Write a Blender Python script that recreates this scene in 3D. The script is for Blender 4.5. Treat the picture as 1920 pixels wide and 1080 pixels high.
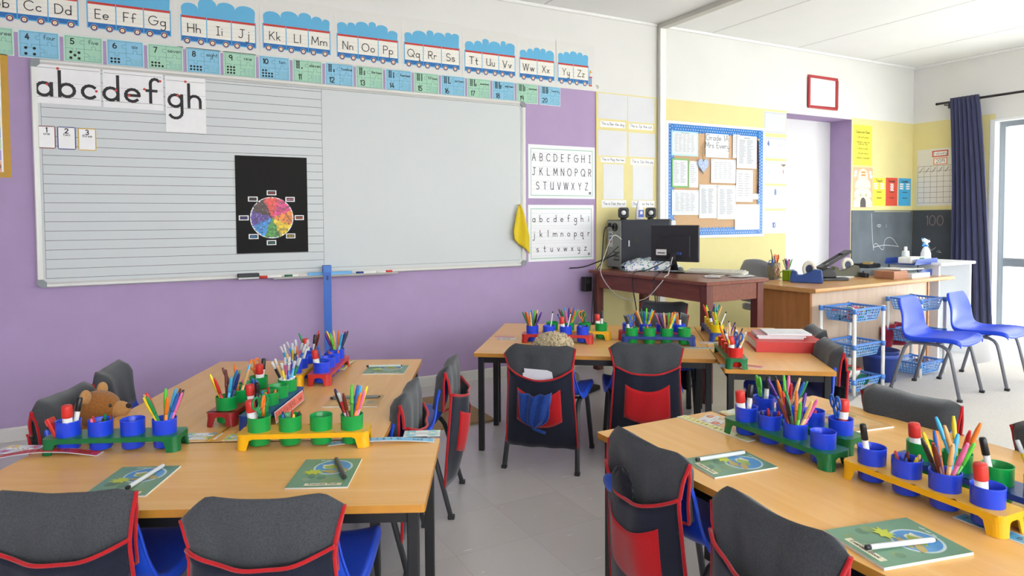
import bpy, bmesh, math, random
from mathutils import Vector, Matrix

# ------------------------------------------------------------------ camera, sky, daylight, exposure
for _o in list(bpy.data.objects):
    bpy.data.objects.remove(_o, do_unlink=True)
SC = bpy.context.scene
COL = SC.collection
PI = math.pi
random.seed(7)

CAM_H = 1.25
FPX, CPY = 1251.5, 455.3                   # focal length and principal row in pixels of a 1920 x 1080 frame
YAW, PITCH, ROLL = 0.49303, -0.036887, 0.006332


def camera_axes():
    fw = Vector((math.sin(YAW) * math.cos(PITCH), math.cos(YAW) * math.cos(PITCH), math.sin(PITCH)))
    r = fw.cross(Vector((0, 0, 1))).normalized()
    d = fw.cross(r)
    r2 = r * math.cos(ROLL) + d * math.sin(ROLL)
    d2 = -r * math.sin(ROLL) + d * math.cos(ROLL)
    return r2, d2, fw


AX_R, AX_D, AX_F = camera_axes()
camd = bpy.data.cameras.new('camera')
cam = bpy.data.objects.new('camera', camd)
COL.objects.link(cam)
camd.sensor_width = 36.0
camd.lens = FPX / 1920 * 36.0
camd.shift_y = -(540 - CPY) / 1920
camd.clip_start = 0.05
camd.dof.use_dof = True
camd.dof.focus_distance = 3.3
camd.dof.aperture_fstop = 9.0
m = Matrix((AX_R, -AX_D, -AX_F)).transposed().to_4x4()
m.translation = Vector((0, 0, CAM_H))
cam.matrix_world = m
SC.camera = cam

SC.view_settings.view_transform = 'Standard'
SC.view_settings.look = 'None'
SC.view_settings.gamma = 1.0
SC.view_settings.use_curve_mapping = False
SC.view_settings.exposure = 1.12

W = bpy.data.worlds.new('overcast_sky')
SC.world = W
W.use_nodes = True
nt = W.node_tree
bg = nt.nodes['Background']
tc = nt.nodes.new('ShaderNodeTexCoord')
sep = nt.nodes.new('ShaderNodeSeparateXYZ')
rmp = nt.nodes.new('ShaderNodeValToRGB')
rmp.color_ramp.elements[0].position = 0.47
rmp.color_ramp.elements[0].color = (0.30, 0.31, 0.31, 1)
rmp.color_ramp.elements[1].position = 0.50
rmp.color_ramp.elements[1].color = (0.40, 0.415, 0.425, 1)
el = rmp.color_ramp.elements.new(0.85)
el.color = (0.92, 0.97, 1.0, 1)
mad = nt.nodes.new('ShaderNodeMath')
mad.operation = 'MULTIPLY_ADD'
mad.inputs[1].default_value = 0.5
mad.inputs[2].default_value = 0.5
nt.links.new(tc.outputs['Generated'], sep.inputs[0])
nt.links.new(sep.outputs['Z'], mad.inputs[0])
nt.links.new(mad.outputs[0], rmp.inputs[0])
# overcast sky a little dimmer on the window side, brighter behind the viewer
mrx = nt.nodes.new('ShaderNodeMapRange')
mrx.inputs['From Min'].default_value = -0.6
mrx.inputs['From Max'].default_value = 0.8
mrx.inputs['To Min'].default_value = 1.6
mrx.inputs['To Max'].default_value = 0.38
dot = nt.nodes.new('ShaderNodeVectorMath')
dot.operation = 'DOT_PRODUCT'
dot.inputs[1].default_value = (0.8, 0.6, 0.0)
nt.links.new(tc.outputs['Generated'], dot.inputs[0])
nt.links.new(dot.outputs['Value'], mrx.inputs['Value'])
mulc = nt.nodes.new('ShaderNodeVectorMath')
mulc.operation = 'SCALE'
nt.links.new(rmp.outputs[0], mulc.inputs[0])
nt.links.new(mrx.outputs['Result'], mulc.inputs['Scale'])
nt.links.new(mulc.outputs['Vector'], bg.inputs['Color'])
bg.inputs['Strength'].default_value = 6.2

# room extents (metres): +X runs along the board wall, +Y towards it
YW = 4.664          # board wall
XR = 7.812          # window wall
XL, YB = -2.6, -3.6
CEIL = 2.96
TZ = 0.533          # pupil table top
# window openings: (y0, y1, z0, z1) in the right wall, (x0, x1, z0, z1) in the back wall
WIN_R = [(0.75, 3.80, 0.04, 2.232), (-3.0, 0.25, 0.75, 2.232)]
WIN_B = [(-2.2, 0.9, 0.95, 2.78), (1.3, 4.2, 0.95, 2.78), (4.6, 7.5, 0.95, 2.78)]  # row behind the viewer is unseen, added and heightened to let in more skylight


def portal(loc, rot, sx, sy):
    l = bpy.data.lights.new('window_daylight', 'AREA')
    l.shape = 'RECTANGLE'
    l.size, l.size_y = sx, sy
    l.cycles.is_portal = True
    o = bpy.data.objects.new('window_daylight', l)
    COL.objects.link(o)
    o.location = loc
    o.rotation_euler = rot


for (y0, y1, z0, z1) in WIN_R:
    portal((XR + 0.16, (y0 + y1) / 2, (z0 + z1) / 2), (0, PI / 2, 0), z1 - z0, y1 - y0)
for (x0, x1, z0, z1) in WIN_B:
    portal(((x0 + x1) / 2, YB - 0.16, (z0 + z1) / 2), (PI / 2, 0, PI), x1 - x0, z1 - z0)


def ray(px, py):
    return AX_R * ((px - 960) / FPX) + AX_D * ((py - CPY) / FPX) + AX_F


def on_z(px, py, z=TZ):
    d = ray(px, py)
    return Vector((0, 0, CAM_H)) + d * ((z - CAM_H) / d.z)


def on_y(px, py, y=YW):
    d = ray(px, py)
    return Vector((0, 0, CAM_H)) + d * (y / d.y)


def on_x(px, py, x=XR):
    d = ray(px, py)
    return Vector((0, 0, CAM_H)) + d * (x / d.x)


# ------------------------------------------------------------------ materials
def lin(h):
    h = h.lstrip('#')
    out = []
    for i in (0, 2, 4):
        c = int(h[i:i + 2], 16) / 255
        out.append(c / 12.92 if c <= 0.04045 else ((c + 0.055) / 1.055) ** 2.4)
    return out


_M = {}


def M(h, rough=0.55, var=0.05, scale=30.0, bump=0.0, bscale=200.0, metal=0.0, alpha=1.0, trans=0.0, spec=0.5, sheen=0.0, emit=0.0, stretch=None, coat=0.0):
    """procedural principled material: base colour with a soft noise variation, optional bump"""
    key = (h, rough, var, scale, bump, bscale, metal, alpha, trans, spec, sheen, stretch, coat)
    if key in _M:
        return _M[key]
    mt = bpy.data.materials.new('mat_' + h.strip('#'))
    mt.use_nodes = True
    t = mt.node_tree
    b = t.nodes['Principled BSDF']
    c = lin(h)
    b.inputs['Roughness'].default_value = rough
    b.inputs['Metallic'].default_value = metal
    b.inputs['Specular IOR Level'].default_value = spec
    b.inputs['Sheen Weight'].default_value = sheen
    b.inputs['Coat Weight'].default_value = coat
    if alpha < 1:
        b.inputs['Alpha'].default_value = alpha
    if trans:
        b.inputs['Transmission Weight'].default_value = trans
    tcn = t.nodes.new('ShaderNodeTexCoord')
    src = tcn.outputs['Object']
    if stretch:
        mp = t.nodes.new('ShaderNodeMapping')
        mp.inputs['Scale'].default_value = stretch
        t.links.new(src, mp.inputs[0])
        src = mp.outputs[0]
    if var > 0:
        nz = t.nodes.new('ShaderNodeTexNoise')
        nz.inputs['Scale'].default_value = scale
        nz.inputs['Detail'].default_value = 4
        t.links.new(src, nz.inputs['Vector'])
        r = t.nodes.new('ShaderNodeValToRGB')
        r.color_ramp.elements[0].position = 0.3
        r.color_ramp.elements[1].position = 0.7
        r.color_ramp.elements[0].color = [max(0, x * (1 - var)) for x in c] + [1]
        r.color_ramp.elements[1].color = [min(1, x * (1 + var)) for x in c] + [1]
        t.links.new(nz.outputs['Fac'], r.inputs[0])
        t.links.new(r.outputs[0], b.inputs['Base Color'])
    else:
        b.inputs['Base Color'].default_value = c + [1]
    if bump > 0:
        n2 = t.nodes.new('ShaderNodeTexNoise')
        n2.inputs['Scale'].default_value = bscale
        n2.inputs['Detail'].default_value = 3
        t.links.new(src, n2.inputs['Vector'])
        bm_ = t.nodes.new('ShaderNodeBump')
        bm_.inputs['Strength'].default_value = bump
        bm_.inputs['Distance'].default_value = 0.004
        t.links.new(n2.outputs['Fac'], bm_.inputs['Height'])
        t.links.new(bm_.outputs[0], b.inputs['Normal'])
    _M[key] = mt
    return mt


def wood(h1, h2, rough=0.35, sc=6.0, stretch=(1.2, 14, 14), spec=0.5):
    key = ('wood', h1, h2, rough, sc, stretch)
    if key in _M:
        return _M[key]
    mt = bpy.data.materials.new('mat_wood_' + h1.strip('#'))
    mt.use_nodes = True
    t = mt.node_tree
    b = t.nodes['Principled BSDF']
    b.inputs['Roughness'].default_value = rough
    b.inputs['Specular IOR Level'].default_value = spec
    tcn = t.nodes.new('ShaderNodeTexCoord')
    mp = t.nodes.new('ShaderNodeMapping')
    mp.inputs['Scale'].default_value = stretch
    t.links.new(tcn.outputs['Object'], mp.inputs[0])
    nz = t.nodes.new('ShaderNodeTexNoise')
    nz.inputs['Scale'].default_value = sc
    nz.inputs['Detail'].default_value = 6
    nz.inputs['Distortion'].default_value = 0.4
    t.links.new(mp.outputs[0], nz.inputs['Vector'])
    r = t.nodes.new('ShaderNodeValToRGB')
    r.color_ramp.elements[0].position = 0.3
    r.color_ramp.elements[1].position = 0.72
    r.color_ramp.elements[0].color = lin(h1) + [1]
    r.color_ramp.elements[1].color = lin(h2) + [1]
    t.links.new(nz.outputs['Fac'], r.inputs[0])
    t.links.new(r.outputs[0], b.inputs['Base Color'])
    _M[key] = mt
    return mt


def fabric(h1, h2, rough=0.95, sc=220.0, bump=0.25):
    key = ('fab', h1, h2, sc)
    if key in _M:
        return _M[key]
    mt = bpy.data.materials.new('mat_fabric_' + h1.strip('#'))
    mt.use_nodes = True
    t = mt.node_tree
    b = t.nodes['Principled BSDF']
    b.inputs['Roughness'].default_value = rough
    b.inputs['Specular IOR Level'].default_value = 0.15
    b.inputs['Sheen Weight'].default_value = 0.25
    tcn = t.nodes.new('ShaderNodeTexCoord')
    nz = t.nodes.new('ShaderNodeTexNoise')
    nz.inputs['Scale'].default_value = sc
    nz.inputs['Detail'].default_value = 6
    nz.inputs['Roughness'].default_value = 0.75
    t.links.new(tcn.outputs['Object'], nz.inputs['Vector'])
    r = t.nodes.new('ShaderNodeValToRGB')
    r.color_ramp.elements[0].position = 0.32
    r.color_ramp.elements[1].position = 0.68
    r.color_ramp.elements[0].color = lin(h1) + [1]
    r.color_ramp.elements[1].color = lin(h2) + [1]
    t.links.new(nz.outputs['Fac'], r.inputs[0])
    t.links.new(r.outputs[0], b.inputs['Base Color'])
    bn = t.nodes.new('ShaderNodeBump')
    bn.inputs['Strength'].default_value = bump
    bn.inputs['Distance'].default_value = 0.002
    t.links.new(nz.outputs['Fac'], bn.inputs['Height'])
    t.links.new(bn.outputs[0], b.inputs['Normal'])
    _M[key] = mt
    return mt


def glass_mat(tint='#FFFFFF', refl=0.06):
    key = ('glass', tint, refl)
    if key in _M:
        return _M[key]
    mt = bpy.data.materials.new('mat_glass')
    mt.use_nodes = True
    t = mt.node_tree
    t.nodes.remove(t.nodes['Principled BSDF'])
    tr = t.nodes.new('ShaderNodeBsdfTransparent')
    tr.inputs[0].default_value = lin(tint) + [1]
    gl = t.nodes.new('ShaderNodeBsdfGlossy')
    gl.inputs['Roughness'].default_value = 0.03
    mx = t.nodes.new('ShaderNodeMixShader')
    mx.inputs[0].default_value = refl
    t.links.new(tr.outputs[0], mx.inputs[1])
    t.links.new(gl.outputs[0], mx.inputs[2])
    t.links.new(mx.outputs[0], t.nodes['Material Output'].inputs[0])
    _M[key] = mt
    return mt


# ------------------------------------------------------------------ mesh building
class MB:
    def __init__(s):
        s.v, s.f, s.m, s.sm, s.mats = [], [], [], [], []

    def mi(s, mt):
        if mt not in s.mats:
            s.mats.append(mt)
        return s.mats.index(mt)

    def add(s, vs, fs, mt, smooth=False, T=None):
        b = len(s.v)
        i = s.mi(mt)
        s.v += [(T @ Vector(p)) if T else Vector(p) for p in vs]
        for f in fs:
            s.f.append([b + k for k in f])
            s.m.append(i)
            s.sm.append(smooth)
        return s

    def box(s, c, d, mt, T=None):
        x, y, z = [q / 2 for q in d]
        vs = [(c[0] + a * x, c[1] + b * y, c[2] + e * z) for a in (-1, 1) for b in (-1, 1) for e in (-1, 1)]
        fs = [(0, 1, 3, 2), (4, 6, 7, 5), (0, 4, 5, 1), (2, 3, 7, 6), (0, 2, 6, 4), (1, 5, 7, 3)]
        return s.add(vs, fs, mt, False, T)

    def loft(s, rings, mt, smooth=True, cap0=True, cap1=True, closed=True, T=None):
        n = len(rings[0])
        vs = [p for r in rings for p in r]
        fs = []
        for k in range(len(rings) - 1):
            for i in range(n if closed else n - 1):
                j = (i + 1) % n
                fs.append((k * n + i, k * n + j, (k + 1) * n + j, (k + 1) * n + i))
        s.add(vs, fs, mt, smooth, T)
        if closed and cap0:
            s.add(rings[0], [tuple(range(n))[::-1]], mt, False, T)
        if closed and cap1:
            s.add(rings[-1], [tuple(range(n))], mt, False, T)
        return s

    def cyl(s, p0, p1, r0, r1, mt, n=16, cap=True, T=None, smooth=True):
        p0, p1 = Vector(p0), Vector(p1)
        ax = (p1 - p0).normalized()
        u = ax.orthogonal().normalized()
        w = ax.cross(u)
        ring = lambda p, r: [p + u * (r * math.cos(2 * PI * i / n)) + w * (r * math.sin(2 * PI * i / n)) for i in range(n)]
        return s.loft([ring(p0, r0), ring(p1, r1)], mt, smooth, cap, cap, True, T)

    def lathe(s, prof, mt, n=24, T=None, cap0=True, cap1=True, sx=1.0, sy=1.0):
        rings = [[(r * sx * math.cos(2 * PI * i / n), r * sy * math.sin(2 * PI * i / n), z) for i in range(n)] for r, z in prof]
        return s.loft(rings, mt, True, cap0, cap1, True, T)

    def tube(s, pts, r, mt, n=8, T=None, flat=1.0, cap=True, closed=False):
        pts = [Vector(p) for p in pts]
        rings = []
        u = None
        L = len(pts)
        for i, p in enumerate(pts):
            if closed:
                t = (pts[(i + 1) % L] - pts[(i - 1) % L]).normalized()
            else:
                t = (pts[min(i + 1, L - 1)] - pts[max(i - 1, 0)]).normalized()
            if u is None:
                u = t.orthogonal().normalized()
                if abs(t.x) < 0.9:
                    u = (Vector((1, 0, 0)) - t * t.x).normalized()
            else:
                u = (u - t * u.dot(t)).normalized()
            w = t.cross(u)
            rr = r[i] if isinstance(r, (list, tuple)) else r
            rings.append([p + u * (rr * math.cos(2 * PI * k / n)) + w * (rr * flat * math.sin(2 * PI * k / n)) for k in range(n)])
        if closed:
            rings.append(rings[0])
        return s.loft(rings, mt, True, cap and not closed, cap and not closed, True, T)

    def prism(s, poly, a, b, mt, axis='z', T=None, smooth=False):
        """extrude a 2D polygon from a to b along an axis"""
        def P(q, h):
            return {'z': (q[0], q[1], h), 'y': (q[0], h, q[1]), 'x': (h, q[0], q[1])}[axis]
        n = len(poly)
        vs = [P(q, a) for q in poly] + [P(q, b) for q in poly]
        fs = [(i, (i + 1) % n, n + (i + 1) % n, n + i) for i in range(n)]
        s.add(vs, fs, mt, smooth, T)
        s.add(vs[:n], [tuple(range(n))[::-1]], mt, False, T)
        s.add(vs[n:], [tuple(range(n))], mt, False, T)
        return s

    def grid(s, rows, mt, smooth=True, T=None):
        return s.loft(rows, mt, smooth, False, False, False, T)

    def ball(s, c, r, mt, n=14, m=9, T=None, sq=(1, 1, 1)):
        rings = []
        for k in range(m + 1):
            a = -PI / 2 + PI * k / m
            rr = max(0.0005, math.cos(a))
            rings.append([(c[0] + r * sq[0] * rr * math.cos(2 * PI * i / n), c[1] + r * sq[1] * rr * math.sin(2 * PI * i / n), c[2] + r * sq[2] * math.sin(a)) for i in range(n)])
        return s.loft(rings, mt, True, True, True, True, T)

    def mesh(s, name):
        me = bpy.data.meshes.new(name)
        me.from_pydata([tuple(p) for p in s.v], [], s.f)
        for mt in s.mats:
            me.materials.append(mt)
        me.polygons.foreach_set('material_index', s.m)
        me.polygons.foreach_set('use_smooth', s.sm)
        bmx = bmesh.new()
        bmx.from_mesh(me)
        bmesh.ops.remove_doubles(bmx, verts=bmx.verts, dist=1e-6)
        if s.fixn:
            bmesh.ops.recalc_face_normals(bmx, faces=bmx.faces)
        bmx.to_mesh(me)
        bmx.free()
        me.update()
        return me

    fixn = True

    def build(s, name, parent=None, loc=None, rot=None, bev=0, subd=0, solid=0, offs=0.0):
        o = bpy.data.objects.new(name, s.mesh(name))
        COL.objects.link(o)
        if parent:
            o.parent = parent
        if loc is not None:
            o.location = loc
        if rot is not None:
            o.rotation_euler = rot
        if solid:
            md = o.modifiers.new('thickness', 'SOLIDIFY')
            md.thickness = solid
            md.offset = offs
        if bev:
            md = o.modifiers.new('bevel', 'BEVEL')
            md.width = bev
            md.segments = 2
            md.limit_method = 'ANGLE'
            md.angle_limit = math.radians(50)
        if subd:
            md = o.modifiers.new('subdivision', 'SUBSURF')
            md.levels = md.render_levels = subd
        return o


def tag(o, label, cat, group=None):
    o['label'] = label
    o['category'] = cat
    if group:
        o['group'] = group
    return o


def thing(name, label, cat, loc=(0, 0, 0), rz=0.0, group=None):
    o = bpy.data.objects.new(name, None)
    o.empty_display_size = 0.05
    COL.objects.link(o)
    o.location = loc
    o.rotation_euler = (0, 0, rz)
    return tag(o, label, cat, group)


def struct(o):
    o['kind'] = 'structure'
    return o


def rrect(w, h, r, n=5, cx=0, cy=0):
    out = []
    for (sx, sy, a) in ((1, 1, 0), (-1, 1, 90), (-1, -1, 180), (1, -1, 270)):
        for i in range(n + 1):
            t = math.radians(a + 90 * i / n)
            out.append((cx + sx * (w / 2 - r) + r * math.cos(t), cy + sy * (h / 2 - r) + r * math.sin(t)))
    return out


def noise1(x, seed=0):
    return math.sin(x * 1.7 + seed * 2.1) * 0.5 + math.sin(x * 3.1 + seed * 1.3) * 0.3 + math.sin(x * 5.3 + seed * 4.7) * 0.2


# ------------------------------------------------------------------ school print lettering drawn as strokes
GLY = {
    'a': 'a .5 .5 .5 .5 0 360|l 1 1 1 0', 'b': 'l 0 2 0 0|a .5 .5 .5 .5 0 360', 'c': 'a .5 .5 .5 .5 45 315',
    'd': 'a .5 .5 .5 .5 0 360|l 1 2 1 0', 'e': 'l .02 .5 .98 .5|a .5 .5 .5 .5 0 315', 'f': 'l .3 0 .3 1.6|a .65 1.6 .35 .4 180 40|l 0 1 .75 1',
    'g': 'a .5 .5 .5 .5 0 360|l 1 1 1 -.5|a .5 -.5 .5 .5 0 -150', 'h': 'l 0 2 0 0|a .45 .55 .45 .45 180 0|l .9 .55 .9 0',
    'i': 'l 0 1 0 0|d 0 1.5', 'j': 'l .45 1 .45 -.55|a .05 -.55 .4 .45 0 -140|d .45 1.5', 'k': 'l 0 2 0 0|l .75 1 0 .4|l .25 .6 .8 0',
    'l': 'l 0 2 0 0', 'm': 'l 0 1 0 0|a .4 .6 .4 .4 180 0|l .8 .6 .8 0|a 1.2 .6 .4 .4 180 0|l 1.6 .6 1.6 0',
    'n': 'l 0 1 0 0|a .4 .6 .4 .4 180 0|l .8 .6 .8 0', 'o': 'a .5 .5 .5 .5 0 360', 'p': 'l 0 1 0 -1|a .5 .5 .5 .5 0 360',
    'q': 'a .5 .5 .5 .5 0 360|l 1 1 1 -1 1.3 -.7', 'r': 'l 0 1 0 0|a .4 .6 .4 .4 180 45', 's': 'a .4 .75 .36 .25 30 270|a .4 .25 .4 .25 90 -150',
    't': 'l .35 1.7 .35 .2|a .6 .2 .25 .2 180 300|l 0 1.05 .75 1.05', 'u': 'l 0 1 0 .4|a .4 .4 .4 .4 180 360|l .8 1 .8 0',
    'v': 'l 0 1 .45 0 .9 1', 'w': 'l 0 1 .35 0 .7 1 1.05 0 1.4 1', 'x': 'l 0 1 .8 0|l .8 1 0 0',
    'y': 'l 0 1 0 .4|a .4 .4 .4 .4 180 360|l .8 1 .8 -.5|a .4 -.5 .4 .45 0 -150', 'z': 'l 0 1 .8 1 0 0 .8 0',
    'A': 'l 0 0 .75 2 1.5 0|l .28 .75 1.22 .75', 'B': 'l 0 0 0 2 .6 2|a .6 1.5 .5 .5 90 -90|l 0 1 .6 1|a .6 .5 .55 .5 90 -90|l .6 0 0 0',
    'C': 'a .95 1 .95 1 45 315', 'D': 'l 0 0 0 2 .45 2|a .45 1 1 1 90 -90|l .45 0 0 0', 'E': 'l 1 2 0 2 0 0 1 0|l 0 1 .85 1',
    'F': 'l 1 2 0 2 0 0|l 0 1 .8 1', 'G': 'a .95 1 .95 1 45 360|l 1.9 1 1.05 1', 'H': 'l 0 2 0 0|l 1.3 2 1.3 0|l 0 1 1.3 1',
    'I': 'l .35 2 .35 0|l 0 2 .7 2|l 0 0 .7 0', 'J': 'l .9 2 .9 .5|a .45 .5 .45 .5 0 -150|l .4 2 1.4 2', 'K': 'l 0 2 0 0|l 1.1 2 0 .8|l .35 1.15 1.2 0',
    'L': 'l 0 2 0 0 1 0', 'M': 'l 0 0 .15 2 .85 .5 1.55 2 1.7 0', 'N': 'l 0 0 0 2 1.3 0 1.3 2', 'O': 'a .95 1 .95 1 0 360',
    'P': 'l 0 0 0 2 .6 2|a .6 1.5 .5 .5 90 -90|l .6 1 0 1', 'Q': 'a .95 1 .95 1 0 360|l 1.2 .6 1.9 -.1', 'R': 'l 0 0 0 2 .6 2|a .6 1.5 .5 .5 90 -90|l .6 1 0 1|l .5 1 1.15 0',
    'S': 'a .6 1.5 .55 .5 30 270|a .6 .5 .6 .5 90 -150', 'T': 'l .7 2 .7 0|l 0 2 1.4 2', 'U': 'l 0 2 0 .6|a .6 .6 .6 .6 180 360|l 1.2 2 1.2 0',
    'V': 'l 0 2 .7 0 1.4 2', 'W': 'l 0 2 .5 0 1 2 1.5 0 2 2', 'X': 'l 0 2 1.2 0|l 1.2 2 0 0', 'Y': 'l 0 2 .65 1 1.3 2|l .65 1 .65 0', 'Z': 'l 0 2 1.2 2 0 0 1.2 0',
    '0': 'a .6 1 .6 1 0 360', '1': 'l 0 1.65 .3 2 .3 0', '2': 'a .55 1.45 .55 .55 165 -35|l 1 1.13 0 0 1.15 0', '3': 'a .5 1.5 .5 .5 150 -90|a .5 .5 .58 .5 90 -150',
    '4': 'l .7 2 0 .6 1.1 .6|l .8 1.3 .8 0', '5': 'l 1 2 .15 2 .08 1.1|a .45 .6 .58 .6 130 -150', '6': 'a .55 .55 .55 .55 0 360|a 1.05 .6 1.05 1.4 180 112',
    '7': 'l 0 2 1.1 2 .4 0', '8': 'a .55 1.5 .45 .5 0 360|a .55 .5 .55 .5 0 360', '9': 'a .5 1.45 .5 .55 0 360|l 1 1.5 1 0',
    '.': 'd 0 .05', ':': 'd 0 .2|d 0 .9', ' ': '',
}
_GC = {}


def glyph(ch):
    if ch in _GC:
        return _GC[ch]
    st, xs = [], [0.0]
    for part in GLY.get(ch, '').split('|'):
        q = part.split()
        if not q:
            continue
        n = [float(x) for x in q[1:]]
        if q[0] == 'l':
            st.append([(n[i], n[i + 1]) for i in range(0, len(n), 2)])
        elif q[0] == 'd':
            st.append([(n[0], n[1] - .05), (n[0], n[1] + .05)])
        else:
            cx, cy, rx, ry, a0, a1 = n
            k = max(4, int(abs(a1 - a0) / 24))
            st.append([(cx + rx * math.cos(math.radians(a0 + (a1 - a0) * i / k)), cy + ry * math.sin(math.radians(a0 + (a1 - a0) * i / k))) for i in range(k + 1)])
        xs += [p[0] for p in st[-1]]
    _GC[ch] = (st, max(xs) if ch != ' ' else 0.6)
    return _GC[ch]


class Sheet(MB):
    """a thin sheet in its local XZ plane, face towards local -Y, with printing laid on it in layers"""
    fixn = False
    EPS = 0.00035

    def __init__(s, w=0, h=0, base=None, t=0.0012, poly=None):
        super().__init__()
        s.t = t
        s.L = 0
        if base is not None:
            p = poly or [(0, 0), (w, 0), (w, h), (0, h)]
            n = len(p)
            vs = [(x, 0, z) for x, z in p] + [(x, -t, z) for x, z in p]
            s.add(vs, [tuple(range(n))[::-1], tuple(range(n, 2 * n))] + [(i, (i + 1) % n, n + (i + 1) % n, n + i) for i in range(n)], base)

    def y(s, layer):
        return -s.t - s.EPS * layer

    def poly(s, pts, mt, layer=1):
        a = sum(pts[i][0] * pts[(i + 1) % len(pts)][1] - pts[(i + 1) % len(pts)][0] * pts[i][1] for i in range(len(pts)))
        if a < 0:
            pts = pts[::-1]
        y = s.y(layer) - 3e-6 * (s.L % 112)
        s.L += 1
        return s.add([(x, y, z) for x, z in pts], [tuple(range(len(pts)))], mt)

    def rect(s, x0, z0, x1, z1, mt, layer=1):
        return s.poly([(x0, z0), (x1, z0), (x1, z1), (x0, z1)], mt, layer)

    def frame(s, x0, z0, x1, z1, w, mt, layer=1):
        s.rect(x0, z0, x1, z0 + w, mt, layer)
        s.rect(x0, z1 - w, x1, z1, mt, layer)
        s.rect(x0, z0 + w, x0 + w, z1 - w, mt, layer)
        return s.rect(x1 - w, z0 + w, x1, z1 - w, mt, layer)

    def disc(s, cx, cz, r, mt, layer=1, n=18, rz=None):
        rz = rz or r
        return s.poly([(cx + r * math.cos(2 * PI * i / n), cz + rz * math.sin(2 * PI * i / n)) for i in range(n)], mt, layer)

    def line(s, pts, w, mt, layer=1):
        for (x0, z0), (x1, z1) in zip(pts[:-1], pts[1:]):
            dx, dz = x1 - x0, z1 - z0
            L = math.hypot(dx, dz)
            if L < 1e-7:
                continue
            dx, dz = dx / L, dz / L
            e = w * 0.35
            a, b = (x0 - dx * e, z0 - dz * e), (x1 + dx * e, z1 + dz * e)
            nx, nz = -dz * w / 2, dx * w / 2
            s.poly([(a[0] - nx, a[1] - nz), (b[0] - nx, b[1] - nz), (b[0] + nx, b[1] + nz), (a[0] + nx, a[1] + nz)], mt, layer)
        return s

    def text(s, txt, x, z, size, w, mt, layer=2, gap=0.45, center=False, sx=1.0, rot=0.0):
        wd = s.width(txt, size, gap, sx)
        if center:
            x -= wd / 2 * math.cos(rot)
            z -= wd / 2 * math.sin(rot)
        ca, sa = math.cos(rot), math.sin(rot)
        cur = 0.0
        for ch in txt:
            st, gw = glyph(ch)
            for pl in st:
                pp = [((cur + p[0] * size * sx), p[1] * size) for p in pl]
                s.line([(x + a * ca - b * sa, z + a * sa + b * ca) for a, b in pp], w, mt, layer)
            cur += (gw + gap) * size * sx
        return cur

    @staticmethod
    def width(txt, size, gap=0.45, sx=1.0):
        return sum((glyph(c)[1] + gap) * size * sx for c in txt) - gap * size * sx

    def on_front(s, name, X, Z, label, cat, group=None, y=YW - 0.0006, tilt=0.0):
        o = s.build(name, loc=(X, y, Z), rot=(0, tilt, 0))
        return tag(o, label, cat, group)

    def on_right(s, name, Y, Z, label, cat, group=None, x=XR - 0.0006):
        o = s.build(name, loc=(x, Y, Z), rot=(0, 0, -PI / 2))
        return tag(o, label, cat, group)

    def flat(s, name, X, Y, ang, label, cat, group=None, z=TZ + 0.0004):
        o = s.build(name)
        o.matrix_world = Matrix.Translation((X, Y, z)) @ Matrix.Rotation(ang, 4, 'Z') @ Matrix.Rotation(-PI / 2, 4, 'X')
        return tag(o, label, cat, group)


INK = M('#1E1E22', 0.7, 0)
PAPER = M('#F4F4F4', 0.6, 0.02)
WHITE = M('#FAFAF8', 0.5, 0.01)

# ------------------------------------------------------------------ the room
M_WHITE = M('#E2E1DD', 0.85, 0.015, 3, 0.05, 60)
M_PURPLE = M('#B39CC2', 0.8, 0.03, 5, 0.06, 80)
M_YELLOW = M('#E7DB9C', 0.8, 0.02, 5, 0.06, 80)
M_CEIL = M('#F1F1EF', 0.9, 0.01, 3)
M_SKIRT = M('#DAD8D2', 0.55, 0.02)


def panels(name, xs, zs, mats, T):
    """a wall of flat panels in local XZ facing -Y; mats[col][row] or None for an opening"""
    mb = MB()
    mb.fixn = False
    for i in range(len(xs) - 1):
        for j in range(len(zs) - 1):
            mt = mats(0.5 * (xs[i] + xs[i + 1]), 0.5 * (zs[j] + zs[j + 1]))
            if mt is None:
                continue
            x0, x1, z0, z1 = xs[i], xs[i + 1], zs[j], zs[j + 1]
            mb.add([(x0, 0, z0), (x1, 0, z0), (x1, 0, z1), (x0, 0, z1)], [(0, 1, 2, 3)], mt)
            mb.add([(x0, .12, z0), (x1, .12, z0), (x1, .12, z1), (x0, .12, z1)], [(3, 2, 1, 0)], M_WHITE)
    o = mb.build(name)
    o.matrix_world = T
    return struct(o)


DX0, DX1, DZ = 5.667, 6.695, 2.295          # door recess
PB, YT = 3.316, 2.315                       # purple to yellow boundary, top of the coloured paint


def front_mat(x, z):
    if DX0 < x < DX1 and z < DZ:
        return None
    if z > YT:
        return M_WHITE
    if x < PB:
        return M_PURPLE
    if DX0 < x < DX1:
        return M_WHITE
    return M_YELLOW


panels('wall_front', [XL, PB, 4.02, DX0, DX1, XR], [0, DZ, YT, CEIL], front_mat, Matrix.Translation((0, YW, 0)))


def right_mat(x, z):                        # local x runs from the front corner towards the camera
    y = YW - x
    for (y0, y1, z0, z1) in WIN_R:
        if y0 < y < y1 and z0 < z < z1:
            return None
    if y > 3.80 and z < YT:
        return M_YELLOW
    return M_WHITE


ys = sorted({YW, YB, *[q for w in WIN_R for q in w[:2]]}, reverse=True)
panels('wall_right', [YW - q for q in ys], sorted({0, CEIL, YT, *[q for w in WIN_R for q in w[2:]]}), right_mat,
       Matrix.Translation((XR, YW, 0)) @ Matrix.Rotation(-PI / 2, 4, 'Z'))


def back_mat(x, z):
    X = XR - x
    for (x0, x1, z0, z1) in WIN_B:
        if x0 < X < x1 and z0 < z < z1:
            return None
    return M_YELLOW if z < 0.9 else M_WHITE


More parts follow.
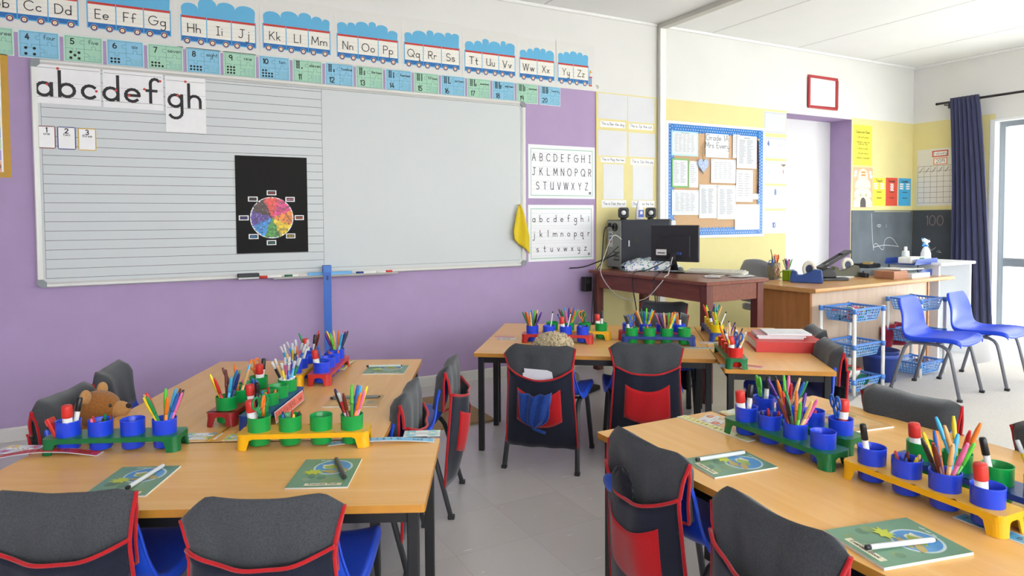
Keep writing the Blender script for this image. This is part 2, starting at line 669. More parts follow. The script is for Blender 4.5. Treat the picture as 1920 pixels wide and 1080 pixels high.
xsb = sorted({XL, XR, *[q for w in WIN_B for q in w[:2]]}, reverse=True)
panels('wall_back', [XR - q for q in xsb], sorted({0, .9, CEIL, *[q for w in WIN_B for q in w[2:]]}), back_mat,
       Matrix.Translation((XR, YB, 0)) @ Matrix.Rotation(PI, 4, 'Z'))
panels('wall_left', [0, YW - YB], [0, YT, CEIL], lambda x, z: M_PURPLE if z < YT else M_WHITE,
       Matrix.Translation((XL, YB, 0)) @ Matrix.Rotation(PI / 2, 4, 'Z'))


def floor_mat():
    mt = bpy.data.materials.new('mat_vinyl_tiles')
    mt.use_nodes = True
    t = mt.node_tree
    b = t.nodes['Principled BSDF']
    tcn = t.nodes.new('ShaderNodeTexCoord')
    br = t.nodes.new('ShaderNodeTexBrick')
    br.offset = 0.0
    br.inputs['Scale'].default_value = 1.0
    br.inputs['Brick Width'].default_value = 0.32
    br.inputs['Row Height'].default_value = 0.32
    br.inputs['Mortar Size'].default_value = 0.0012
    br.inputs['Color1'].default_value = lin('#D3CFCC') + [1]
    br.inputs['Color2'].default_value = lin('#CBC7C4') + [1]
    br.inputs['Mortar'].default_value = lin('#BCB8B4') + [1]
    t.links.new(tcn.outputs['Object'], br.inputs['Vector'])
    # pale streaks
    mp = t.nodes.new('ShaderNodeMapping')
    mp.inputs['Rotation'].default_value = (0, 0, 0.7)
    mp.inputs['Scale'].default_value = (4, 26, 1)
    t.links.new(tcn.outputs['Object'], mp.inputs[0])
    nz = t.nodes.new('ShaderNodeTexNoise')
    nz.inputs['Scale'].default_value = 2.2
    nz.inputs['Detail'].default_value = 2
    t.links.new(mp.outputs[0], nz.inputs['Vector'])
    rr = t.nodes.new('ShaderNodeValToRGB')
    rr.color_ramp.elements[0].position = 0.70
    rr.color_ramp.elements[1].position = 0.73
    t.links.new(nz.outputs['Fac'], rr.inputs[0])
    n2 = t.nodes.new('ShaderNodeTexNoise')
    n2.inputs['Scale'].default_value = 2.5
    n2.inputs['Detail'].default_value = 5
    t.links.new(tcn.outputs['Object'], n2.inputs['Vector'])
    mx = t.nodes.new('ShaderNodeMixRGB')
    mx.inputs['Color2'].default_value = lin('#EFEDE9') + [1]
    t.links.new(rr.outputs[0], mx.inputs['Fac'])
    t.links.new(br.outputs['Color'], mx.inputs['Color1'])
    m2 = t.nodes.new('ShaderNodeMixRGB')
    m2.blend_type = 'MULTIPLY'
    m2.inputs['Fac'].default_value = 0.12
    t.links.new(mx.outputs[0], m2.inputs['Color1'])
    t.links.new(n2.outputs['Fac'], m2.inputs['Color2'])
    t.links.new(m2.outputs[0], b.inputs['Base Color'])
    b.inputs['Roughness'].default_value = 0.28
    return mt


fl = MB()
fl.box(((XL + XR) / 2, (YW + YB) / 2, -0.05), (XR - XL + .4, YW - YB + .8, 0.1), floor_mat())
struct(fl.build('floor'))
ce = MB()
ce.box(((XL + XR) / 2, (YW + YB) / 2, CEIL + 0.06), (XR - XL + .3, YW - YB + .3, 0.12), M_CEIL)
struct(ce.build('ceiling'))
M_JOINT = M('#BDBDBB', 0.8, 0)
for k, x in enumerate((0.4, 1.6, 2.8, 4.62, 5.80, 6.99)):
    j = MB()
    j.box((x, (YW + YB) / 2, CEIL - 0.0008), (0.012, YW - YB - 0.06, 0.0016), M('#D5D5D3', 0.8, 0))
    struct(j.build('trim_%d' % (k + 20)))
# movable-wall channel: a pilaster on the board wall and the track running along the ceiling
tr = MB()
tr.box((4.02, YW - 0.02, CEIL / 2), (0.065, 0.04, CEIL), M('#F2F1EE', 0.5, 0.01))
tr.box((3.983, YW - 0.012, CEIL / 2), (0.010, 0.024, CEIL), M('#B9B7AE', 0.5, 0.01))
struct(tr.build('trim_1', bev=0.003))
tr = MB()
tr.box((4.02, (YW + YB) / 2, CEIL - 0.02), (0.075, YW - YB - .02, 0.04), M('#C9C7BE', 0.5, 0.01))
struct(tr.build('trim_2', bev=0.003))
# coving lines
cv = MB()
cv.box(((XL + 3.97) / 2, YW - 0.012, CEIL - 0.012), (3.97 - XL, 0.024, 0.024), M_CEIL)
cv.box(((XR + 4.06) / 2, YW - 0.012, CEIL - 0.012), (XR - 4.06, 0.024, 0.024), M_CEIL)
struct(cv.build('trim_3', bev=0.006))
cv = MB()
cv.box((XR - 0.012, (YW + YB) / 2, CEIL - 0.012), (0.024, YW - YB - 0.05, 0.024), M_CEIL)
struct(cv.build('trim_4', bev=0.006))
# thin batten at the purple / yellow boundary
bt = MB()
bt.box((PB + 0.006, YW - 0.004, 1.16 + 0.04), (0.012, 0.008, 2.22), M('#E7D98A', 0.6, 0.02))
struct(bt.build('trim_5'))


def skirting(name, x0, x1):
    s = MB()
    s.prism([(0, 0), (-0.016, 0), (-0.016, 0.068), (-0.010, 0.078), (0, 0.078)], x0, x1, M_SKIRT, axis='x')
    return struct(s.build(name, loc=(0, YW - 0.001, 0)))


skirting('baseboard_front', XL, 3.97)
skirting('baseboard_middle', 4.07, DX0)
skirting('baseboard_end', DX1, XR)

# door recess: purple lining and white door leaf
RD = 0.26
dl = MB()
dl.fixn = False
MP2 = M_PURPLE
dl.add([(DX0, 0, 0), (DX0, RD, 0), (DX0, RD, DZ), (DX0, 0, DZ)], [(0, 1, 2, 3)], MP2)
dl.add([(DX1, 0, 0), (DX1, RD, 0), (DX1, RD, DZ), (DX1, 0, DZ)], [(3, 2, 1, 0)], MP2)
dl.add([(DX0, 0, DZ), (DX1, 0, DZ), (DX1, RD, DZ), (DX0, RD, DZ)], [(3, 2, 1, 0)], MP2)
struct(dl.build('trim_6', loc=(0, YW, 0)))
d = MB()
d.box(((DX0 + DX1) / 2, RD + 0.025, DZ / 2), (DX1 - DX0 + .06, 0.05, DZ + .04), M('#E2E2E2', 0.5, 0.01, 3))
door = struct(d.build('door_1', loc=(0, YW, 0)))
dh = MB()
dh.cyl((5.75, RD, 1.02), (5.75, RD - 0.05, 1.02), 0.012, 0.012, M('#A9A9A6', 0.3, 0, metal=1))
dh.cyl((5.75, RD - 0.045, 1.02), (5.86, RD - 0.045, 1.02), 0.009, 0.008, M('#A9A9A6', 0.3, 0, metal=1))
dh.build('door_handle', door)

# windows: aluminium frames with glass
M_ALU = M('#8F979E', 0.4, 0.02, metal=0.3)
M_REV = M('#EEF0F0', 0.6, 0.01)


def window(name, w, h, rails, mulls, T):
    """frame in local XZ (0..w, 0..h), facing -Y"""
    root = MB()
    fw, fd = 0.055, 0.05
    root.box((w / 2, 0, fw / 2), (w, fd, fw), M_ALU)
    root.box((w / 2, 0, h - fw / 2), (w, fd, fw), M_ALU)
    root.box((fw / 2, 0, h / 2), (fw, fd, h - 2 * fw), M_ALU)
    root.box((w - fw / 2, 0, h / 2), (fw, fd, h - 2 * fw), M_ALU)
    for z0, z1 in rails:
        root.box((w / 2, -0.002, (z0 + z1) / 2), (w - 2 * fw, fd, z1 - z0), M_ALU)
        root.box((w / 2, -0.010, z1 - 0.008), (w - 2 * fw, fd, 0.016), M('#9FA6AA', 0.4, 0.02, metal=0.3))
    for x in mulls:
        root.box((x, 0.001, h / 2), (0.06, fd, h - 2 * fw), M_ALU)
    o = struct(root.build(name, bev=0.003))
    o.matrix_world = T
    g = MB()
    g.box((w / 2, 0.012, h / 2), (w - 0.06, 0.005, h - 0.06), glass_mat())
    g.build('glass_pane', o)
    rv = MB()
    D = 0.12
    rv.box((w / 2, -0.06, h + 0.012), (w + 0.10, D, 0.024), M_REV)
    rv.box((-0.025, -0.06, h / 2), (0.05, D, h), M_REV)
    rv.box((w + 0.025, -0.06, h / 2), (0.05, D, h), M_REV)
    rv.box((w / 2, -0.06, -0.012), (w + 0.10, D, 0.024), M_REV)
    rv.build('window_surround', o, bev=0.004)
    return o


for k, (y0, y1, z0, z1) in enumerate(WIN_R):
    mid = [(0.709 - z0, 0.800 - z0)] if k == 0 else [(0.5, 0.56)]
    window('window_%d' % (k + 1), y1 - y0, z1 - z0, mid, [(y1 - y0) * .5], Matrix.Translation((XR + 0.115, y1, z0)) @ Matrix.Rotation(-PI / 2, 4, 'Z'))
for k, (x0, x1, z0, z1) in enumerate(WIN_B):
    window('window_%d' % (k + 3), x1 - x0, z1 - z0, [(0.4, 0.46)], [(x1 - x0) * .5], Matrix.Translation((x1, YB - 0.115, z0)) @ Matrix.Rotation(PI, 4, 'Z'))

# ground outside the window
gr = MB()
gr.box((XR + 15.3, 0, -0.12), (30, 40, 0.1), M('#DAD8D0', 0.9, 0.06, 1.5))
struct(gr.build('ground_outside'))

# carpet by the window, brown mat by the wall
cp = MB()
cp.prism([(3.72, -3.2), (7.78, -3.2), (7.78, 3.06), (4.62, 3.02), (3.72, 2.70)], 0.0005, 0.009, M('#D9D4CC', 0.98, 0.10, 160, 0.6, 320, spec=0.1))
tag(cp.build('carpet'), 'pale beige carpet on the floor by the tall window', 'carpet')
mt_ = MB()
mt_.box((1.36, 3.98, 0.0085), (0.94, 0.68, 0.016), M('#A68A67', 0.95, 0.12, 140, 0.5, 300, spec=0.1))
tag(mt_.build('floor_mat', bev=0.004), 'brown mat on the grey tiles beside the purple wall', 'mat')

# ------------------------------------------------------------------ curtain and rod
cr = MB()
cr.cyl((XR - 0.10, 4.345, 2.488), (XR - 0.10, -0.6, 2.488), 0.013, 0.013, M('#3C3A40', 0.4, 0.02, metal=0.4))
cr.ball((XR - 0.10, 4.345, 2.488), 0.015, M('#3C3A40', 0.4, 0.02, metal=0.4))
rod = MB()
rodo = tag(cr.build('curtain_rod'), 'dark metal curtain rod above the tall window', 'curtain rod')
for y in (4.26, 1.9, -0.4):
    b = MB()
    b.box((XR - 0.05, y, 2.466), (0.10, 0.016, 0.012), M('#3C3A40', 0.4, 0.02, metal=0.4))
    b.box((XR - 0.005, y, 2.466), (0.01, 0.03, 0.06), M('#3C3A40', 0.4, 0.02, metal=0.4))
    b.build('rod_bracket', rodo)
rows = []
NU, NV = 120, 26
for j in range(NV + 1):
    t = j / NV
    z = 2.525 - t * (2.525 - 0.035)
    yl = 4.185 - 0.06 * math.sin(t * 2.5) + 0.01 * t
    yr = 3.915 - 0.19 * t ** 0.75
    row = []
    for i in range(NU + 1):
        u = i / NU
        amp = 0.020 + 0.026 * min(1, t * 1.6)
        f = math.sin(u * 2 * PI * 6.5 + 0.5 * math.sin(t * 2.2 + u * 3)) + 0.25 * math.sin(u * 2 * PI * 13 + 1.2)
        row.append((XR - 0.115 - amp * f - 0.03 * math.sin(PI * u) * t, yl + (yr - yl) * u + 0.008 * math.sin(u * 2 * PI * 6.5 + 1.4), z))
    rows.append(row)
cu = MB()
cu.grid(rows, fabric('#383B58', '#4A4D6C', 0.9, 400, 0.1))
cuo = tag(cu.build('curtain', solid=0.003), 'long dark navy curtain gathered at the window edge', 'curtain')
hk = MB()
hk.tube([(XR - 0.10 + 0.022 * math.cos(a * PI / 8), 3.912, 2.488 + 0.022 * math.sin(a * PI / 8)) for a in range(16)], 0.004, M('#C8C8C8', 0.25, 0, metal=1), closed=True)
hk.build('curtain_ring', cuo)

# ------------------------------------------------------------------ things on the board wall
def px_rect(a, b, y=YW):
    p, q = on_y(a[0], a[1], y), on_y(b[0], b[1], y)
    return p.x, q.x, q.z, p.z


# alphabet train
T_BLUE = M('#62B4DE', 0.5, 0.02, 8)
T_RED = M('#C8362E', 0.5, 0.02)
T_DEEP = M('#1E6DB4', 0.5, 0.02)
T_CREAM = M('#F2EFE4', 0.5, 0.01)
T_WHEEL = M('#9C2F2B', 0.5, 0)
T_DARK = M('#3B2320', 0.5, 0)
T_YEL = M('#E9B52F', 0.5, 0)
T_LAM = M('#E4E3DE', 0.25, 0.01)
FAINT = M('#B5C3CF', 0.6, 0)
PINKL = M('#D9A9A0', 0.6, 0)


def cloud(w, seed, h):
    """puffy outline of uneven bumps, right to left closed along the bottom"""
    rnd = random.Random(seed)
    cuts = [0.0]
    while cuts[-1] < 1:
        cuts.append(cuts[-1] + rnd.uniform(.12, .30))
    k = cuts[-1]
    cuts = [c / k for c in cuts]
    pts = [(w - 0.004, 0), (0.004, 0)]
    n = len(cuts) - 1
    tilt = rnd.uniform(-.25, .25)
    for i in range(n):
        a, b = cuts[i] * w, cuts[i + 1] * w
        m_ = (a + b) / 2 / w
        hh = h * (0.66 + 0.34 * math.sin(PI * m_) * rnd.uniform(.6, 1.0) + tilt * (m_ - .5) + rnd.uniform(-.08, .08))
        r = (b - a) / 2
        bump = min(r * rnd.uniform(.55, .9), h * .30)
        base = max(.012, hh - bump)
        for q in range(8):
            t = PI - PI * q / 7
            pts.append(((a + b) / 2 + r * 0.995 * math.cos(t), base + bump * math.sin(t)))
    return pts


def train(letters, x0, z0, x1, z1, seed, ch=0.085, engine=False):
    n = len(letters)
    w, h = x1 - x0, z1 - z0
    top = 0.06 + h + ch
    s = Sheet(w + 0.042 + (0.045 if engine else 0), min(top + 0.03, CEIL - 0.03 - (z0 - 0.035)), T_LAM)
    ox, oz = 0.021, 0.035
    cw = w / n
    # cloud cut-out
    s.poly([(ox + x, oz + h - 0.004 + z) for x, z in cloud(w, seed, ch)], T_BLUE, 1)
    s.rect(ox - 0.004, oz + 0.012, ox + w + 0.004, oz + h + 0.004, T_BLUE, 2)
    for i in range(n):
        a = ox + i * cw
        s.rect(a + 0.003, oz + 0.045, a + cw - 0.003, oz + h - 0.014, T_CREAM, 3)
        s.rect(a + 0.002, oz + h - 0.014, a + cw - 0.002, oz + h, T_RED, 3)
        s.rect(a + 0.002, oz + 0.018, a + cw - 0.002, oz + 0.046, T_DEEP, 3)
        for k, zc in enumerate((0.068, 0.096, 0.122)):
            s.rect(a + 0.003, oz + zc, a + cw - 0.003, oz + zc + 0.0009, PINKL if k == 0 else FAINT, 4)
        for q in (0.22, 0.76):
            cx, cz = a + cw * q, oz + 0.016
            s.disc(cx, cz, 0.0205, T_BLUE, 4)
            s.disc(cx, cz, 0.017, T_WHEEL, 5)
            s.disc(cx, cz, 0.0125, T_DARK, 6)
            for kk in range(8):
                s.disc(cx + 0.0075 * math.cos(kk * PI / 4), cz + 0.0075 * math.sin(kk * PI / 4), 0.0034, T_CREAM, 7, 8)
            s.disc(cx, cz, 0.0045, T_YEL, 8, 10)
        if letters[i]:
            s.text(letters[i], a + cw / 2, oz + 0.071, 0.0265, 0.0050, INK, 8, 0.5, True)
    if engine:
        e = ox + w + 0.005
        s.rect(e, oz, e + 0.032, oz + 0.012, T_RED, 4)
        s.rect(e + 0.004, oz + 0.014, e + 0.010, oz + 0.07, T_RED, 4)
        s.rect(e + 0.022, oz + 0.014, e + 0.028, oz + 0.07, T_RED, 4)
        s.rect(e + 0.001, oz + 0.07, e + 0.034, oz + 0.08, T_RED, 4)
        s.rect(e + 0.010, oz + 0.014, e + 0.022, oz + 0.07, T_BLUE, 4)
        s.poly([(e + .004, oz + .08), (e + .007, oz + .08), (e + .016, oz + .135), (e + .011, oz + .135)], T_DEEP, 4)
        s.poly([(e + .014, oz + .13), (e + .036, oz + .118), (e + .010, oz + .105)], T_YEL, 5)
    nm = ' '.join(q for q in letters if q)
    return s.on_front('alphabet_poster', x0 - ox, z0 - oz, 'alphabet train poster with carriages lettered %s under a blue cloud' % nm, 'poster', 'alphabet train posters above the whiteboard')


TRAINS = [(['Bb', 'Cc', 'Dd'], (-0.79, 2.373, -0.358, 2.540), .11), (['Ee', 'Ff', 'Gg'], (-0.311, 2.371, 0.122, 2.538), .12), (['Hh', 'Ii', 'Jj'], (0.182, 2.354, 0.616, 2.526), .13),
          (['Kk', 'Ll', 'Mm'], (0.664, 2.364, 1.097, 2.536), .115), (['Nn', 'Oo', 'Pp'], (1.147, 2.358, 1.581, 2.530), .115), (['Qq', 'Rr', 'Ss'], (1.631, 2.358, 2.063, 2.528), .125),
          (['Tt', 'Uu', 'Vv'], (2.110, 2.356, 2.541, 2.526), .115), (['Ww', 'Xx'], (2.584, 2.352, 2.903, 2.522), .105), (['Yy', 'Zz'], (2.942, 2.352, 3.240, 2.518), .12)]
for k, (lt, (x0, z0, x1, z1), ch) in enumerate(TRAINS):
    train(lt, x0, z0, x1, z1, k + 3, ch, k == 8)
hkb = MB()
hkb.tube([(3.325 + 0.012 * math.cos(a), YW - 0.012, 2.352 + 0.012 * math.sin(a)) for a in [2.6 - k * 0.45 for k in range(10)]], 0.003, M('#B9B4A8', 0.3, 0, metal=1))
hkb.cyl((3.325, YW, 2.365), (3.325, YW - 0.014, 2.365), 0.003, 0.003, M('#B9B4A8', 0.3, 0, metal=1))
tag(hkb.build('wall_hook'), 'small wire hook on the white wall after the Z carriage', 'hook')

# number jigsaw cards
N_GREEN, N_BLUE, N_LINE = M('#A9D8BC', 0.5, 0.02), M('#8CC8E4', 0.5, 0.02), M('#2F6C78', 0.6, 0)
N_LAM = M('#D9E6E2', 0.3, 0.01)
WORDS = {3: 'three', 4: 'four', 5: 'five', 6: 'six', 7: 'seven', 8: 'eight', 9: 'nine', 10: 'ten', 11: 'eleven', 12: 'twelve', 13: 'thirteen', 14: 'fourteen', 15: 'fifteen', 16: 'sixteen', 17: 'seventeen', 18: 'eighteen', 19: 'nineteen', 20: 'twenty'}
DICE = {3: [(0, 2), (1, 1), (2, 0)], 4: [(0, 0), (2, 0), (0, 2), (2, 2)], 5: [(0, 0), (2, 0), (0, 2), (2, 2), (1, 1)]}


def knob(x, z, r, d):
    """jigsaw knob outline as a path bulging in direction d"""
    out = []
    for k in range(11):
        a = math.radians(-50 + 280 * k / 10)
        out.append((math.cos(a) * r, r * 0.9 + math.sin(a) * r))
    out = out[::-1]
    if d == 'up':
        return [(x + p, z + q) for p, q in out]
    if d == 'down':
        return [(x + p, z - q) for p, q in out]
    if d == 'left':
        return [(x - q, z + p) for p, q in out][::-1]
    return [(x + q, z + p) for p, q in out][::-1]


def number_card(n, X, Z):
    w, h = 0.195, 0.155
    s = Sheet(w, h, N_LAM)
    bgm = N_GREEN if n % 2 else N_BLUE
    s.rect(0.004, 0.004, w - 0.004, h - 0.004, bgm, 1)
    s.frame(0.010, 0.010, w - 0.010, h - 0.010, 0.0011, N_LINE, 2)
    cx, cz = w / 2 + 0.004, h / 2
    lw = 0.0013
    s.line([(cx, h - .010), (cx, h * .80)] + knob(cx, h * .75, .011, 'left') + [(cx, h * .70), (cx, cz), (cx, h * .33)] + knob(cx, h * .28, .011, 'right') + [(cx, h * .22), (cx, .010)], lw, N_LINE, 3)
    s.line([(.010, cz)] + [(w * .21, cz)] + knob(w * .27, cz, .011, 'down') + [(w * .33, cz), (cx, cz), (w * .70, cz)] + knob(w * .76, cz, .011, 'up') + [(w * .82, cz), (w - .010, cz)], lw, N_LINE, 3)
    word = WORDS[n]
    sx = min(0.0125, 0.075 / Sheet.width(word, 1.0, 0.35))
    s.text(word, w * .755, h * .71, sx, 0.0026, INK, 4, 0.35, True)
    if n <= 10:
        s.text(str(n), w * .22, h * .66, 0.0155, 0.0058, INK, 4, 0.4, True)
        if n in DICE:
            for a, b in DICE[n]:
                s.disc(w * .18 + a * .020, h * .14 + b * .0165, .0078, INK, 4, 12)
        else:
            cols = 3 if n in (6, 9) else 4
            for k in range(n):
                a, b = k % cols, k // cols
                s.disc(w * .13 + a * .0185, h * .14 + b * .0185, .0066, INK, 4, 12)
    else:
        s.text(str(n), w * .24, h * .14, 0.0165, 0.0056, INK, 4, 0.4, True)
        for k in range(n):
            col, row = k // 10, k % 10
            a, b = row // 5, row % 5
            s.rect(w * .12 + col * .032 + a * .0125, h * .60 + b * .0105, w * .12 + col * .032 + a * .0125 + .0098, h * .60 + b * .0105 + .0082, INK, 4)
    fl_ = M('#7FB3B8', 0.6, 0)
    m_ = min(n, 10)
    for k in range(m_):
        a, b = k % 3, k // 3
        s.frame(w * .63 + a * .022, h * .12 + b * .0145, w * .63 + a * .022 + .0125, h * .12 + b * .0145 + .010, .0016, fl_, 4)
    return s.on_front('number_card', X, Z, '%s jigsaw number card reading %d %s' % ('green' if n % 2 else 'blue', n, word), 'number card', 'jigsaw number cards along the wall', tilt=0.008 * noise1(n, 3))


for n in range(3, 21):
    number_card(n, -0.647 + (n - 4) * 0.2134, 2.178 - 0.0009 * (n - 4))

# yellow hundred chart at the left edge
hc = Sheet(0.62, 0.70, M('#C99A2E', 0.5, 0.03))
cols = ['#EFA0B8', '#8FC7EA', '#B5D433', '#F2B470', '#8FC7A0', '#EDE069', '#85B4D6', '#B4D8AE', '#B7A4DC', '#F2B596']
hc.rect(0.035, 0.03, 0.585, 0.67, WHITE, 1)
for r in range(10):
    for c in range(10):
        x, z = 0.042 + c * 0.0538, 0.60 - r * 0.0632
        hc.rect(x, z, x + 0.051, z + 0.060, M(cols[(r + (0 if c == 9 else c)) % 10], 0.5, 0), 2)
        hc.text(str(r * 10 + c + 1), x + 0.025, z + 0.018, 0.0125, 0.003, INK, 3, 0.35, True)
X0 = on_y(15, 128).x - 0.62
hc.on_front('hundred_chart', X0, on_y(13, 333).z, 'coloured hundred chart with ochre border at the left edge of the board wall', 'chart')

# ------------------------------------------------------------------ whiteboard
bx0, bx1, bz0, bz1 = -0.592, 2.622, 0.868, 2.173
wb = thing('whiteboard', 'long whiteboard with ruled left half and grey corners', 'whiteboard', (bx0, YW, bz0))
Wd, Hd = bx1 - bx0, bz1 - bz0
M_BOARD = M('#D3D8D8', 0.38, 0.01, 2, spec=0.3)
M_FRAME = M('#D5D5D0', 0.35, 0.01, metal=0.2)
s = Sheet(Wd - 0.03, Hd - 0.03, M_BOARD, 0.018)
LINE = M('#5C6066', 0.6, 0)
lx0, lx1 = 0.028, 1.605
for k in range(23):
    z = 0.035 + k * 0.0545
    if z < Hd - 0.06:
        s.rect(lx0, z, lx1, z + 0.0026, LINE, 1)
s.rect(lx0, 0.035, lx0 + 0.0018, Hd - 0.075, LINE, 1)
s.rect(lx1, 0.035, lx1 + 0.0022, Hd - 0.05, LINE, 1)
s.line([(0.03, Hd - 0.052), (Wd - 0.075, Hd - 0.052), (Wd - 0.062, Hd - 0.06), (Wd - 0.058, Hd - 0.08), (Wd - 0.058, 0.045)], 0.0022, LINE, 1)
s.line([(lx1, 0.035), (Wd - 0.07, 0.035)], 0.0018, LINE, 1)
s.build('writing_surface', wb, (0.015, -0.001, 0.015))
f = MB()
prof = [(0, 0), (-0.024, 0.0), (-0.028, 0.006), (-0.028, 0.018), (-0.022, 0.030), (0, 0.030)]
f.prism([(y, z) for y, z in prof], 0.045, Wd - 0.045, M_FRAME, axis='x')
f.prism([(y, Hd - z) for y, z in prof], 0.045, Wd - 0.045, M_FRAME, axis='x')
for x0, sg in ((0, 1), (Wd, -1)):
    f.prism([(x0 + sg * z, y) for y, z in prof], 0.045, Hd - 0.045, M_FRAME, axis='z')
f.build('frame', wb)
for cx, cz, sx, sz in ((0, 0, 1, 1), (Wd, 0, -1, 1), (0, Hd, 1, -1), (Wd, Hd, -1, -1)):
    c = MB()
    pts = [(0.047, 0.0), (0.047, 0.028), (0.028, 0.047), (0.0, 0.047), (0.0, 0.03)] + [(0.03 - 0.03 * math.cos(a), 0.03 - 0.03 * math.sin(a)) for a in (0.35, 0.8, 1.25)] + [(0.03, 0.0)]
    c.prism([(cx + sx * x, cz + sz * z) for x, z in pts], -0.031, -0.001, M('#8A9093', 0.4, 0.02), axis='y')
    c.build('corner_cap', wb)
tray = MB()
tray.prism([(0, 0.004), (-0.075, 0.004), (-0.082, 0.016), (-0.078, 0.018), (-0.072, 0.010), (-0.002, 0.010)], 1.28, 2.12, M_FRAME, axis='x')
tray.build('pen_tray', wb, (0, -0.024, -0.012))

# tray contents: eraser, markers, blue cloth strip and the hanging T ruler
TRAYZ = bz0 + 0.001


def marker_on(name, x0, x1, y, z, r, capc, label, body='#F4F4F0', grp=None, capfirst=True):
    o = thing(name, label, 'marker', ((x0 + x1) / 2, y, z + r), 0, grp)
    L = (x1 - x0) / 2
    b = MB()
    b.cyl((-L, 0, 0), (L, 0, 0), r, r, M(body, 0.4, 0.02), 12)
    b.build('barrel', o)
    c = MB()
    e = -L if capfirst else L
    dd = 1 if capfirst else -1
    c.cyl((e - dd * .004, 0, 0), (e + dd * .045, 0, 0), r * 1.12, r * 1.12, M(capc, 0.4, 0.02), 12)
    c.build('cap', o)
    return o


zt_ = TRAYZ - 0.003
yt = YW - 0.058
er = MB()
er.box((0.535, yt, zt_ + 0.026), (0.13, 0.05, 0.024), M('#3A3D42', 0.6, 0.05))
er.box((0.535, yt, zt_ + 0.0075), (0.126, 0.048, 0.013), M('#D6D6D2', 0.9, 0.05))
tag(er.build('board_eraser', bev=0.004), 'grey felt board eraser at the left end of the whiteboard ledge', 'board eraser')
marker_on('marker_pen', 0.607, 0.74, yt, zt_, 0.009, '#D6322C', 'red capped marker on the whiteboard ledge next to the eraser', grp='markers on the whiteboard ledge')
marker_on('marker_pen', 0.765, 0.85, yt, zt_, 0.009, '#1F6B4E', 'green capped marker on the whiteboard ledge', grp='markers on the whiteboard ledge')
marker_on('marker_pen', 0.855, 0.93, yt, zt_, 0.008, '#E7DDD8', 'white capped marker beside the green one on the ledge', grp='markers on the whiteboard ledge')
marker_on('marker_pen', 1.245, 1.38, yt, zt_, 0.009, '#22418C', 'dark blue capped marker on the ledge right of the ruler', grp='markers on the whiteboard ledge')
marker_on('marker_pen', 1.385, 1.495, yt, zt_, 0.009, '#D6322C', 'red capped marker on the ledge right of the ruler', capfirst=False, grp='markers on the whiteboard ledge')
cl = MB()
cl.box((1.06, yt - 0.006, zt_ + 0.014), (0.30, 0.030, 0.026), M('#6FB3E6', 0.3, 0.06))
tag(cl.build('plastic_sleeve', bev=0.006), 'light blue plastic strip lying behind the hanging ruler', 'sleeve')
ru = thing('ruler', 'long translucent blue ruler hanging from the whiteboard ledge', 'ruler', (1.028, YW - 0.113, 0.0), 0)
b = MB()
RB_ = M('#3F74D0', 0.25, 0.03, alpha=0.88)
b.prism(rrect(0.052, 0.60, 0.01, 4, 0, 0.64), -0.0015, 0.0015, RB_, axis='y')
b.build('blade', ru)
b = MB()
for k in range(58):
    L = 0.010 if k % 5 == 0 else 0.006
    for sg in (-1, 1):
        b.box((sg * (0.025 - L / 2), -0.0018, 0.36 + k * 0.01), (L, 0.0003, 0.0012), M('#1F3F8F', 0.5, 0))
b.box((0, -0.0018, 0.855), (0.012, 0.0003, 0.030), M('#1E2A55', 0.5, 0))
b.build('scale_marks', ru)
b = MB()
b.box((0, 0.012, 0.915), (0.060, 0.028, 0.052), M('#4F8BE2', 0.25, 0.03, alpha=0.9))
b.build('ruler_hook', ru, bev=0.006)

# letter sheets held on the board
BY = YW - 0.0215
LRED = M('#D63A32', 0.5, 0)


def letters_sheet(txt, a, b, reddots, label, tail=0.0):
    x0, x1, z0, z1 = px_rect(a, b, BY)
    w, h = x1 - x0, z1 - z0
    s = Sheet(w, h, PAPER)
    base = tail
    xh = 0.083
    for q, dash in ((base, 0), (base + xh, 1), (base + 2 * xh, 0)):
        if dash:
            for k in range(int(w / 0.009)):
                s.rect(0.004 + k * 0.009, q, 0.004 + k * 0.009 + 0.005, q + 0.0012, INK, 1)
        else:
            s.rect(0.006, q, w - 0.006, q + 0.0016, INK, 1)
    big = M('#232325', 0.6, 0.02)
    gap = 0.55
    tw = Sheet.width(txt, xh * .92, gap)
    x = (w - tw) / 2
    s.text(txt, x, base + 0.009, xh * .86, 0.0165, big, 2, gap)
    for rx, rz in reddots:
        s.disc(w * rx, base + rz * xh, 0.0075, LRED, 3, 10)
    return s.on_front('letter_sheet', x0, z0, label, 'letter sheet', 'big letter sheets on the whiteboard', y=BY)


letters_sheet('abc', (62, 117), (190, 200), [(.19, .88), (.355, 2.0), (.93, .62)], 'white sheet with big black letters a b c on the whiteboard', 0.036)
letters_sheet('def', (192, 130), (307, 208), [(.21, .82), (.42, .5), (.95, 1.72), (.68, 1.05)], 'white sheet with big black letters d e f on the whiteboard', 0.036)
letters_sheet('gh', (309, 142), (387, 251), [(.30, .92), (.50, 2.0)], 'white sheet with big black letters g h hanging lowest', 0.150)


def small_card(n, word, col, a, b):
    x0, x1, z0, z1 = px_rect(a, b, BY)
    w, h = x1 - x0, z1 - z0
    s = Sheet(w, h, M(col, 0.5, 0.03), poly=[(x + w / 2, z + h / 2) for x, z in rrect(w, h, 0.01, 3)])
    s.rect(0.005, 0.005, w - 0.005, h - 0.005, WHITE, 1)
    s.text(str(n), w / 2, h * .72, 0.013, 0.005, INK, 2, 0.4, True)
    s.text(word, w / 2, h * .60, 0.0085, 0.002, INK, 2, 0.35, True)
    s.on_front('number_card', x0, z0, 'small %s edged card reading %d %s on the whiteboard' % ({'#8C4A3C': 'brown', '#3F4C8C': 'navy', '#E2B93A': 'yellow'}[col], n, word), 'number card', 'small number cards on the whiteboard', y=BY)


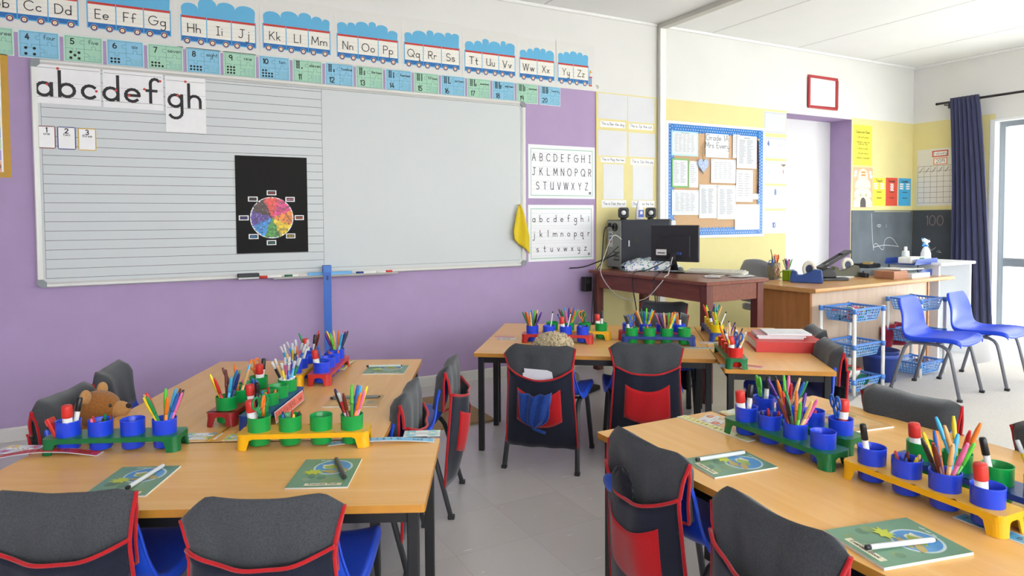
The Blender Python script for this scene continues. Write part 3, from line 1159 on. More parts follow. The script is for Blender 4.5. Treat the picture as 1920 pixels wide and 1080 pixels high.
small_card(1, 'one', '#8C4A3C', (70, 235), (105, 279))
small_card(2, 'two', '#3F4C8C', (107, 237), (143, 281))
small_card(3, 'three', '#E2B93A', (146, 240), (181, 283))

# colour wheel poster of round sweets on black card
x0, x1, z0, z1 = px_rect((440, 291), (578, 472), BY)
w, h = x1 - x0, z1 - z0
s = Sheet(w, h, M('#181716', 0.6, 0.03, spec=0.2))
cx, cz, R0 = w * .49, h * .365, w * .285
s.disc(cx, cz, R0 + 0.008, WHITE, 1, 40)
segs = ['#E5473F', '#DC3F7E', '#EF8A32', '#E8C41F', '#4E9B3F', '#3A93DD', '#5B3B9C', '#4A2A20']
rnd = random.Random(5)
for k in range(8):
    a0, a1 = math.radians(-22.5 + 45 * k), math.radians(22.5 + 45 * k)
    s.poly([(cx, cz)] + [(cx + R0 * math.sin(a0 + (a1 - a0) * q / 8), cz + R0 * math.cos(a0 + (a1 - a0) * q / 8)) for q in range(9)], M(segs[k], 0.5, 0.12, 60), 1.5)
pts = []
tries = 0
while len(pts) < 300 and tries < 9000:
    tries += 1
    a, r = rnd.random() * 2 * PI, R0 * math.sqrt(rnd.random())
    p = (r * math.sin(a), r * math.cos(a))
    if all((p[0] - q[0]) ** 2 + (p[1] - q[1]) ** 2 > 0.0105 ** 2 for q in pts):
        pts.append(p)
for p in pts:
    a = (math.degrees(math.atan2(p[0], p[1])) + 22.5) % 360
    hx = segs[int(a // 45)].lstrip('#')
    kk = rnd.choice((.72, .9, 1.0, 1.12))
    c = M('#' + ''.join('%02X' % min(255, int(int(hx[i:i + 2], 16) * kk)) for i in (0, 2, 4)), 0.35, 0.0)
    s.disc(cx + p[0], cz + p[1], 0.0082, c, 2, 12)
    s.disc(cx + p[0] - 0.002, cz + p[1] + 0.003, 0.0017, WHITE if rnd.random() < 0.22 else c, 3, 6)  # white dot is a highlight painted on some of the sweets
for ang, word, c in ((0, 'rooi', '#E5473F'), (42, 'pienk', '#E08AA8'), (90, 'oranje', '#EF6A32'), (138, 'geel', '#E8C41F'), (182, 'groen', '#2F9B5F'), (222, 'blou', '#3A93DD'), (270, 'pers', '#5B3B9C'), (318, 'bruin', '#5A3A2A')):
    px_, pz_ = cx + math.sin(math.radians(ang)) * (R0 + .046), cz + math.cos(math.radians(ang)) * (R0 + .036)
    s.rect(px_ - .030, pz_ - .016, px_ + .030, pz_ + .016, WHITE, 2)
    s.rect(px_ - .0235, pz_ - .0105, px_ + .0235, pz_ + .0105, M('#1D1C22', 0.5, 0), 3)
    s.text(word, px_, pz_ - .005, min(.0085, .042 / Sheet.width(word, 1, .35)), .0018, M(c, 0.5, 0), 4, .35, True)
s.on_front('colour_wheel_poster', x0, z0, 'black poster with a colour wheel of round sweets', 'poster', y=BY)

# yellow cloth hung on the right end of the board
pk = on_y(971, 385, BY)
rows = []
for j in range(16):
    t = j / 15
    wl = 0.012 + 0.058 * min(1, t * 1.5) ** 0.8
    row = []
    for i in range(21):
        u = i / 20
        zz = -0.008 - t * (0.33 + 0.05 * u * t - 0.07 * (1 - u) * t)
        row.append((-wl * 1.05 + u * 2 * wl * 1.08 + 0.018 * t, -0.030 - 0.014 * math.sin(u * 9 + t * 1.5) * (0.4 + t * .6), zz))
    rows.append(row)
c = MB()
c.grid(rows, fabric('#DDBE1E', '#EDD43C', 0.85, 160, 0.2))
clo = tag(c.build('cleaning_cloth', loc=(pk.x, BY, pk.z), solid=0.002), 'yellow cleaning cloth hanging from the right end of the whiteboard', 'cloth')
c = MB()
c.cyl((0, 0, 0), (0, -0.034, 0.002), 0.004, 0.004, M('#C9A33A', 0.4, 0))
c.ball((0, -0.034, 0), 0.010, M('#E2C42A', 0.6, 0.04))
c.build('hook', clo)

# two alphabet charts
def chart(rows_, a, b, lower, label):
    x0, x1, z0, z1 = px_rect(a, b)
    w, h = x1 - x0, z1 - z0
    s = Sheet(w, h, M('#F1F2F4', 0.18, 0.01))
    s.frame(0.022, 0.022, w - 0.022, h - 0.030, 0.005, M('#84BFA2', 0.5, 0), 1)
    ln = M('#9FA3B4', 0.6, 0)
    ink = M('#2A2632', 0.6, 0)
    for k, r in enumerate(rows_):
        base = h * (0.70 - k * 0.265)
        xh = 0.034
        for q in ((0, 1, 2) if not lower else (-1, 0, 1, 2)):
            s.rect(0.030, base + q * xh, w - 0.030, base + q * xh + 0.0009, ln, 1)
        n = len(r)
        for i, ch in enumerate(r):
            cx = 0.052 + (w - 0.104) * ((i + (0.5 if n < 9 else 0)) / (8 if n == 9 else n))
            g = glyph(ch)
            s.text(ch, cx, base, xh * (0.86 if not lower else 0.8), 0.0054, ink, 2, 0.45, True, 0.72 if not lower else 0.85)
    s.text('...', w * .86, 0.040, 0.012, 0.003, M('#7AA08C', 0.6, 0), 2, .6, True)
    for k in range(4):
        s.rect(w * .905 + k * .006, 0.036, w * .905 + k * .006 + .004, 0.058, ink, 2)
    return s.on_front('alphabet_chart', x0, z0, label, 'chart')


chart(['ABCDEFGHI', 'JKLMNOPQR', 'STUVWXYZ'], (990, 270), (1115, 373), False, 'laminated chart of capital letters right of the whiteboard')
chart(['abcdefghi', 'jklmnopqr', 'stuvwxyz'], (990, 384), (1113, 486), True, 'laminated chart of small letters under the capital letters')

# reading sheets with captions on the yellow strip
ROWS = [((1121, 174, 1176, 226), (1177, 180, 1227, 232)), ((1121, 243, 1175, 294), (1178, 248, 1228, 296)), ((1131, 307, 1169, 374), (1186, 310, 1224, 375))]
CAPS = [((1125, 226, 1172, 241), (1179, 231, 1224, 245)), ((1126, 294, 1172, 306), (1182, 297, 1226, 311)), ((1128, 375, 1174, 389), (1184, 376, 1227, 389))]
CT = [('This is Ben the dog', 'This is Jip the cat'), ('This is Meg the hen', 'This is Jan the pig'), ('This is Deb the rat', 'This is Sam the fox')]
WHERE = ['top', 'second', 'lowest']
for r in range(3):
    for c in range(2):
        q = ROWS[r][c]
        x0, x1, z0, z1 = px_rect(q[:2], q[2:])
        s = Sheet(x1 - x0, z1 - z0, M('#DCDDE0', 0.3, 0.02, 6))
        s.on_front('paper_sheet', x0, z0, 'blank glossy sheet in the %s row, %s column, on the narrow yellow strip' % (WHERE[r], ('left', 'right')[c]), 'sheet', 'glossy sheets on the yellow strip')
        q = CAPS[r][c]
        x0, x1, z0, z1 = px_rect(q[:2], q[2:])
        w, h = x1 - x0, z1 - z0
        s = Sheet(w, h, PAPER)
        t = CT[r][c]
        sz = (w * .9) / Sheet.width(t, 1, .32)
        s.text(t, w * .05, h * .36, sz, .0026, M('#4A4A58', 0.6, 0), 1, .32)
        s.on_front('caption_strip', x0, z0, 'paper caption strip reading %s' % t, 'caption', 'caption strips under the glossy sheets')

# ------------------------------------------------------------------ pin board
x0, x1, z0, z1 = 4.076, 5.335, 1.055, 2.120
pb = thing('pin_board', 'cork pin board with scalloped blue spotted border', 'pin board', (x0, YW, z0))
w, h = x1 - x0, z1 - z0
s = Sheet(w - .02, h - .02, M('#D3AE88', 0.95, 0.10, 90, 0.4, 250), 0.012)
s.build('cork', pb, (0.01, 0, 0.01))
f = MB()
for c, d in (((w / 2, -.009, .0125), (w, .018, .025)), ((w / 2, -.009, h - .0125), (w, .018, .025)), ((.0125, -.009, h / 2), (.025, .018, h - .05)), ((w - .0125, -.009, h / 2), (.025, .018, h - .05))):
    f.box(c, d, M('#F5F5F3', 0.4, 0.01))
f.build('frame', pb)
BB, DOT = M('#2E7CCB', 0.25, 0.10, 14), M('#DCEAF8', 0.4, 0)
for kb_, (ax, az, L, vert, flip) in enumerate( ((.025, h - .025, w - .05, 0, -1), (.025, .025, w - .05, 0, 1), (.025, .025, h - .05, 1, 1), (w - .025, .025, h - .05, 1, -1))):
    s = Sheet(t=0.0)
    D = .075
    n = int(L / .042)
    edge = []
    for k in range(n):
        for a in range(7):
            t = (k + a / 6) / n
            edge.append((t * L, D - .014 + .014 * abs(math.sin(a / 6 * PI))))
    P = [(0, 0), (L, 0)] + edge[::-1]
    tf = (lambda p: (ax + flip * p[1], az + p[0])) if vert else (lambda p: (ax + p[0], az + flip * p[1]))
    s.poly([tf(p) for p in P], BB, 1)
    k = 0
    while k * .03 < L - .02:
        for r_ in range(2):
            p = tf((.015 + k * .03 + (r_ * .015), .018 + r_ * .026))
            s.disc(p[0], p[1], .0046, DOT, 2 , 8)
        k += 1
    s.build('paper_border', pb, (0, -0.0132 - .0016 * kb_, 0))
PY = YW - 0.0200
GREY = M('#8F939E', 0.6, 0)


def note(a, b, label, base='#DFE1E4', rim=None, n=14, cols=3, head=False, txt=None, lay=0.0):
    x0, x1, z0, z1 = px_rect(a, b)
    w, h = x1 - x0, z1 - z0
    s = Sheet(w, h, M(rim, 0.5, 0.02) if rim else M(base, 0.5, 0.02))
    if rim:
        s.rect(.014, .014, w - .014, h - .014, M(base, 0.5, 0.02), 1)
    if txt:
        for k, t in enumerate(txt):
            s.text(t, w / 2, h * (.72 - .32 * k), .026, .0042, M('#3A3A46', 0.6, 0), 3, .42, True)
    else:
        rnd = random.Random(int(a[0] * 7 + a[1]))
        for k in range(n):
            z = h * (.86 - .74 * k / n)
            x = w * .12
            for c in range(cols):
                L = (w * .76 / cols) * (.45 + .45 * rnd.random())
                s.rect(x, z, x + L, z + h * .012, GREY, 3)
                x += w * .76 / cols
        if head:
            s.rect(w * .35, h * .92, w * .65, h * .935, M('#55596A', 0.6, 0), 3)
    for (px_, pz_) in ((.05, .95), (.95, .95)):
        s.disc(w * px_, h * pz_, .004, M('#4E6A9A', 0.4, 0), 4, 8)
    return s.on_front('pinned_paper', x0, z0, label, 'paper', 'papers pinned on the cork board', y=PY - lay)


note((1256, 245), (1306, 294), 'timetable on a pale blue card at the top left of the cork board', rim='#B9E0EC', n=12, cols=5, head=True)
note((1320, 250), (1363, 297), 'white notice with a handwritten class heading in large letters', rim='#DCEBF4', txt=['Grade 1A', 'Mrs Every'])
note((1371, 252), (1384, 297), 'narrow white paper half hidden at the top right of the cork board', n=10, cols=1)
note((1378, 254), (1415, 317), 'long white typed page at the top right of the cork board', n=22, cols=2, head=True, lay=.003)
note((1257, 297), (1288, 352), 'white list on green backing at the left of the cork board', rim='#7BC069', n=15, cols=2)
note((1289, 302), (1306, 352), 'narrow white list beside the green backed list', n=10, cols=1)
note((1330, 298), (1376, 344), 'white sheet with a table in the middle of the cork board', n=9, cols=4, lay=.001)
note((1377, 318), (1408, 379), 'white certificate with red corner marks on the cork board', n=10, cols=2, lay=.001)
note((1257, 356), (1307, 403), 'wide white sheet with blue corners at the lower left of the cork board', rim='#E2EEF8', n=12, cols=4)
note((1308, 346), (1341, 409), 'white typed list in the lower middle of the cork board', n=20, cols=2)
note((1342, 347), (1376, 411), 'white list with faint green leaf corners on the cork board', rim='#DDEBDD', n=18, cols=2, lay=.0008)
note((1375, 383), (1421, 430), 'blank white sheet at the lower right of the cork board', n=0, cols=1)
note((1408, 363), (1419, 374), 'tiny white ticket pinned beside the hanging lanyard', n=2, cols=2)
note((1256, 413), (1264, 424), 'tiny printed ticket at the lower left of the cork board', n=2, cols=1)

# heart, bulldog clip chain and lanyard
p = on_y(1314, 310)
hp = []
for k in range(40):
    t = 2 * PI * k / 40
    hp.append((0.0041 * 16 * math.sin(t) ** 3, 0.0047 * (13 * math.cos(t) - 5 * math.cos(2 * t) - 2 * math.cos(3 * t) - math.cos(4 * t))))
hb = MB()
hb.prism(hp, -0.012, 0.0, M('#AFC0DE', 0.6, 0.05), axis='y')
for q in ((-.03, .02), (.0, -.01), (.03, .02), (.012, .04), (-.012, -.045), (-.04, .045), (.03, -.02), (-.025, -.015)):
    hb.prism([(q[0] + .006 * math.cos(a), q[1] + .006 * math.sin(a)) for a in [2 * PI * k / 10 for k in range(10)]], -0.0126, -0.012, M('#D9E3F2', 0.6, 0), axis='y')
ho = tag(hb.build('heart_ornament', loc=(p.x, PY - 0.004, p.z)), 'pale blue spotted heart hanging on the cork board', 'ornament')
ch_ = MB()
pc = on_y(1313, 268)
ch_.tube([(0, -.006, .055), (-.004, -.006, .09), (.002, -.006, .13)], .0015, M('#9A8B70', 0.6, 0), 6)
for q in range(5):
    ch_.tube([(.006 * math.sin(q * 2) + .012 * math.cos(a), -.008, .10 + q * .022 + .016 * math.sin(a)) for a in [2 * PI * k / 10 for k in range(10)]], .002, M('#A59880', 0.35, 0, metal=.8), 5, closed=True)
ch_.build('hanging_string', ho)
ly = thing('lanyard', 'dark lanyard with a whistle hanging down the right side of the cork board', 'lanyard', (on_y(1418, 264).x, PY - 0.004, on_y(1418, 264).z))
b = MB()
b.tube([(0, 0, 0), (-.004, -.003, -.15), (.006, -.003, -.30), (.002, -.003, -.46)], .005, M('#33304A', 0.7, 0.05), 6)
b.tube([(0, 0, 0), (.014, -.003, -.16), (.010, -.003, -.31), (.004, -.003, -.44)], .003, M('#77656A', 0.7, 0.05), 6)
b.build('cord', ly)
b = MB()
b.cyl((.003, -.004, -.44), (.0, -.004, -.52), .008, .006, M('#2E2A55', 0.4, 0.02), 10)
b.build('whistle', ly)
b = MB()
b.cyl((0, .004, .004), (0, -.008, .004), .009, .009, M('#D9C49A', 0.4, 0), 12)
b.build('push_pin', ly)

# number posters in a column beside the board
BLUEINK = M('#3D62A8', 0.6, 0)
for k, (q, t, wd) in enumerate([((1433, 208, 1474, 252), '', ''), ((1433, 256, 1474, 298), '4', 'four'), ((1434, 301, 1474, 345), '6', 'six'), ((1433, 348, 1473, 391), '8', 'eight'), ((1432, 395, 1473, 437), '10', 'ten')]):
    x0, x1, z0, z1 = px_rect(q[:2], q[2:])
    w, h = x1 - x0, z1 - z0
    s = Sheet(w, h, M('#D6D9DC', 0.3, 0.01))
    s.frame(.012, .012, w - .012, h - .012, .0022, M('#8296C2', 0.6, 0), 1)
    if t:
        s.text(t, w * (.18, .2, .5, .45)[k - 1], h * (.58, .40, .62, .26)[k - 1], .024, .0095, BLUEINK if t != '6' else M('#B9D3EA', 0.6, 0), 2, .4, True, .8)
        s.text(wd, w * .62, h * (.6, .45, .66, .3)[k - 1], .008, .002, M('#9FB4D8', 0.6, 0), 2, .4)
    if t == '6':
        s.poly([(w * .72, h * .86), (w * .95, h * .88), (w * .93, h * .80), (w * .84, h * .76)], M('#8A6A58', 0.6, 0), 2)
        s.rect(w * .83, h * .46, w * .86, h * .62, M('#B04438', 0.6, 0), 2)
    lab = 'blank blue framed card at the top of the column left of the door' if not t else 'white number poster reading %s left of the door' % t
    s.on_front('number_poster', x0, z0, lab, 'number poster', 'number posters left of the door')

# red framed certificate over the door
x0, x1, z0, z1 = px_rect((1514, 140), (1568, 208))
w, h = x1 - x0, z1 - z0
fr = thing('picture_frame', 'red picture frame with a white certificate above the door', 'picture frame', (x0, YW, z0))
f = MB()
for c, d in (((w / 2, -.01, .014), (w, .02, .028)), ((w / 2, -.01, h - .014), (w, .02, .028)), ((.014, -.01, h / 2), (.028, .02, h - .056)), ((w - .014, -.01, h / 2), (.028, .02, h - .056))):
    f.box(c, d, M('#B23236', 0.35, 0.04))
f.build('frame', fr, bev=.004)
s = Sheet(w - .05, h - .05, M('#FAFAFA', 0.3, 0), .006)
s.frame(w * .12, h * .14, w * .76, h * .72, .003, M('#9FB4DC', 0.5, 0), 1)
for k in range(3):
    s.rect(w * .15, h * (.19 + .035 * k), w * .73, h * (.19 + .035 * k) + .002, GREY, 1)
s.build('certificate', fr, (.025, -.002, .025))

# rules, beehive, three group lists
def sheet_at(a, b, col, rough=.5):
    x0, x1, z0, z1 = px_rect(a, b)
    return Sheet(x1 - x0, z1 - z0, M(col, rough, 0.02)), x0, z0, x1 - x0, z1 - z0


s, x, z, w, h = sheet_at((1600, 233), (1634, 311), '#F5E94F')
OL = M('#6E6320', 0.6, 0)
s.text('Classroom Rules', w / 2, h * .80, (w * .74) / Sheet.width('Classroom Rules', 1, .35), .0045, OL, 1, .35, True)
for k, t in enumerate(['I will work quietly', 'I will help to keep the', 'classroom tidy', 'I will be my best', 'I will walk indoors', 'I will listen to everyone']):
    s.text(t, w / 2, h * (.68, .56, .51, .40, .28, .17)[k], min(.0105, (w * .72) / Sheet.width(t, 1, .35)), .0028, OL, 1, .35, True)
s.on_front('rules_poster', x, z, 'tall yellow classroom rules poster right of the door', 'poster')
s, x, z, w, h = sheet_at((1600, 313), (1635, 390), '#D9B48E')
CRM = M('#F3EBC9', 0.6, 0.02)
CRL = M('#CDBF8C', 0.6, 0)
tiers = [(.50, .30, .23), (.42, .45, .44), (.46, .47, .40), (.48, .29, .10)]
for (hw, zt2, zb2) in ((.48, .30, .02), (.44, .52, .26), (.40, .74, .49), (.25, .97, .71)):
    pl = [(w * (.5 - hw), h * zb2), (w * (.5 + hw), h * zb2)] + [(w * (.5 + hw * math.cos(a)), h * (zb2 + (zt2 - zb2) * (.35 + .65 * math.sin(a)))) for a in [PI * k / 14 for k in range(15)]]
    s.poly(pl, CRM, 1)
    s.line(pl[2:], .003, CRL, 2)
s.poly([(w * .36, h * .02), (w * .66, h * .02)] + [(w * (.51 + .15 * math.cos(a)), h * (.12 + .14 * math.sin(a))) for a in [PI * k / 10 for k in range(11)]], M('#57504F', 0.6, 0), 3)
for q in (.86, .79):
    s.rect(w * .40, h * q, w * .62, h * q + .018, M('#EE8A3C', 0.5, 0), 3)
for k, q in enumerate((.65, .57, .42)):
    s.rect(w * .28, h * q, w * .74, h * q + .006, FAINT, 3)
for qx in (.38, .66):
    s.disc(w * qx, h * .32, .016, M('#AFB98C', 0.6, 0), 3, 10)
for qx, qz in ((.12, .88), (.88, .87), (.10, .80), (.92, .78)):
    s.disc(w * qx, h * qz, .022, WHITE, 2, 10)
s.on_front('beehive_poster', x, z, 'beehive poster with cream tiers below the classroom rules', 'poster')
for (a, b, col, t, lab) in (((1637, 333), (1659, 386), '#F2E54A', 'Peach', 'yellow group list with white name slips beside the beehive'), ((1661, 333), (1682, 386), '#E0523F', 'Riverside', 'red group list between the yellow and blue lists'), ((1685, 334), (1707, 386), '#3FA9DC', 'Lansdale', 'blue group list nearest the corner of the room')):
    s, x, z, w, h = sheet_at(a, b, col)
    dk = M('#4A3A2A', 0.6, 0)
    s.text(t, w / 2, h * .85, (w * .5) / Sheet.width(t, 1, .35), .005, dk, 1, .35, True)
    if t == 'Riverside':
        for k in range(6):
            s.rect(w * (.36 + .03 * (k % 2)), h * (.76 - .045 * k), w * (.64 + .03 * (k % 2)), h * (.79 - .045 * k), WHITE, 2)
    else:
        for k in range(3):
            for c in (.08, .60):
                s.rect(w * c, h * (.76 - .08 * k), w * (c + .30), h * (.81 - .08 * k), WHITE, 2)
    for q in (.48, .27):
        s.rect(w * .30, h * q, w * .70, h * q + .008, dk, 1)
    s.on_front('group_list', x, z, lab, 'list', 'group lists by the corner')

# chalkboards
CHALK = M('#C9CDCE', 0.9, 0)
CB = M('#5E666D', 0.85, 0.16, 4.0)
s = Sheet(XR - DX1 - .03, 1.312 - .35, CB, .010)
w, h = XR - DX1 - .03, 1.312 - .35
def chk(pts):
    out = []
    for X_, Y_ in pts:
        q = on_y(1600 + X_ / 6, 400 + Y_ / 6)
        out.append((q.x - DX1 - .012, q.z - .35))
    return out


s.line(chk([(195, 5), (200, 180), (208, 330), (218, 415)]), .006, CHALK, 1)
s.line(chk([(215, 380), (222, 352), (238, 338), (258, 345), (280, 375), (305, 404), (326, 410), (334, 385), (336, 330), (350, 292), (378, 271), (410, 272), (440, 292), (470, 335), (492, 372)]), .006, CHALK, 1)
s.line(chk([(215, 382), (260, 370), (340, 356), (420, 362), (500, 374)]), .007, CHALK, 1)
s.line([(w * .42 + .03 * math.cos(a) + .004 * a, h * .82 + .014 * math.sin(a)) for a in [k * .5 for k in range(22)]], .004, CHALK, 1)
s.text(':', w * .56, h * .80, .03, .008, CHALK, 1)
s.line([(w * .36, h - .012), (w * .97, h - .016)], .012, M('#A9A88C', 0.9, 0), 1)
s.on_front('chalkboard', DX1 + .012, .35, 'smeared grey chalkboard with a looping chalk line right of the door', 'chalkboard')
s = Sheet(0.62, 1.312 - .35, M('#474D55', 0.85, 0.14, 4.0), .010)
w, h = .62, 1.312 - .35
PCH = M('#A58F92', 0.9, 0)
s.text('100', .16, h * .82, .055, .005, PCH, 1, .35)
s.line([(.20, h * .66), (.19, h * .58), (.22, h * .52), (.27, h * .56)], .004, CHALK, 1)
s.line([(.28, h * .51), (.33, h * .50), (.30, h * .53)], .004, CHALK, 1)
s.on_right('chalkboard', YW - .012, .35, 'dark chalkboard with a faint chalked 100 under the calendar', 'chalkboard')

# calendar
p, q = on_x(1720, 282), on_x(1722, 386)
w, h = 0.52, p.z - q.z
s = Sheet(w, h, M('#E4E2DA', 0.4, 0.01))
gx0, gz1 = .01, h * .70
BRN = M('#6A5A5E', 0.6, 0)
for k in range(8):
    s.rect(gx0, .03 + (gz1 - .03) * k / 7, w - .01, .03 + (gz1 - .03) * k / 7 + .003, BRN, 1)
for k in range(8):
    s.rect(gx0 + (w - .02) * k / 7, .03, gx0 + (w - .02) * k / 7 + .003, gz1, BRN, 1)
for k in range(7):
    s.line([(gx0 + .02 + k * .0714, gz1 - .07), (gx0 + .056 + k * .0714, gz1 - .02)], .006, BRN, 2)
s.rect(.17, h * .855, .345, h * .965, M('#D8563F', 0.5, 0), 1)
s.rect(.185, h * .875, .33, h * .945, WHITE, 2)
s.text('February', .257, h * .893, .0175, .003, M('#8A6A6A', 0.6, 0), 3, .35, True, .8)
s.rect(.185, h * .72, .335, h * .835, M('#EE8240', 0.5, 0), 1)
s.rect(.195, h * .733, .325, h * .822, WHITE, 2)
s.text('2019', .26, h * .750, .019, .0042, INK, 3, .4, True)
s.on_right('calendar', p.y, q.z, 'white wall calendar for February 2019 beside the curtain', 'calendar')

# ------------------------------------------------------------------ pupil tables
M_TOP = wood('#EBB160', '#F2C07A', 0.30, 3.0, (0.9, 9, 9), 0.35)
M_EDGE = M('#C98A34', 0.4, 0.08, 20)
M_BLK = M('#17181B', 0.38, 0.03)
TL, TW = 1.25, 0.507


def table(x, y, ang, label, L=TL, Wd_=TW, z=TZ):
    """x, y: a corner; the long side runs along ang, the short side to its left"""
    t = thing('school_table', label, 'table', (x, y, 0), ang, 'pupil tables')
    mb = MB()
    th = 0.020
    p = rrect(L, Wd_, 0.008, 3, L / 2, Wd_ / 2)
    n = len(p)
    vs = [(a, b, z - th) for a, b in p] + [(a, b, z) for a, b in p]
    mb.add(vs, [(i, (i + 1) % n, n + (i + 1) % n, n + i) for i in range(n)], M_EDGE)
    mb.add(vs, [tuple(range(n))[::-1]], M_EDGE)
    mb.add(vs, [tuple(range(n, 2 * n))], M_TOP)
    mb.build('tabletop', t)
    ins, q = 0.034, 0.030
    for cx in (ins, L - ins):
        for cy in (ins, Wd_ - ins):
            lg = MB()
            lg.box((cx, cy, (z - th) / 2), (q, q, z - th - 0.0005), M_BLK)
            lg.build('leg', t, bev=0.003)
    ap = MB()
    ah = 0.034
    zz = z - th - ah / 2 - 0.0005
    for cy in (ins, Wd_ - ins):
        ap.box((L / 2, cy, zz), (L - 2 * ins - q, 0.022, ah), M_BLK)
    for cx in (ins, L - ins):
        ap.box((cx, Wd_ / 2, zz), (0.022, Wd_ - 2 * ins - q, ah), M_BLK)
    ap.build('apron', t)
    return t


def rotv(a):
    return Vector((math.cos(a), math.sin(a)))


AL = math.radians(-26.4)            # left group: direction along the front edge
uL, nL = rotv(AL), rotv(AL + PI / 2)
FRc = Vector((0.585, 1.559))
c = FRc - uL * TL
table(c.x, c.y, AL, 'nearest wooden table on the left with a yellow and a green pot rack')
BRc = Vector((1.196, 3.208))
c = BRc - nL * TL
table(c.x, c.y, AL + PI / 2, 'wooden table running back to the board wall, right one of the left pair')
c2 = c - uL * (TW + 0.002)
table(c2.x, c2.y, AL + PI / 2, 'wooden table running back to the board wall, left one behind the teddy')
AM = math.radians(-37.2)
uM, nM = rotv(AM), rotv(AM + PI / 2)
c = Vector((1.488, 3.21))
table(c.x, c.y, AM, 'middle wooden table with two bagged chairs in front of it')
c = c + nM * (TW + 0.002)
table(c.x, c.y, AM, 'middle wooden table behind the first, nearest the board wall')
c = Vector((2.355, 2.278)) + uM * 0.5 + uM * 0.0
table(c.x, c.y, AM + PI / 2, 'wooden table carrying the red binder', TL, 0.50)
AR = math.radians(-91.2)
uR, nR = rotv(AR), rotv(AR + PI / 2)
c = Vector((1.80, 1.815))
table(c.x - 0.508, c.y + 0.0, AR, 'nearest wooden table on the right beside two bagged chairs')
table(c.x + 0.008, c.y - 0.04, AR, 'far wooden table of the right pair under the window glare')

# ------------------------------------------------------------------ chairs
PROF = [(.212, .360, .185), (.216, .380, .199), (.200, .396, .209), (.16, .402, .213), (.08, .397, .215), (0, .389, .216), (-.07, .384, .214), (-.115, .389, .207),
        (-.145, .408, .198), (-.163, .443, .189), (-.173, .49, .174), (-.182, .54, .166), (-.190, .585, .161), (-.197, .622, .152), (-.201, .645, .138), (-.203, .654, .118)]


def chair_meshes(shellmat, framemat):
    out = {}
    rows = []
    us = [-1, -.96, -.86, -.7, -.5, -.25, 0, .25, .5, .7, .86, .96, 1]
    for k, (y, z, hw) in enumerate(PROF):
        b = min(1, max(0, (k - 7) / 4))          # 0 on the seat, 1 on the backrest
        row = []
        for u in [-1.001] + us + [1.001]:
            au = min(1, abs(u))
            dz = (0.016 * au ** 4 + 0.0) * (1 - b) - 0.006 * (1 - au * au) * (1 - b)
            dy = 0.030 * au ** 2 * b * (1 - .75 * max(0, (z - .54) / .114))
            x = u * hw
            if abs(u) > 1:
                x = math.copysign(hw + 0.004, u)
                dz -= 0.030 * (1 - b) + 0.002
                dy -= 0.014 * b
            row.append((x, y + dy, z + dz))
        rows.append(row)
    s = MB()
    s.grid(rows, shellmat)
    out['shell'] = s
    fr = []
    for sx in (-1, 1):
        def P(y, z):
            return (sx * (0.200 - 0.018 * min(1, z / .36)), y, z)
        path = [P(-.222, .004), P(-.150, .270), P(-.137, .310), P(-.118, .338), P(-.09, .353), P(-.05, .358), P(.05, .360), P(.095, .355), P(.125, .340), P(.145, .312), P(.157, .270), P(.215, .004)]
        f = MB()
        f.tube(path, 0.0135, framemat, 10, flat=0.8)
        fr.append(f)
    out['frames'] = fr
    cb = []
    for y in (-.055, .06):
        f = MB()
        f.cyl((-.182, y, .364), (.182, y, .364), .008, .008, framemat, 8)
        cb.append(f)
    out['bars'] = cb
    caps = []
    for sx in (-1, 1):
        for y in (-.222, .215):
            f = MB()
            f.box((sx * .200, y, .009), (.027, .030, .018), M('#2A2A2D', 0.7, 0.03))
            caps.append(f)
    out['caps'] = caps
    return out


def make_chair(kind, name, label, cat, group):
    """kind is (shell material, frame material)"""
    q = chair_meshes(*kind)
    t = thing(name, label, cat, (0, 0, 0), 0, group)
    q['shell'].build('seat_shell', t, solid=0.007, subd=1)
    fs = [f.build('side_frame', t) for f in q['frames']]
    for f in q['bars']:
        f.build('cross_bar', t)
    for k, f in enumerate(q['caps']):
        f.build('foot_cap', fs[k // 2], bev=0.003)
    return t


def copy_thing(o, label=None, group=None):
    c = o.copy()
    COL.objects.link(c)
    if label:
        c['label'] = label
    if group:
        c['group'] = group
    for ch in o.children:
        d = ch.copy()
        COL.objects.link(d)
        d.parent = c
        for g in ch.children:
            e = g.copy()
            COL.objects.link(e)
            e.parent = d
    return c


def put(o, x, y, facing_deg, k=1.0, z=0.0):
    o.location = (x, y, z)
    o.rotation_euler = (0, 0, math.radians(facing_deg - 90))
    o.scale = (k, k, k)
    return o


M_SHELL = M('#2450D6', 0.34, 0.03, 6)
M_FRAME_D = M('#3E4043', 0.42, 0.06, 30)
M_FRAME_G = M('#6E6F77', 0.4, 0.04, 30)
pupil0 = None
KP = 0.93

G1, G2 = '#36383B', '#505357'
FAB_G = fabric(G1, G2, 0.95, 260)
FAB_N = fabric('#171A26', '#242838', 0.95, 260)
FAB_R = fabric('#AE131A', '#C01E24', 0.9, 260)
FAB_P = fabric('#AC151C', '#BC2027', 0.85, 200)


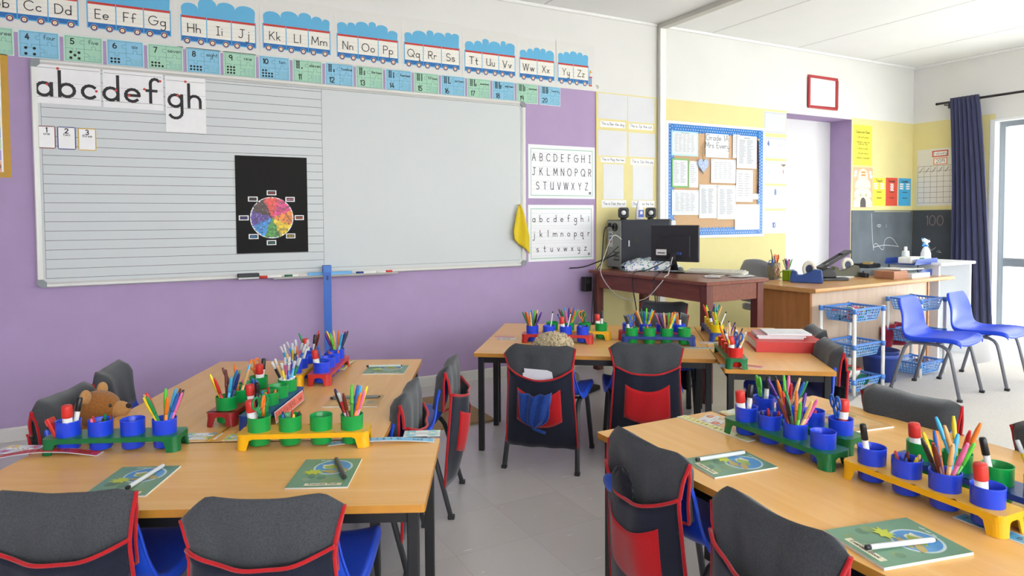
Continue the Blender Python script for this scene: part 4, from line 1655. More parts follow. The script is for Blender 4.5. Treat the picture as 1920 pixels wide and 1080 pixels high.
def make_bag(label, seed=0, sag=0.03, ears=(1.0, 1.0), lean=0.0, pocket=True, bulge=0.03):
    rnd = random.Random(seed)
    t = thing('chair_bag', label, 'chair bag', (0, 0, 0), 0, 'grey chair bags')
    N = 24
    us = [-1 + 2 * i / N for i in range(N + 1)]
    ph = rnd.random() * 6

    def hw(z, u):
        e = ears[0] if u < 0 else ears[1]
        if z > .53:
            q = (z - .53) / (.672 - .53)
            return .172 + .034 * e * q ** 1.3
        q = (.53 - z) / .40
        return .172 + .024 * q

    def ridge(u, e=None):
        e = ears[0] if u < 0 else ears[1]
        a = abs(u)
        c = .74 - .16 * max(0, e - .7)
        if a < c:
            return .677 - .009 * (1 - (a / c) ** 2) + .003 * noise1(u * 2.2, seed)
        d = (a - c) / (1 - c)
        return .677 - .034 * e * d ** 1.15 + .003 * noise1(u * 2.2, seed)

    def fold(u, z):
        k = (.70 - z) * 1.6
        return .009 * math.sin(u * 5.2 + ph + z * 4) * k + .005 * math.sin(u * 9 + ph * 2 - z * 5)

    ZB = .128
    # grey back panel
    rows = []
    for j in range(15):
        q = j / 14
        row = []
        for u in us:
            zt2 = ridge(u)
            z = zt2 + (.455 - zt2) * q
            y = -.214 - .012 * min(1, q * 4) + fold(u, z) * min(1, q * 3) + .016 * abs(u) ** 2.5 * (1 - q * .6) + lean * q
            row.append((u * hw(z, u) * (1 - .035 * q), y, z))
        rows.append(row)
    top = rows[0]
    b = MB()
    b.grid(rows, FAB_G)
    b.build('hood_back', t, solid=0.003)
    edgeL = [r[0] for r in rows]
    edgeR = [r[-1] for r in rows]
    # grey front panel over the backrest
    rows = []
    for j in range(9):
        q = j / 8
        row = []
        for i, u in enumerate(us):
            zt2 = ridge(u)
            z = zt2 + (.475 - zt2) * q
            y = -.214 + (.046 * min(1, q * 7) + .032 * q + .030 * u * u * (1 - .2 * q) * min(1, q * 4) + .004 * math.sin(u * 7 + ph) * q) * (1 - .72 * abs(u) ** 7)
            row.append((u * (hw(z, u) - .004 * q), y if q > 0 else top[i][1], z))
        rows.append(row)
    b = MB()
    b.grid(rows, FAB_G)
    b.build('hood_front', t, solid=0.003)
    fL, fR = [r[0] for r in rows], [r[-1] for r in rows]
    # side gussets joining front and back
    # navy pocket
    rows = []
    for j in range(15):
        q = j / 14
        row = []
        for u in us:
            zt2 = .540 - sag * (1 - u * u) ** 1.0 + .014 * abs(u) ** 3
            z = zt2 + (ZB + .006 * noise1(u * 2, seed + 2) - zt2) * q
            bl = bulge * (1 - u * u) * (math.sin(PI * min(1, .30 + q * .62)))
            y = -.236 - bl + .030 * q + fold(u, z) * .8 * (1 - .3 * q) + .014 * abs(u) ** 3 + lean * q
            row.append((u * hw(z, u) * (1.0 + .0 * q), y, z))
        rows.append(row)
    b = MB()
    b.grid(rows, FAB_N)
    b.build('pocket', t, solid=0.003)
    pk = rows

    def at(u, q, off):
        fi = (u + 1) / 2 * N
        i = min(N - 1, int(fi))
        fj = q * 14
        j = min(13, int(fj))
        a, bq = fi - i, fj - j
        p = [Vector(pk[j + dj][i + di]) for dj in (0, 1) for di in (0, 1)]
        v = (p[0] * (1 - a) + p[1] * a) * (1 - bq) + (p[2] * (1 - a) + p[3] * a) * bq
        v.y -= off
        return v
    rows2 = [[at(-.66 + 1.32 * i / 16, .17 + .06 * (1 - ((i - 8) / 8) ** 2) + (.47 - .02 * abs(i - 8) / 8) * j / 8, .0035 + .006 * math.sin(PI * i / 16) * (1 - j / 8)) for i in range(17)] for j in range(9)]
    b = MB()
    b.grid(rows2, FAB_R)
    b.build('small_pocket', t, solid=0.002)
    b = MB()
    R = .0052
    b.tube([(p[0], p[1] - .003, p[2]) for p in pk[0]], R, FAB_P, 6, flat=1.3)
    for e, pe in ((edgeL, [r[0] for r in pk]), (edgeR, [r[-1] for r in pk])):
        b.tube([p for p in e if p[2] > .55] + pe, R, FAB_P, 6, flat=1.2)
    for e in (fL, fR):
        b.tube(e, R * .9, FAB_P, 6, flat=1.2)
    b.tube(rows[-1] if False else [(p[0], p[1], p[2]) for p in [r for r in [fL[-1:] + [((fL[-1][0] * (1 - k / 12) + fR[-1][0] * k / 12), fL[-1][1] - .036 * (1 - (2 * k / 12 - 1) ** 2), fL[-1][2]) for k in range(1, 12)] + fR[-1:]][0]]], R * .8, FAB_P, 6)
    b.build('piping', t)
    return t


#  name, x, y, facing, scale, chair words, bag words, bag options
CH = [
    ('a', 1.800, 2.945, 45, KP, 'blue chair with dark frame pushed under the left end of the middle table', 'grey and navy chair bag with papers and a blue sack in its pocket', dict(seed=1, sag=.045, ears=(1.7, .5))),
    ('b', 2.252, 2.752, 57, KP, 'blue chair with dark frame at the right end of the middle table', 'grey and navy chair bag with a clean red pocket, right of the one with papers', dict(seed=2, sag=.028, ears=(1.0, .9))),
    ('c', 0.292, 1.748, 63, KP, 'blue chair at the right of the two nearest the camera on the left', 'grey chair bag in the left foreground beside the table corner', dict(seed=3, sag=.022, ears=(1.9, .9))),
    ('d', -0.115, 2.010, 63, KP, 'blue chair in the bottom left corner of the picture', 'grey chair bag in the bottom left corner, cut by the frame', dict(seed=4, sag=.028, ears=(.6, .3))),
    ('e', 0.672, 2.460, 150, KP, 'blue chair tucked in by the near end of the left tables', 'grey chair bag leaning low behind the near table corner on the left', dict(seed=5, sag=.03, ears=(.9, 1.3))),
    ('f', 0.985, 2.800, 149, KP, 'blue chair standing out from the right side of the left tables', 'grey chair bag with gaping navy pocket and red patch beside the left tables', dict(seed=6, sag=.02, ears=(.6, 1.2), bulge=.055)),
    ('g', 1.400, 1.455, -2, KP, 'blue chair at the near right table, left of two, with its seat showing', 'grey chair bag with a dark bundle in its pocket at the right table', dict(seed=7, sag=.04, ears=(1.8, .6), bulge=.05)),
    ('h', 1.345, 0.970, -2, KP, 'blue chair at the near right table, closest to the bottom edge', 'grey chair bag at the right table, cut by the bottom edge', dict(seed=8, sag=.03, ears=(1.9, .9), bulge=.045)),
    ('i', 2.150, 1.385, 181, KP, 'blue chair behind the right table in front of the carpet', 'broad grey hood of a chair bag across the right table, before the carpet', dict(seed=9, sag=.02, ears=(.3, 1.0))),
    ('j', 2.155, 0.885, 182, KP, 'blue chair behind the right table at the right edge', 'grey chair bag at the right edge of the picture behind the right table', dict(seed=10, sag=.02, ears=(1, 1))),
    ('k', 3.170, 3.700, 215, KP, 'blue chair under the front of the brown computer desk', 'grey chair bag just below the brown computer desk', dict(seed=11, sag=.02, ears=(.4, .9))),
    ('l', 2.800, 3.220, 233, KP, 'blue chair behind the middle table tucked under its far edge', 'grey chair bag behind the navy rack on the middle table', dict(seed=12, sag=.02, ears=(.6, .6))),
    ('m', 2.810, 2.265, 143, KP, 'blue chair at the binder table, nearer of two on its right side', 'crumpled grey chair bag at the right of the binder, nearer of two', dict(seed=13, sag=.02, ears=(.7, 1.0))),
    ('n', 3.130, 2.590, 143, KP, 'blue chair at the binder table, farther of two on its right side', 'grey chair bag behind the binder beside the basket trolley, farther of two', dict(seed=14, sag=.02, ears=(.9, 1.0))),
    ('o', -0.135, 2.840, 335, KP, 'blue chair with the teddy bear at the left tables', 'grey chair bag behind the teddy bear', dict(seed=15, sag=.02, ears=(.9, .9))),
    ('p', 0.00, 3.28, 344, KP, 'blue chair by the purple wall at the far left of the left tables', 'grey chair bag with a red edge next to the purple wall', dict(seed=16, sag=.02, ears=(1.2, 1.2))),
]
pupil0 = make_chair((M_SHELL, M_FRAME_D), 'school_chair', CH[0][5], 'chair', 'pupil chairs under grey bags')
for k, (key, x, y, fd, sc, cw, bw, opt) in enumerate(CH):
    o = pupil0 if k == 0 else copy_thing(pupil0, cw)
    put(o, x, y, fd, sc)
    b = make_bag(bw, **opt)
    put(b, x, y, fd, sc)

M_BRIGHT = M('#1747DA', 0.34, 0.03, 6)
bc = make_chair((M_BRIGHT, M_FRAME_G), 'blue_chair', 'bright blue chair with grey legs on the carpet, left of two before the trolleys', 'chair', 'bare blue chairs on the carpet')
put(bc, 4.852, 2.705, 279, 1.0, 0.009)
o = copy_thing(bc, 'bright blue chair with grey legs on the carpet, right one near the curtain')
put(o, 5.455, 2.70, 277, 1.0, 0.009)

# ------------------------------------------------------------------ brown computer desk
M_MAH = wood('#6E3524', '#87482F', 0.32, 4.0, (9, 1.2, 9), 0.5)
M_MAHD = wood('#5C2A1F', '#74382A', 0.35, 4.0, (9, 9, 1.0), 0.5)
DZT = 0.82
dk = thing('computer_desk', 'dark brown wooden desk with computer beside the purple wall', 'desk', (3.19, 3.24, 0), math.radians(1.5))
DWX, DLY = 0.60, 1.30
b = MB()
b.box((DWX / 2, DLY / 2, DZT - .0125), (DWX, DLY, .025), M_MAH)
b.build('desktop', dk, bev=.004)
for cx in (.055, DWX - .055):
    for cy in (.055, DLY - .055):
        b = MB()
        b.box((cx, cy, (DZT - .0255) / 2), (.062, .062, DZT - .0255), M_MAHD)
        b.build('leg', dk, bev=.003)
b = MB()
ah = .115
for cx in (.042, DWX - .042):
    b.box((cx, DLY / 2, DZT - .0255 - ah / 2), (.022, DLY - .175, ah), M_MAH)
for cy in (.042, DLY - .042):
    b.box((DWX / 2, cy, DZT - .0255 - ah / 2), (DWX - .175, .022, ah), M_MAH)
b.build('apron', dk)

# oak teacher desk with front panel
M_OAK = wood('#C58E52', '#D5A56B', 0.3, 4.0, (1.2, 10, 10), 0.5)
M_OAKV = wood('#9E6736', '#B87D49', 0.4, 3.0, (10, 10, 0.9), 0.4)
M_PANEL = wood('#CDB299', '#D8C1AA', 0.45, 3.0, (10, 10, 0.9), 0.4)
OZ = 0.73
ok = thing('teacher_desk', 'long light oak desk behind the basket trolleys', 'desk', (4.150, 3.155, 0), math.radians(2.6))
OLX, OWY = 1.92, 0.62
b = MB()
prof = [(0, OZ - .032)] + [(-.010 * math.sin(a), OZ - .016 - .016 * math.cos(a)) for a in [PI * k / 8 for k in range(1, 8)]] + [(0, OZ)]
pf = [(y + .01, z) for y, z in prof] + [(OWY, OZ), (OWY, OZ - .032)]
b.prism(pf, 0, OLX, M_OAK, axis='x')
b.build('desktop', ok)
b = MB()
b.box((.05, .32, (OZ - .033) / 2), (.025, .50, OZ - .033), M_OAKV)
b.build('end_panel', ok)
b = MB()
b.box((OLX - .28, .32, (OZ - .033) / 2), (.025, .50, OZ - .033), M_OAKV)
b.build('end_panel', ok)
b = MB()
b.box((.0625 + (OLX - .355) / 2, .09, .05 + (OZ - .083) / 2), (OLX - .355, .02, OZ - .083), M_PANEL)
b.build('modesty_panel', ok)

# white side table by the curtain
wt = thing('side_table', 'white side table at the right end of the oak desk by the curtain', 'side table', (5.93, 3.30, 0), math.radians(2))
b = MB()
b.box((.29, .22, .828), (.58, .48, .026), M('#F5F6F7', 0.35, 0.01))
b.build('tabletop', wt, bev=.008)
for cx in (.03, .55):
    b = MB()
    b.box((cx, .22, .4075), (.022, .42, .8145), M('#EDF1F4', 0.4, 0.01))
    b.build('side_panel', wt)
b = MB()
b.box((.29, .41, .45), (.498, .018, .70), M('#EDF1F4', 0.4, 0.01))
b.build('back_panel', wt)

# grey swivel chair behind the oak desk
ch = thing('office_chair', 'grey fabric office chair between the two desks', 'chair', (4.84, 4.10, 0), math.radians(-90))
GF = fabric('#8E9096', '#A7A9AE', 0.95, 240)
b = MB()
rows = []
for j in range(9):
    q = j / 8
    z = .50 + .38 * q
    hwid = .20 * (1 - .25 * max(0, q - .6) / .4) * (1 if q < .95 else .85)
    rows.append([(u * hwid, -.20 - .05 * q + .04 * u * u, z - (.03 * abs(u) ** 3 if q > .8 else 0)) for u in [-1 + 2 * i / 12 for i in range(13)]])
b.grid(rows, GF)
b.build('backrest', ch, solid=.045)
b = MB()
b.prism(rrect(.44, .42, .09, 5), .42, .475, GF)
b.build('seat', ch, bev=.015)
b = MB()
b.cyl((0, 0, .10), (0, 0, .42), .025, .025, M_BLK)
b.build('gas_column', ch)
b = MB()
for k in range(5):
    a = 2 * PI * k / 5
    b.tube([(0, 0, .11), (.26 * math.cos(a), .26 * math.sin(a), .06)], [.022, .014], M_BLK, 8)
b.build('star_base', ch)
for k in range(5):
    a = 2 * PI * k / 5
    b = MB()
    b.cyl((.26 * math.cos(a) - .015 * math.sin(a), .26 * math.sin(a) + .015 * math.cos(a), .0275), (.26 * math.cos(a) + .015 * math.sin(a), .26 * math.sin(a) - .015 * math.cos(a), .0275), .026, .026, M_BLK, 12)
    b.build('castor', ch)
b = MB()
b.box((0, -.225, .45), (.05, .03, .16), M_BLK)
b.build('back_stem', ch)

# ------------------------------------------------------------------ computer on the brown desk
DT = DZT + 0.0005
BLACK = M('#222328', 0.42, 0.05)
pc = thing('computer_tower', 'black computer tower with grey rear panel on the brown desk', 'computer', (3.385, 4.395, DT), math.radians(2))
TX, TY, TH = 0.52, 0.19, 0.395
b = MB()
b.box((TX / 2, TY / 2, .015 + TH / 2), (TX, TY, TH), M('#2B2D37', 0.6, 0.04, spec=0.25))
b.build('case', pc, bev=.004)
fb = MB()
fb.box((TX + .012, TY / 2, .015 + TH / 2), (.03, TY + .006, TH + .008), M('#26272C', 0.35, 0.03))
fb.build('front_bezel', pc, bev=.006)
rp = MB()
G_ = M('#8F938A', 0.4, 0.06, metal=.5)
rp.box((-.003, TY / 2, .015 + TH / 2), (.005, TY - .012, TH - .012), G_)
rpo = rp.build('rear_panel', pc)
fn = MB()
for r in (.034, .026, .018):
    fn.tube([(-.007, TY / 2 - .012 + r * math.cos(a), TH - .045 + r * math.sin(a)) for a in [2 * PI * k / 20 for k in range(20)]], .0028, M('#1C1C1E', 0.5, 0), 6, closed=True)
fn.cyl((-.009, TY / 2 - .012, TH - .045), (-.004, TY / 2 - .012, TH - .045), .011, .011, M('#1C1C1E', 0.5, 0))
fn.build('fan_grille', rpo)
io = MB()
io.box((-.006, TY * .72, .25), (.006, .05, .13), M('#B9BBB2', 0.4, 0.05, metal=.6))
for k, (yy, zz, sy, sz, cc) in enumerate([(.13, .29, .016, .012, '#5B3A8C'), (.15, .29, .016, .012, '#2F8C4F'), (.135, .26, .03, .014, '#2B4CA8'), (.135, .23, .03, .012, '#B03A3A'), (.14, .20, .018, .016, '#C9C9C4'), (.06, .14, .07, .014, '#3A3A3A'), (.06, .11, .07, .014, '#55574F'), (.06, .08, .07, .014, '#3A3A3A'), (.15, .37, .035, .028, '#1C1C1E')]):
    io.box((-.008, yy, zz), (.006, sy, sz), M(cc, 0.4, 0))
io.build('ports', rpo)
sp = MB()
sp.prism([(.16 + .037 * math.cos(a), .245 + .037 * math.sin(a)) for a in [2 * PI * k / 24 for k in range(24)]], -.0015, -.0002, M('#17181C', 0.6, 0), axis='y')
sp.box((.075, -.001, .215), (.012, .002, .05), M('#C9CBD2', 0.4, 0))
for k in range(5):
    for j in range(9):
        sp.box((.10 + j * .013, -.001, .095 + k * .009), (.008, .0016, .004), M('#17181C', 0.6, 0))
sp.build('side_vents', pc)
ft = MB()
for x in (.06, TX - .06):
    for y in (.03, TY - .03):
        ft.box((x, y, .0075), (.05, .02, .015), BLACK)
ft.build('feet', pc)


def speaker(x, y, label):
    t = thing('computer_speaker', label, 'speaker', (x, y, DT + .015 + TH + .001), math.radians(-35), 'small speakers on the computer tower')
    b = MB()
    b.prism([(p[0], p[1]) for p in rrect(.088, .088, .02, 4, 0, .058)], -.03, .04, M('#232427', 0.35, 0.03), axis='y')
    b.build('housing', t, bev=.006)
    b = MB()
    b.lathe([(.031, 0), (.033, .004), (.024, .005), (.017, .001)], M('#16171A', 0.4, 0), 24, Matrix.Translation((0, -.0303, .058)) @ Matrix.Rotation(PI / 2, 4, 'X'))
    b.build('driver_ring', t)
    b = MB()
    b.lathe([(.0205, 0), (.018, .005), (.010, .009), (.002, .010)], M('#E9EAEA', 0.4, 0.01), 20, Matrix.Translation((0, -.0305, .058)) @ Matrix.Rotation(PI / 2, 4, 'X'))
    b.build('cone', t)
    b = MB()
    b.lathe([(.03, 0), (.024, .012), (.018, .016)], M('#1A1B1E', 0.4, 0.02), 20)
    b.build('base', t)


speaker(3.475, 4.49, 'small black cube speaker on the tower, left of the glue bottle')
speaker(3.775, 4.50, 'small black cube speaker on the tower, right of the glue bottle')
gl = thing('glue_bottle', 'white bottle with blue label between the two speakers', 'bottle', (3.62, 4.46, DT + .0155 + TH), math.radians(-10))
b = MB()
b.lathe([(.001, 0), (.036, .002), (.038, .02), (.037, .06), (.030, .11), (.020, .145), (.014, .160), (.002, .165)], M('#F1F0F2', 0.3, 0.01), 20, sx=1, sy=.6)
b.build('bottle', gl)
b = MB()
b.box((.004, -.0235, .05), (.048, .004, .062), M('#2F55B8', 0.35, 0.03))
b.box((.004, -.0262, .058), (.022, .001, .026), M('#EDEFF5', 0.4, 0))
b.build('label', gl)

mo = thing('monitor', 'black monitor seen from behind on the brown desk', 'monitor', (3.585, 3.985, DT), math.radians(-62))
b = MB()
b.box((0, .0, .225), (.385, .028, .285), M('#2B2C30', 0.45, 0.04))
b.box((0, -.018, .20), (.26, .022, .17), M('#28292D', 0.45, 0.04))
b.build('screen_housing', mo, bev=.006)
b = MB()
b.box((0, .0155, .228), (.36, .002, .255), M('#0C0D10', 0.12, 0))
b.build('screen', mo)
b = MB()
b.box((-.10, -.0305, .155), (.085, .002, .045), M('#E4E4E2', 0.5, 0.02))
b.box((-.10, -.0318, .150), (.060, .001, .010), M('#55555A', 0.5, 0))
b.build('rating_label', mo)
b = MB()
b.tube([(0, -.03, .16), (0, -.035, .10), (0, -.02, .02)], [.030, .024, .036], M('#202125', 0.35, 0.03), 10, flat=.5)
b.build('neck', mo)
b = MB()
b.prism(rrect(.25, .15, .05, 6), 0, .010, M('#202125', 0.25, 0.03))
b.build('stand_base', mo, bev=.003)
for x, c in ((-.03, '#1C1C1E'), (.045, '#2B4A8C')):
    b = MB()
    b.box((x, -.034, .148), (.035, .02, .02), M(c, 0.4, 0))
    b.build('plug', mo, bev=.003)

# floral bag
FL_BASE = M('#EEF0EE', 0.6, 0.04, 20)
fbm = bpy.data.materials.new('mat_floral_plastic')
fbm.use_nodes = True
t_ = fbm.node_tree
bb_ = t_.nodes['Principled BSDF']
bb_.inputs['Roughness'].default_value = .35
tcn = t_.nodes.new('ShaderNodeTexCoord')
cur = None
base = lin('#EDEFF0') + [1]
for k, (sc_, col_, th) in enumerate(((26, '#3E63A8', .60), (34, '#3FA082', .62), (48, '#4A5FA8', .64))):
    nz = t_.nodes.new('ShaderNodeTexNoise')
    nz.inputs['Scale'].default_value = sc_
    nz.inputs['Detail'].default_value = 3
    mp = t_.nodes.new('ShaderNodeMapping')
    mp.inputs['Location'].default_value = (k * 7, k * 3, 0)
    t_.links.new(tcn.outputs['Object'], mp.inputs[0])
    t_.links.new(mp.outputs[0], nz.inputs['Vector'])
    r = t_.nodes.new('ShaderNodeValToRGB')
    r.color_ramp.elements[0].position = th - .02
    r.color_ramp.elements[1].position = th
    t_.links.new(nz.outputs['Fac'], r.inputs[0])
    mx = t_.nodes.new('ShaderNodeMixRGB')
    mx.inputs['Color1'].default_value = base
    mx.inputs['Color2'].default_value = lin(col_) + [1]
    t_.links.new(r.outputs[0], mx.inputs['Fac'])
    if cur:
        t_.links.new(cur.outputs[0], mx.inputs['Color1'])
    cur = mx
t_.links.new(cur.outputs[0], bb_.inputs['Base Color'])
b = MB()
rows = []
for j in range(13):
    a = PI * j / 12
    rows.append([((-.23 + .46 * i / 18), .0 - .12 * math.cos(a) * (1 - .25 * abs(i / 9 - 1) ** 3), .002 + .095 * math.sin(a) ** .7 * (1 - .55 * abs(i / 9 - 1) ** 3) * (1 + .12 * math.sin(i * 1.7 + a * 3)) + .0) for i in range(19)])
b.grid(rows, fbm)
b.add([rows[0][i] for i in range(19)] + [rows[-1][i] for i in range(19)], [(i, i + 1, 20 + i, 19 + i) for i in range(18)], fbm)
fo = b.build('floral_bag', loc=(3.545, 4.235, DT), rot=(0, 0, math.radians(-22)))
tag(fo, 'soft white bag with blue and green flowers lying in front of the tower', 'bag')

# keyboard, mouse, papers
kb = thing('keyboard', 'cream computer keyboard at the right end of the brown desk', 'keyboard', (3.735, 3.70, DT), math.radians(-62))
b = MB()
b.prism([(-.07, .004), (-.075, .012), (.07, .024), (.075, .014), (.07, .004)], -.22, .22, M('#D8D4C4', 0.5, 0.03), axis='x')
b.build('housing', kb)
b = MB()
for r in range(5):
    for c_ in range(20):
        b.box((-.20 + c_ * .021, -.055 + r * .025, .0195 + r * .0022), (.017, .020, .008), M('#E2DFD2', 0.5, 0.02))
b.build('keys', kb)
ms = MB()
ms.lathe([(.002, .0), (.030, .001), (.031, .012), (.024, .026), (.010, .033), (.001, .034)], M('#5E6064', 0.35, 0.03), 20, sx=1, sy=1.65)
tag(ms.build('computer_mouse', loc=(3.69, 4.045, DT), rot=(0, 0, math.radians(-50))), 'dark grey computer mouse behind the monitor foot', 'mouse')
for k, (x, y, a, c_) in enumerate([(3.56, 3.52, 20, '#E9E4DA'), (3.68, 3.46, -25, '#F0EDE6'), (3.50, 3.42, 50, '#DDD8D2'), (3.62, 3.36, 5, '#EDEAE4')]):
    s = Sheet(.15, .105, M(c_, 0.5, 0.03))
    for q in range(5):
        s.rect(.012, .016 + q * .016, .012 + .04 + .02 * ((q * 3 + k) % 4), .022 + q * .016, GREY, 1)
    s.rect(.10, .03, .14, .08, M(['#C9B3A0', '#A9B9C9', '#C9A9A9', '#B9C4A9'][k], 0.5, 0.05), 1)
    s.flat('loose_paper', x, y, math.radians(a), ['loose printed card before the keyboard', 'printed card nearest the keyboard end', 'greyish card at the near edge of the brown desk', 'cream card at the right corner of the brown desk'][k], 'card', 'loose cards on the brown desk', z=DT + .0005 + .0015 * k)

# cables
CBL, CWH = M('#1B1B1D', 0.5, 0.02), M('#D9D6CE', 0.5, 0.02)


def cable(pts, r, mt, label, name='cable'):
    P = [Vector(p) for p in pts]
    out = []
    for i in range(len(P) - 1):
        p0, p1, p2, p3 = P[max(i - 1, 0)], P[i], P[i + 1], P[min(i + 2, len(P) - 1)]
        for k in range(8):
            t = k / 8
            out.append(0.5 * ((2 * p1) + (-p0 + p2) * t + (2 * p0 - 5 * p1 + 4 * p2 - p3) * t * t + (-p0 + 3 * p1 - 3 * p2 + p3) * t ** 3))
    out.append(P[-1])
    b = MB()
    b.tube(out, r, mt, 6)
    return tag(b.build(name), label, 'cable', 'cables at the computer desk')


mp_ = Vector((3.595, 3.995, 0))
cable([(3.545, 3.985, DT + .15), (3.50, 3.975, DT + .10), (3.33, 4.00, DT + .03), (3.20, 4.00, DT + .012), (3.15, 3.96, .74), (3.14, 3.90, .55), (3.12, 3.86, .30), (3.10, 3.80, .02)], .0045, CBL, 'black power cable dropping from the monitor over the desk front')
cable([(3.575, 3.955, DT + .15), (3.50, 3.90, DT + .08), (3.24, 3.78, DT + .012), (3.165, 3.74, DT - .03), (3.15, 3.70, .60), (3.14, 3.72, .35), (3.10, 3.78, .02)], .004, CBL, 'second black cable hanging beside the first from the monitor')
cable([(3.40, 4.40, DT + .24), (3.30, 4.40, DT + .28), (3.22, 4.42, DT + .10), (3.15, 4.36, .80), (3.16, 4.20, .66), (3.15, 4.0, .63), (3.14, 3.80, .66), (3.16, 3.66, .78), (3.24, 3.70, DT + .006), (3.40, 3.85, DT + .006), (3.53, 3.95, DT + .12)], .0032, CWH, 'thin white cable looping down in front of the desk apron')
cable([(3.40, 4.52, DT + .35), (3.29, 4.50, DT + .33), (3.24, 4.48, DT + .05), (3.16, 4.47, .70), (3.17, 4.46, .40), (3.19, 4.46, .28)], .005, CBL, 'thick black mains lead from the top of the tower to the socket')
cable([(3.39, 4.43, DT + .20), (3.28, 4.46, DT + .10), (3.20, 4.50, DT - .02), (3.15, 4.48, .55), (3.12, 4.44, .30), (3.16, 4.40, .02)], .004, CBL, 'black lead hanging left of the desk leg')
cable([(3.40, 4.44, DT + .14), (3.25, 4.55, DT + .06), (3.14, 4.60, DT + .02), (3.02, 4.62, DT + .015)], .0055, CBL, 'short black lead poking out over the small letter chart')
pw = MB()
pw.box((0, 0, 0), (.07, .06, .12), M('#1B1B1D', 0.45, 0.03))
pw.box((.0, -.032, .02), (.03, .01, .03), M('#2A2A2E', 0.45, 0.03))
tag(pw.build('power_adapter', loc=(3.165, 4.585, .70), bev=.008), 'black power adapter hanging beside the desk corner at the purple wall', 'adapter')
pw = MB()
pw.box((0, 0, 0), (.10, .05, .13), M('#1B1B1D', 0.45, 0.03))
tag(pw.build('multi_plug', loc=(3.32, 4.635, .30), bev=.006), 'black multi plug on the yellow wall under the brown desk', 'plug')
pd = MB()
pd.box((0, 0, .018), (.20, .14, .034), M('#1B1B1D', 0.45, 0.03))
tag(pd.build('foot_pedal', loc=(2.72, 3.96, .0005), rot=(0, 0, .4), bev=.01), 'black adapter box on the floor under the middle tables', 'adapter')

# ------------------------------------------------------------------ things on the oak desk
OT = OZ + 0.0006


def od(px, py):
    return on_z(px, py, OZ)


# patterned pencil tin and green mug with pens
PENS = {}
COLS = dict(r=('#D2302A', 'red'), o=('#EC7A22', 'orange'), y=('#EFD022', 'yellow'), g=('#12884A', 'green'), l=('#5CC83E', 'light green'), b=('#2560B8', 'blue'), s=('#3FB4E6', 'sky blue'), p=('#5A2E92', 'purple'), k=('#222226', 'black'), n=('#6A2C1E', 'brown'), i=('#E870A8', 'pink'), e=('#EFBE7C', 'peach'), d=('#1F3276', 'navy'), w=('#E9ECEC', 'white'))


def pen_mesh(kind, col):
    key = (kind, col)
    if key in PENS:
        return PENS[key]
    h = COLS[col][0]
    mt = M(h, 0.3, 0.03)
    if kind == 'F':             # felt-tip with tapered cap end
        a = MB()
        a.lathe([(.004, 0), (.0050, .003), (.0050, .1125)], mt, 10)
        c = MB()
        c.lathe([(.0056, .113), (.0059, .117), (.0056, .155), (.0038, .170), (.0031, .175)], mt, 10)
    elif kind == 'C':           # twist crayon with a clear cap
        a = MB()
        a.lathe([(.004, 0), (.0054, .003), (.0054, .138)], M(h, 0.2, 0.03, alpha=.93), 10)
        a.lathe([(.0057, .080), (.0057, .098)], M('#EDEDED', 0.4, 0), 10)
        c = MB()
        c.lathe([(.0052, .1385), (.0052, .168), (.0042, .170)], M('#E8EEF0', 0.1, 0.0, alpha=.5), 10)
    elif kind == 'P':           # pencil
        a = MB()
        a.lathe([(.0006, 0), (.0036, .014), (.0036, .165)], mt, 6)
        c = MB()
        c.lathe([(.0037, .158), (.0037, .168)], M('#222226', 0.4, 0), 6)
    else:
        a, c = MB(), MB()
    PENS[key] = (a.mesh('pen_body'), c.mesh('pen_cap'))
    return PENS[key]


def pen(kind, col, loc, d, label, group, z0=0.0):
    """a pen with its foot at loc, leaning along unit vector d"""
    me, cm = pen_mesh(kind, col)
    nm = {'F': 'felt_tip_pen', 'C': 'twist_crayon', 'P': 'pencil'}[kind]
    o = bpy.data.objects.new(nm, me)
    COL.objects.link(o)
    c = bpy.data.objects.new('cap' if kind != 'P' else 'pencil_end', cm)
    COL.objects.link(c)
    c.parent = o
    o.rotation_mode = 'QUATERNION'
    o.rotation_quaternion = Vector(d).to_track_quat('Z', 'Y')
    o.location = loc
    return tag(o, label, 'pen' if kind != 'P' else 'pencil', group)


def ring_pts(c, rx, ry, n=18):
    return [(c[0] + rx * math.cos(2 * PI * k / n), c[1], c[2] + ry * math.sin(2 * PI * k / n)) for k in range(n)]


def scissors(col, loc, d, spin, label, group=None, col2=None):
    """handles up, blades down inside a pot; foot at loc"""
    o = thing('scissors', label, 'scissors', loc, 0, group)
    o.rotation_mode = 'QUATERNION'
    o.rotation_quaternion = Vector(d).to_track_quat('Z', 'Y') @ Matrix.Rotation(spin, 3, 'Z').to_quaternion()
    for k, sg in enumerate((-1, 1)):
        b = MB()
        mt = M(COLS[col2 if (k and col2) else col][0], 0.35, 0.03)
        b.tube(ring_pts((sg * .016, sg * .002, .112), .0125, .019), .0038, mt, 8, closed=True)
        b.tube([(sg * .011, sg * .002, .094), (sg * .006, sg * .002, .078), (-sg * .002, sg * .002, .062)], [.0042, .005, .0045], mt, 8)
        b.build('handle', o)
        b = MB()
        b.prism([(-sg * .007, .064), (sg * .004, .064), (sg * .0012, .004), (-sg * .001, .002)], sg * .0004, sg * .0018, M('#B9BDC0', 0.25, 0, metal=.9), axis='y')
        b.build('blade', o)
    return o


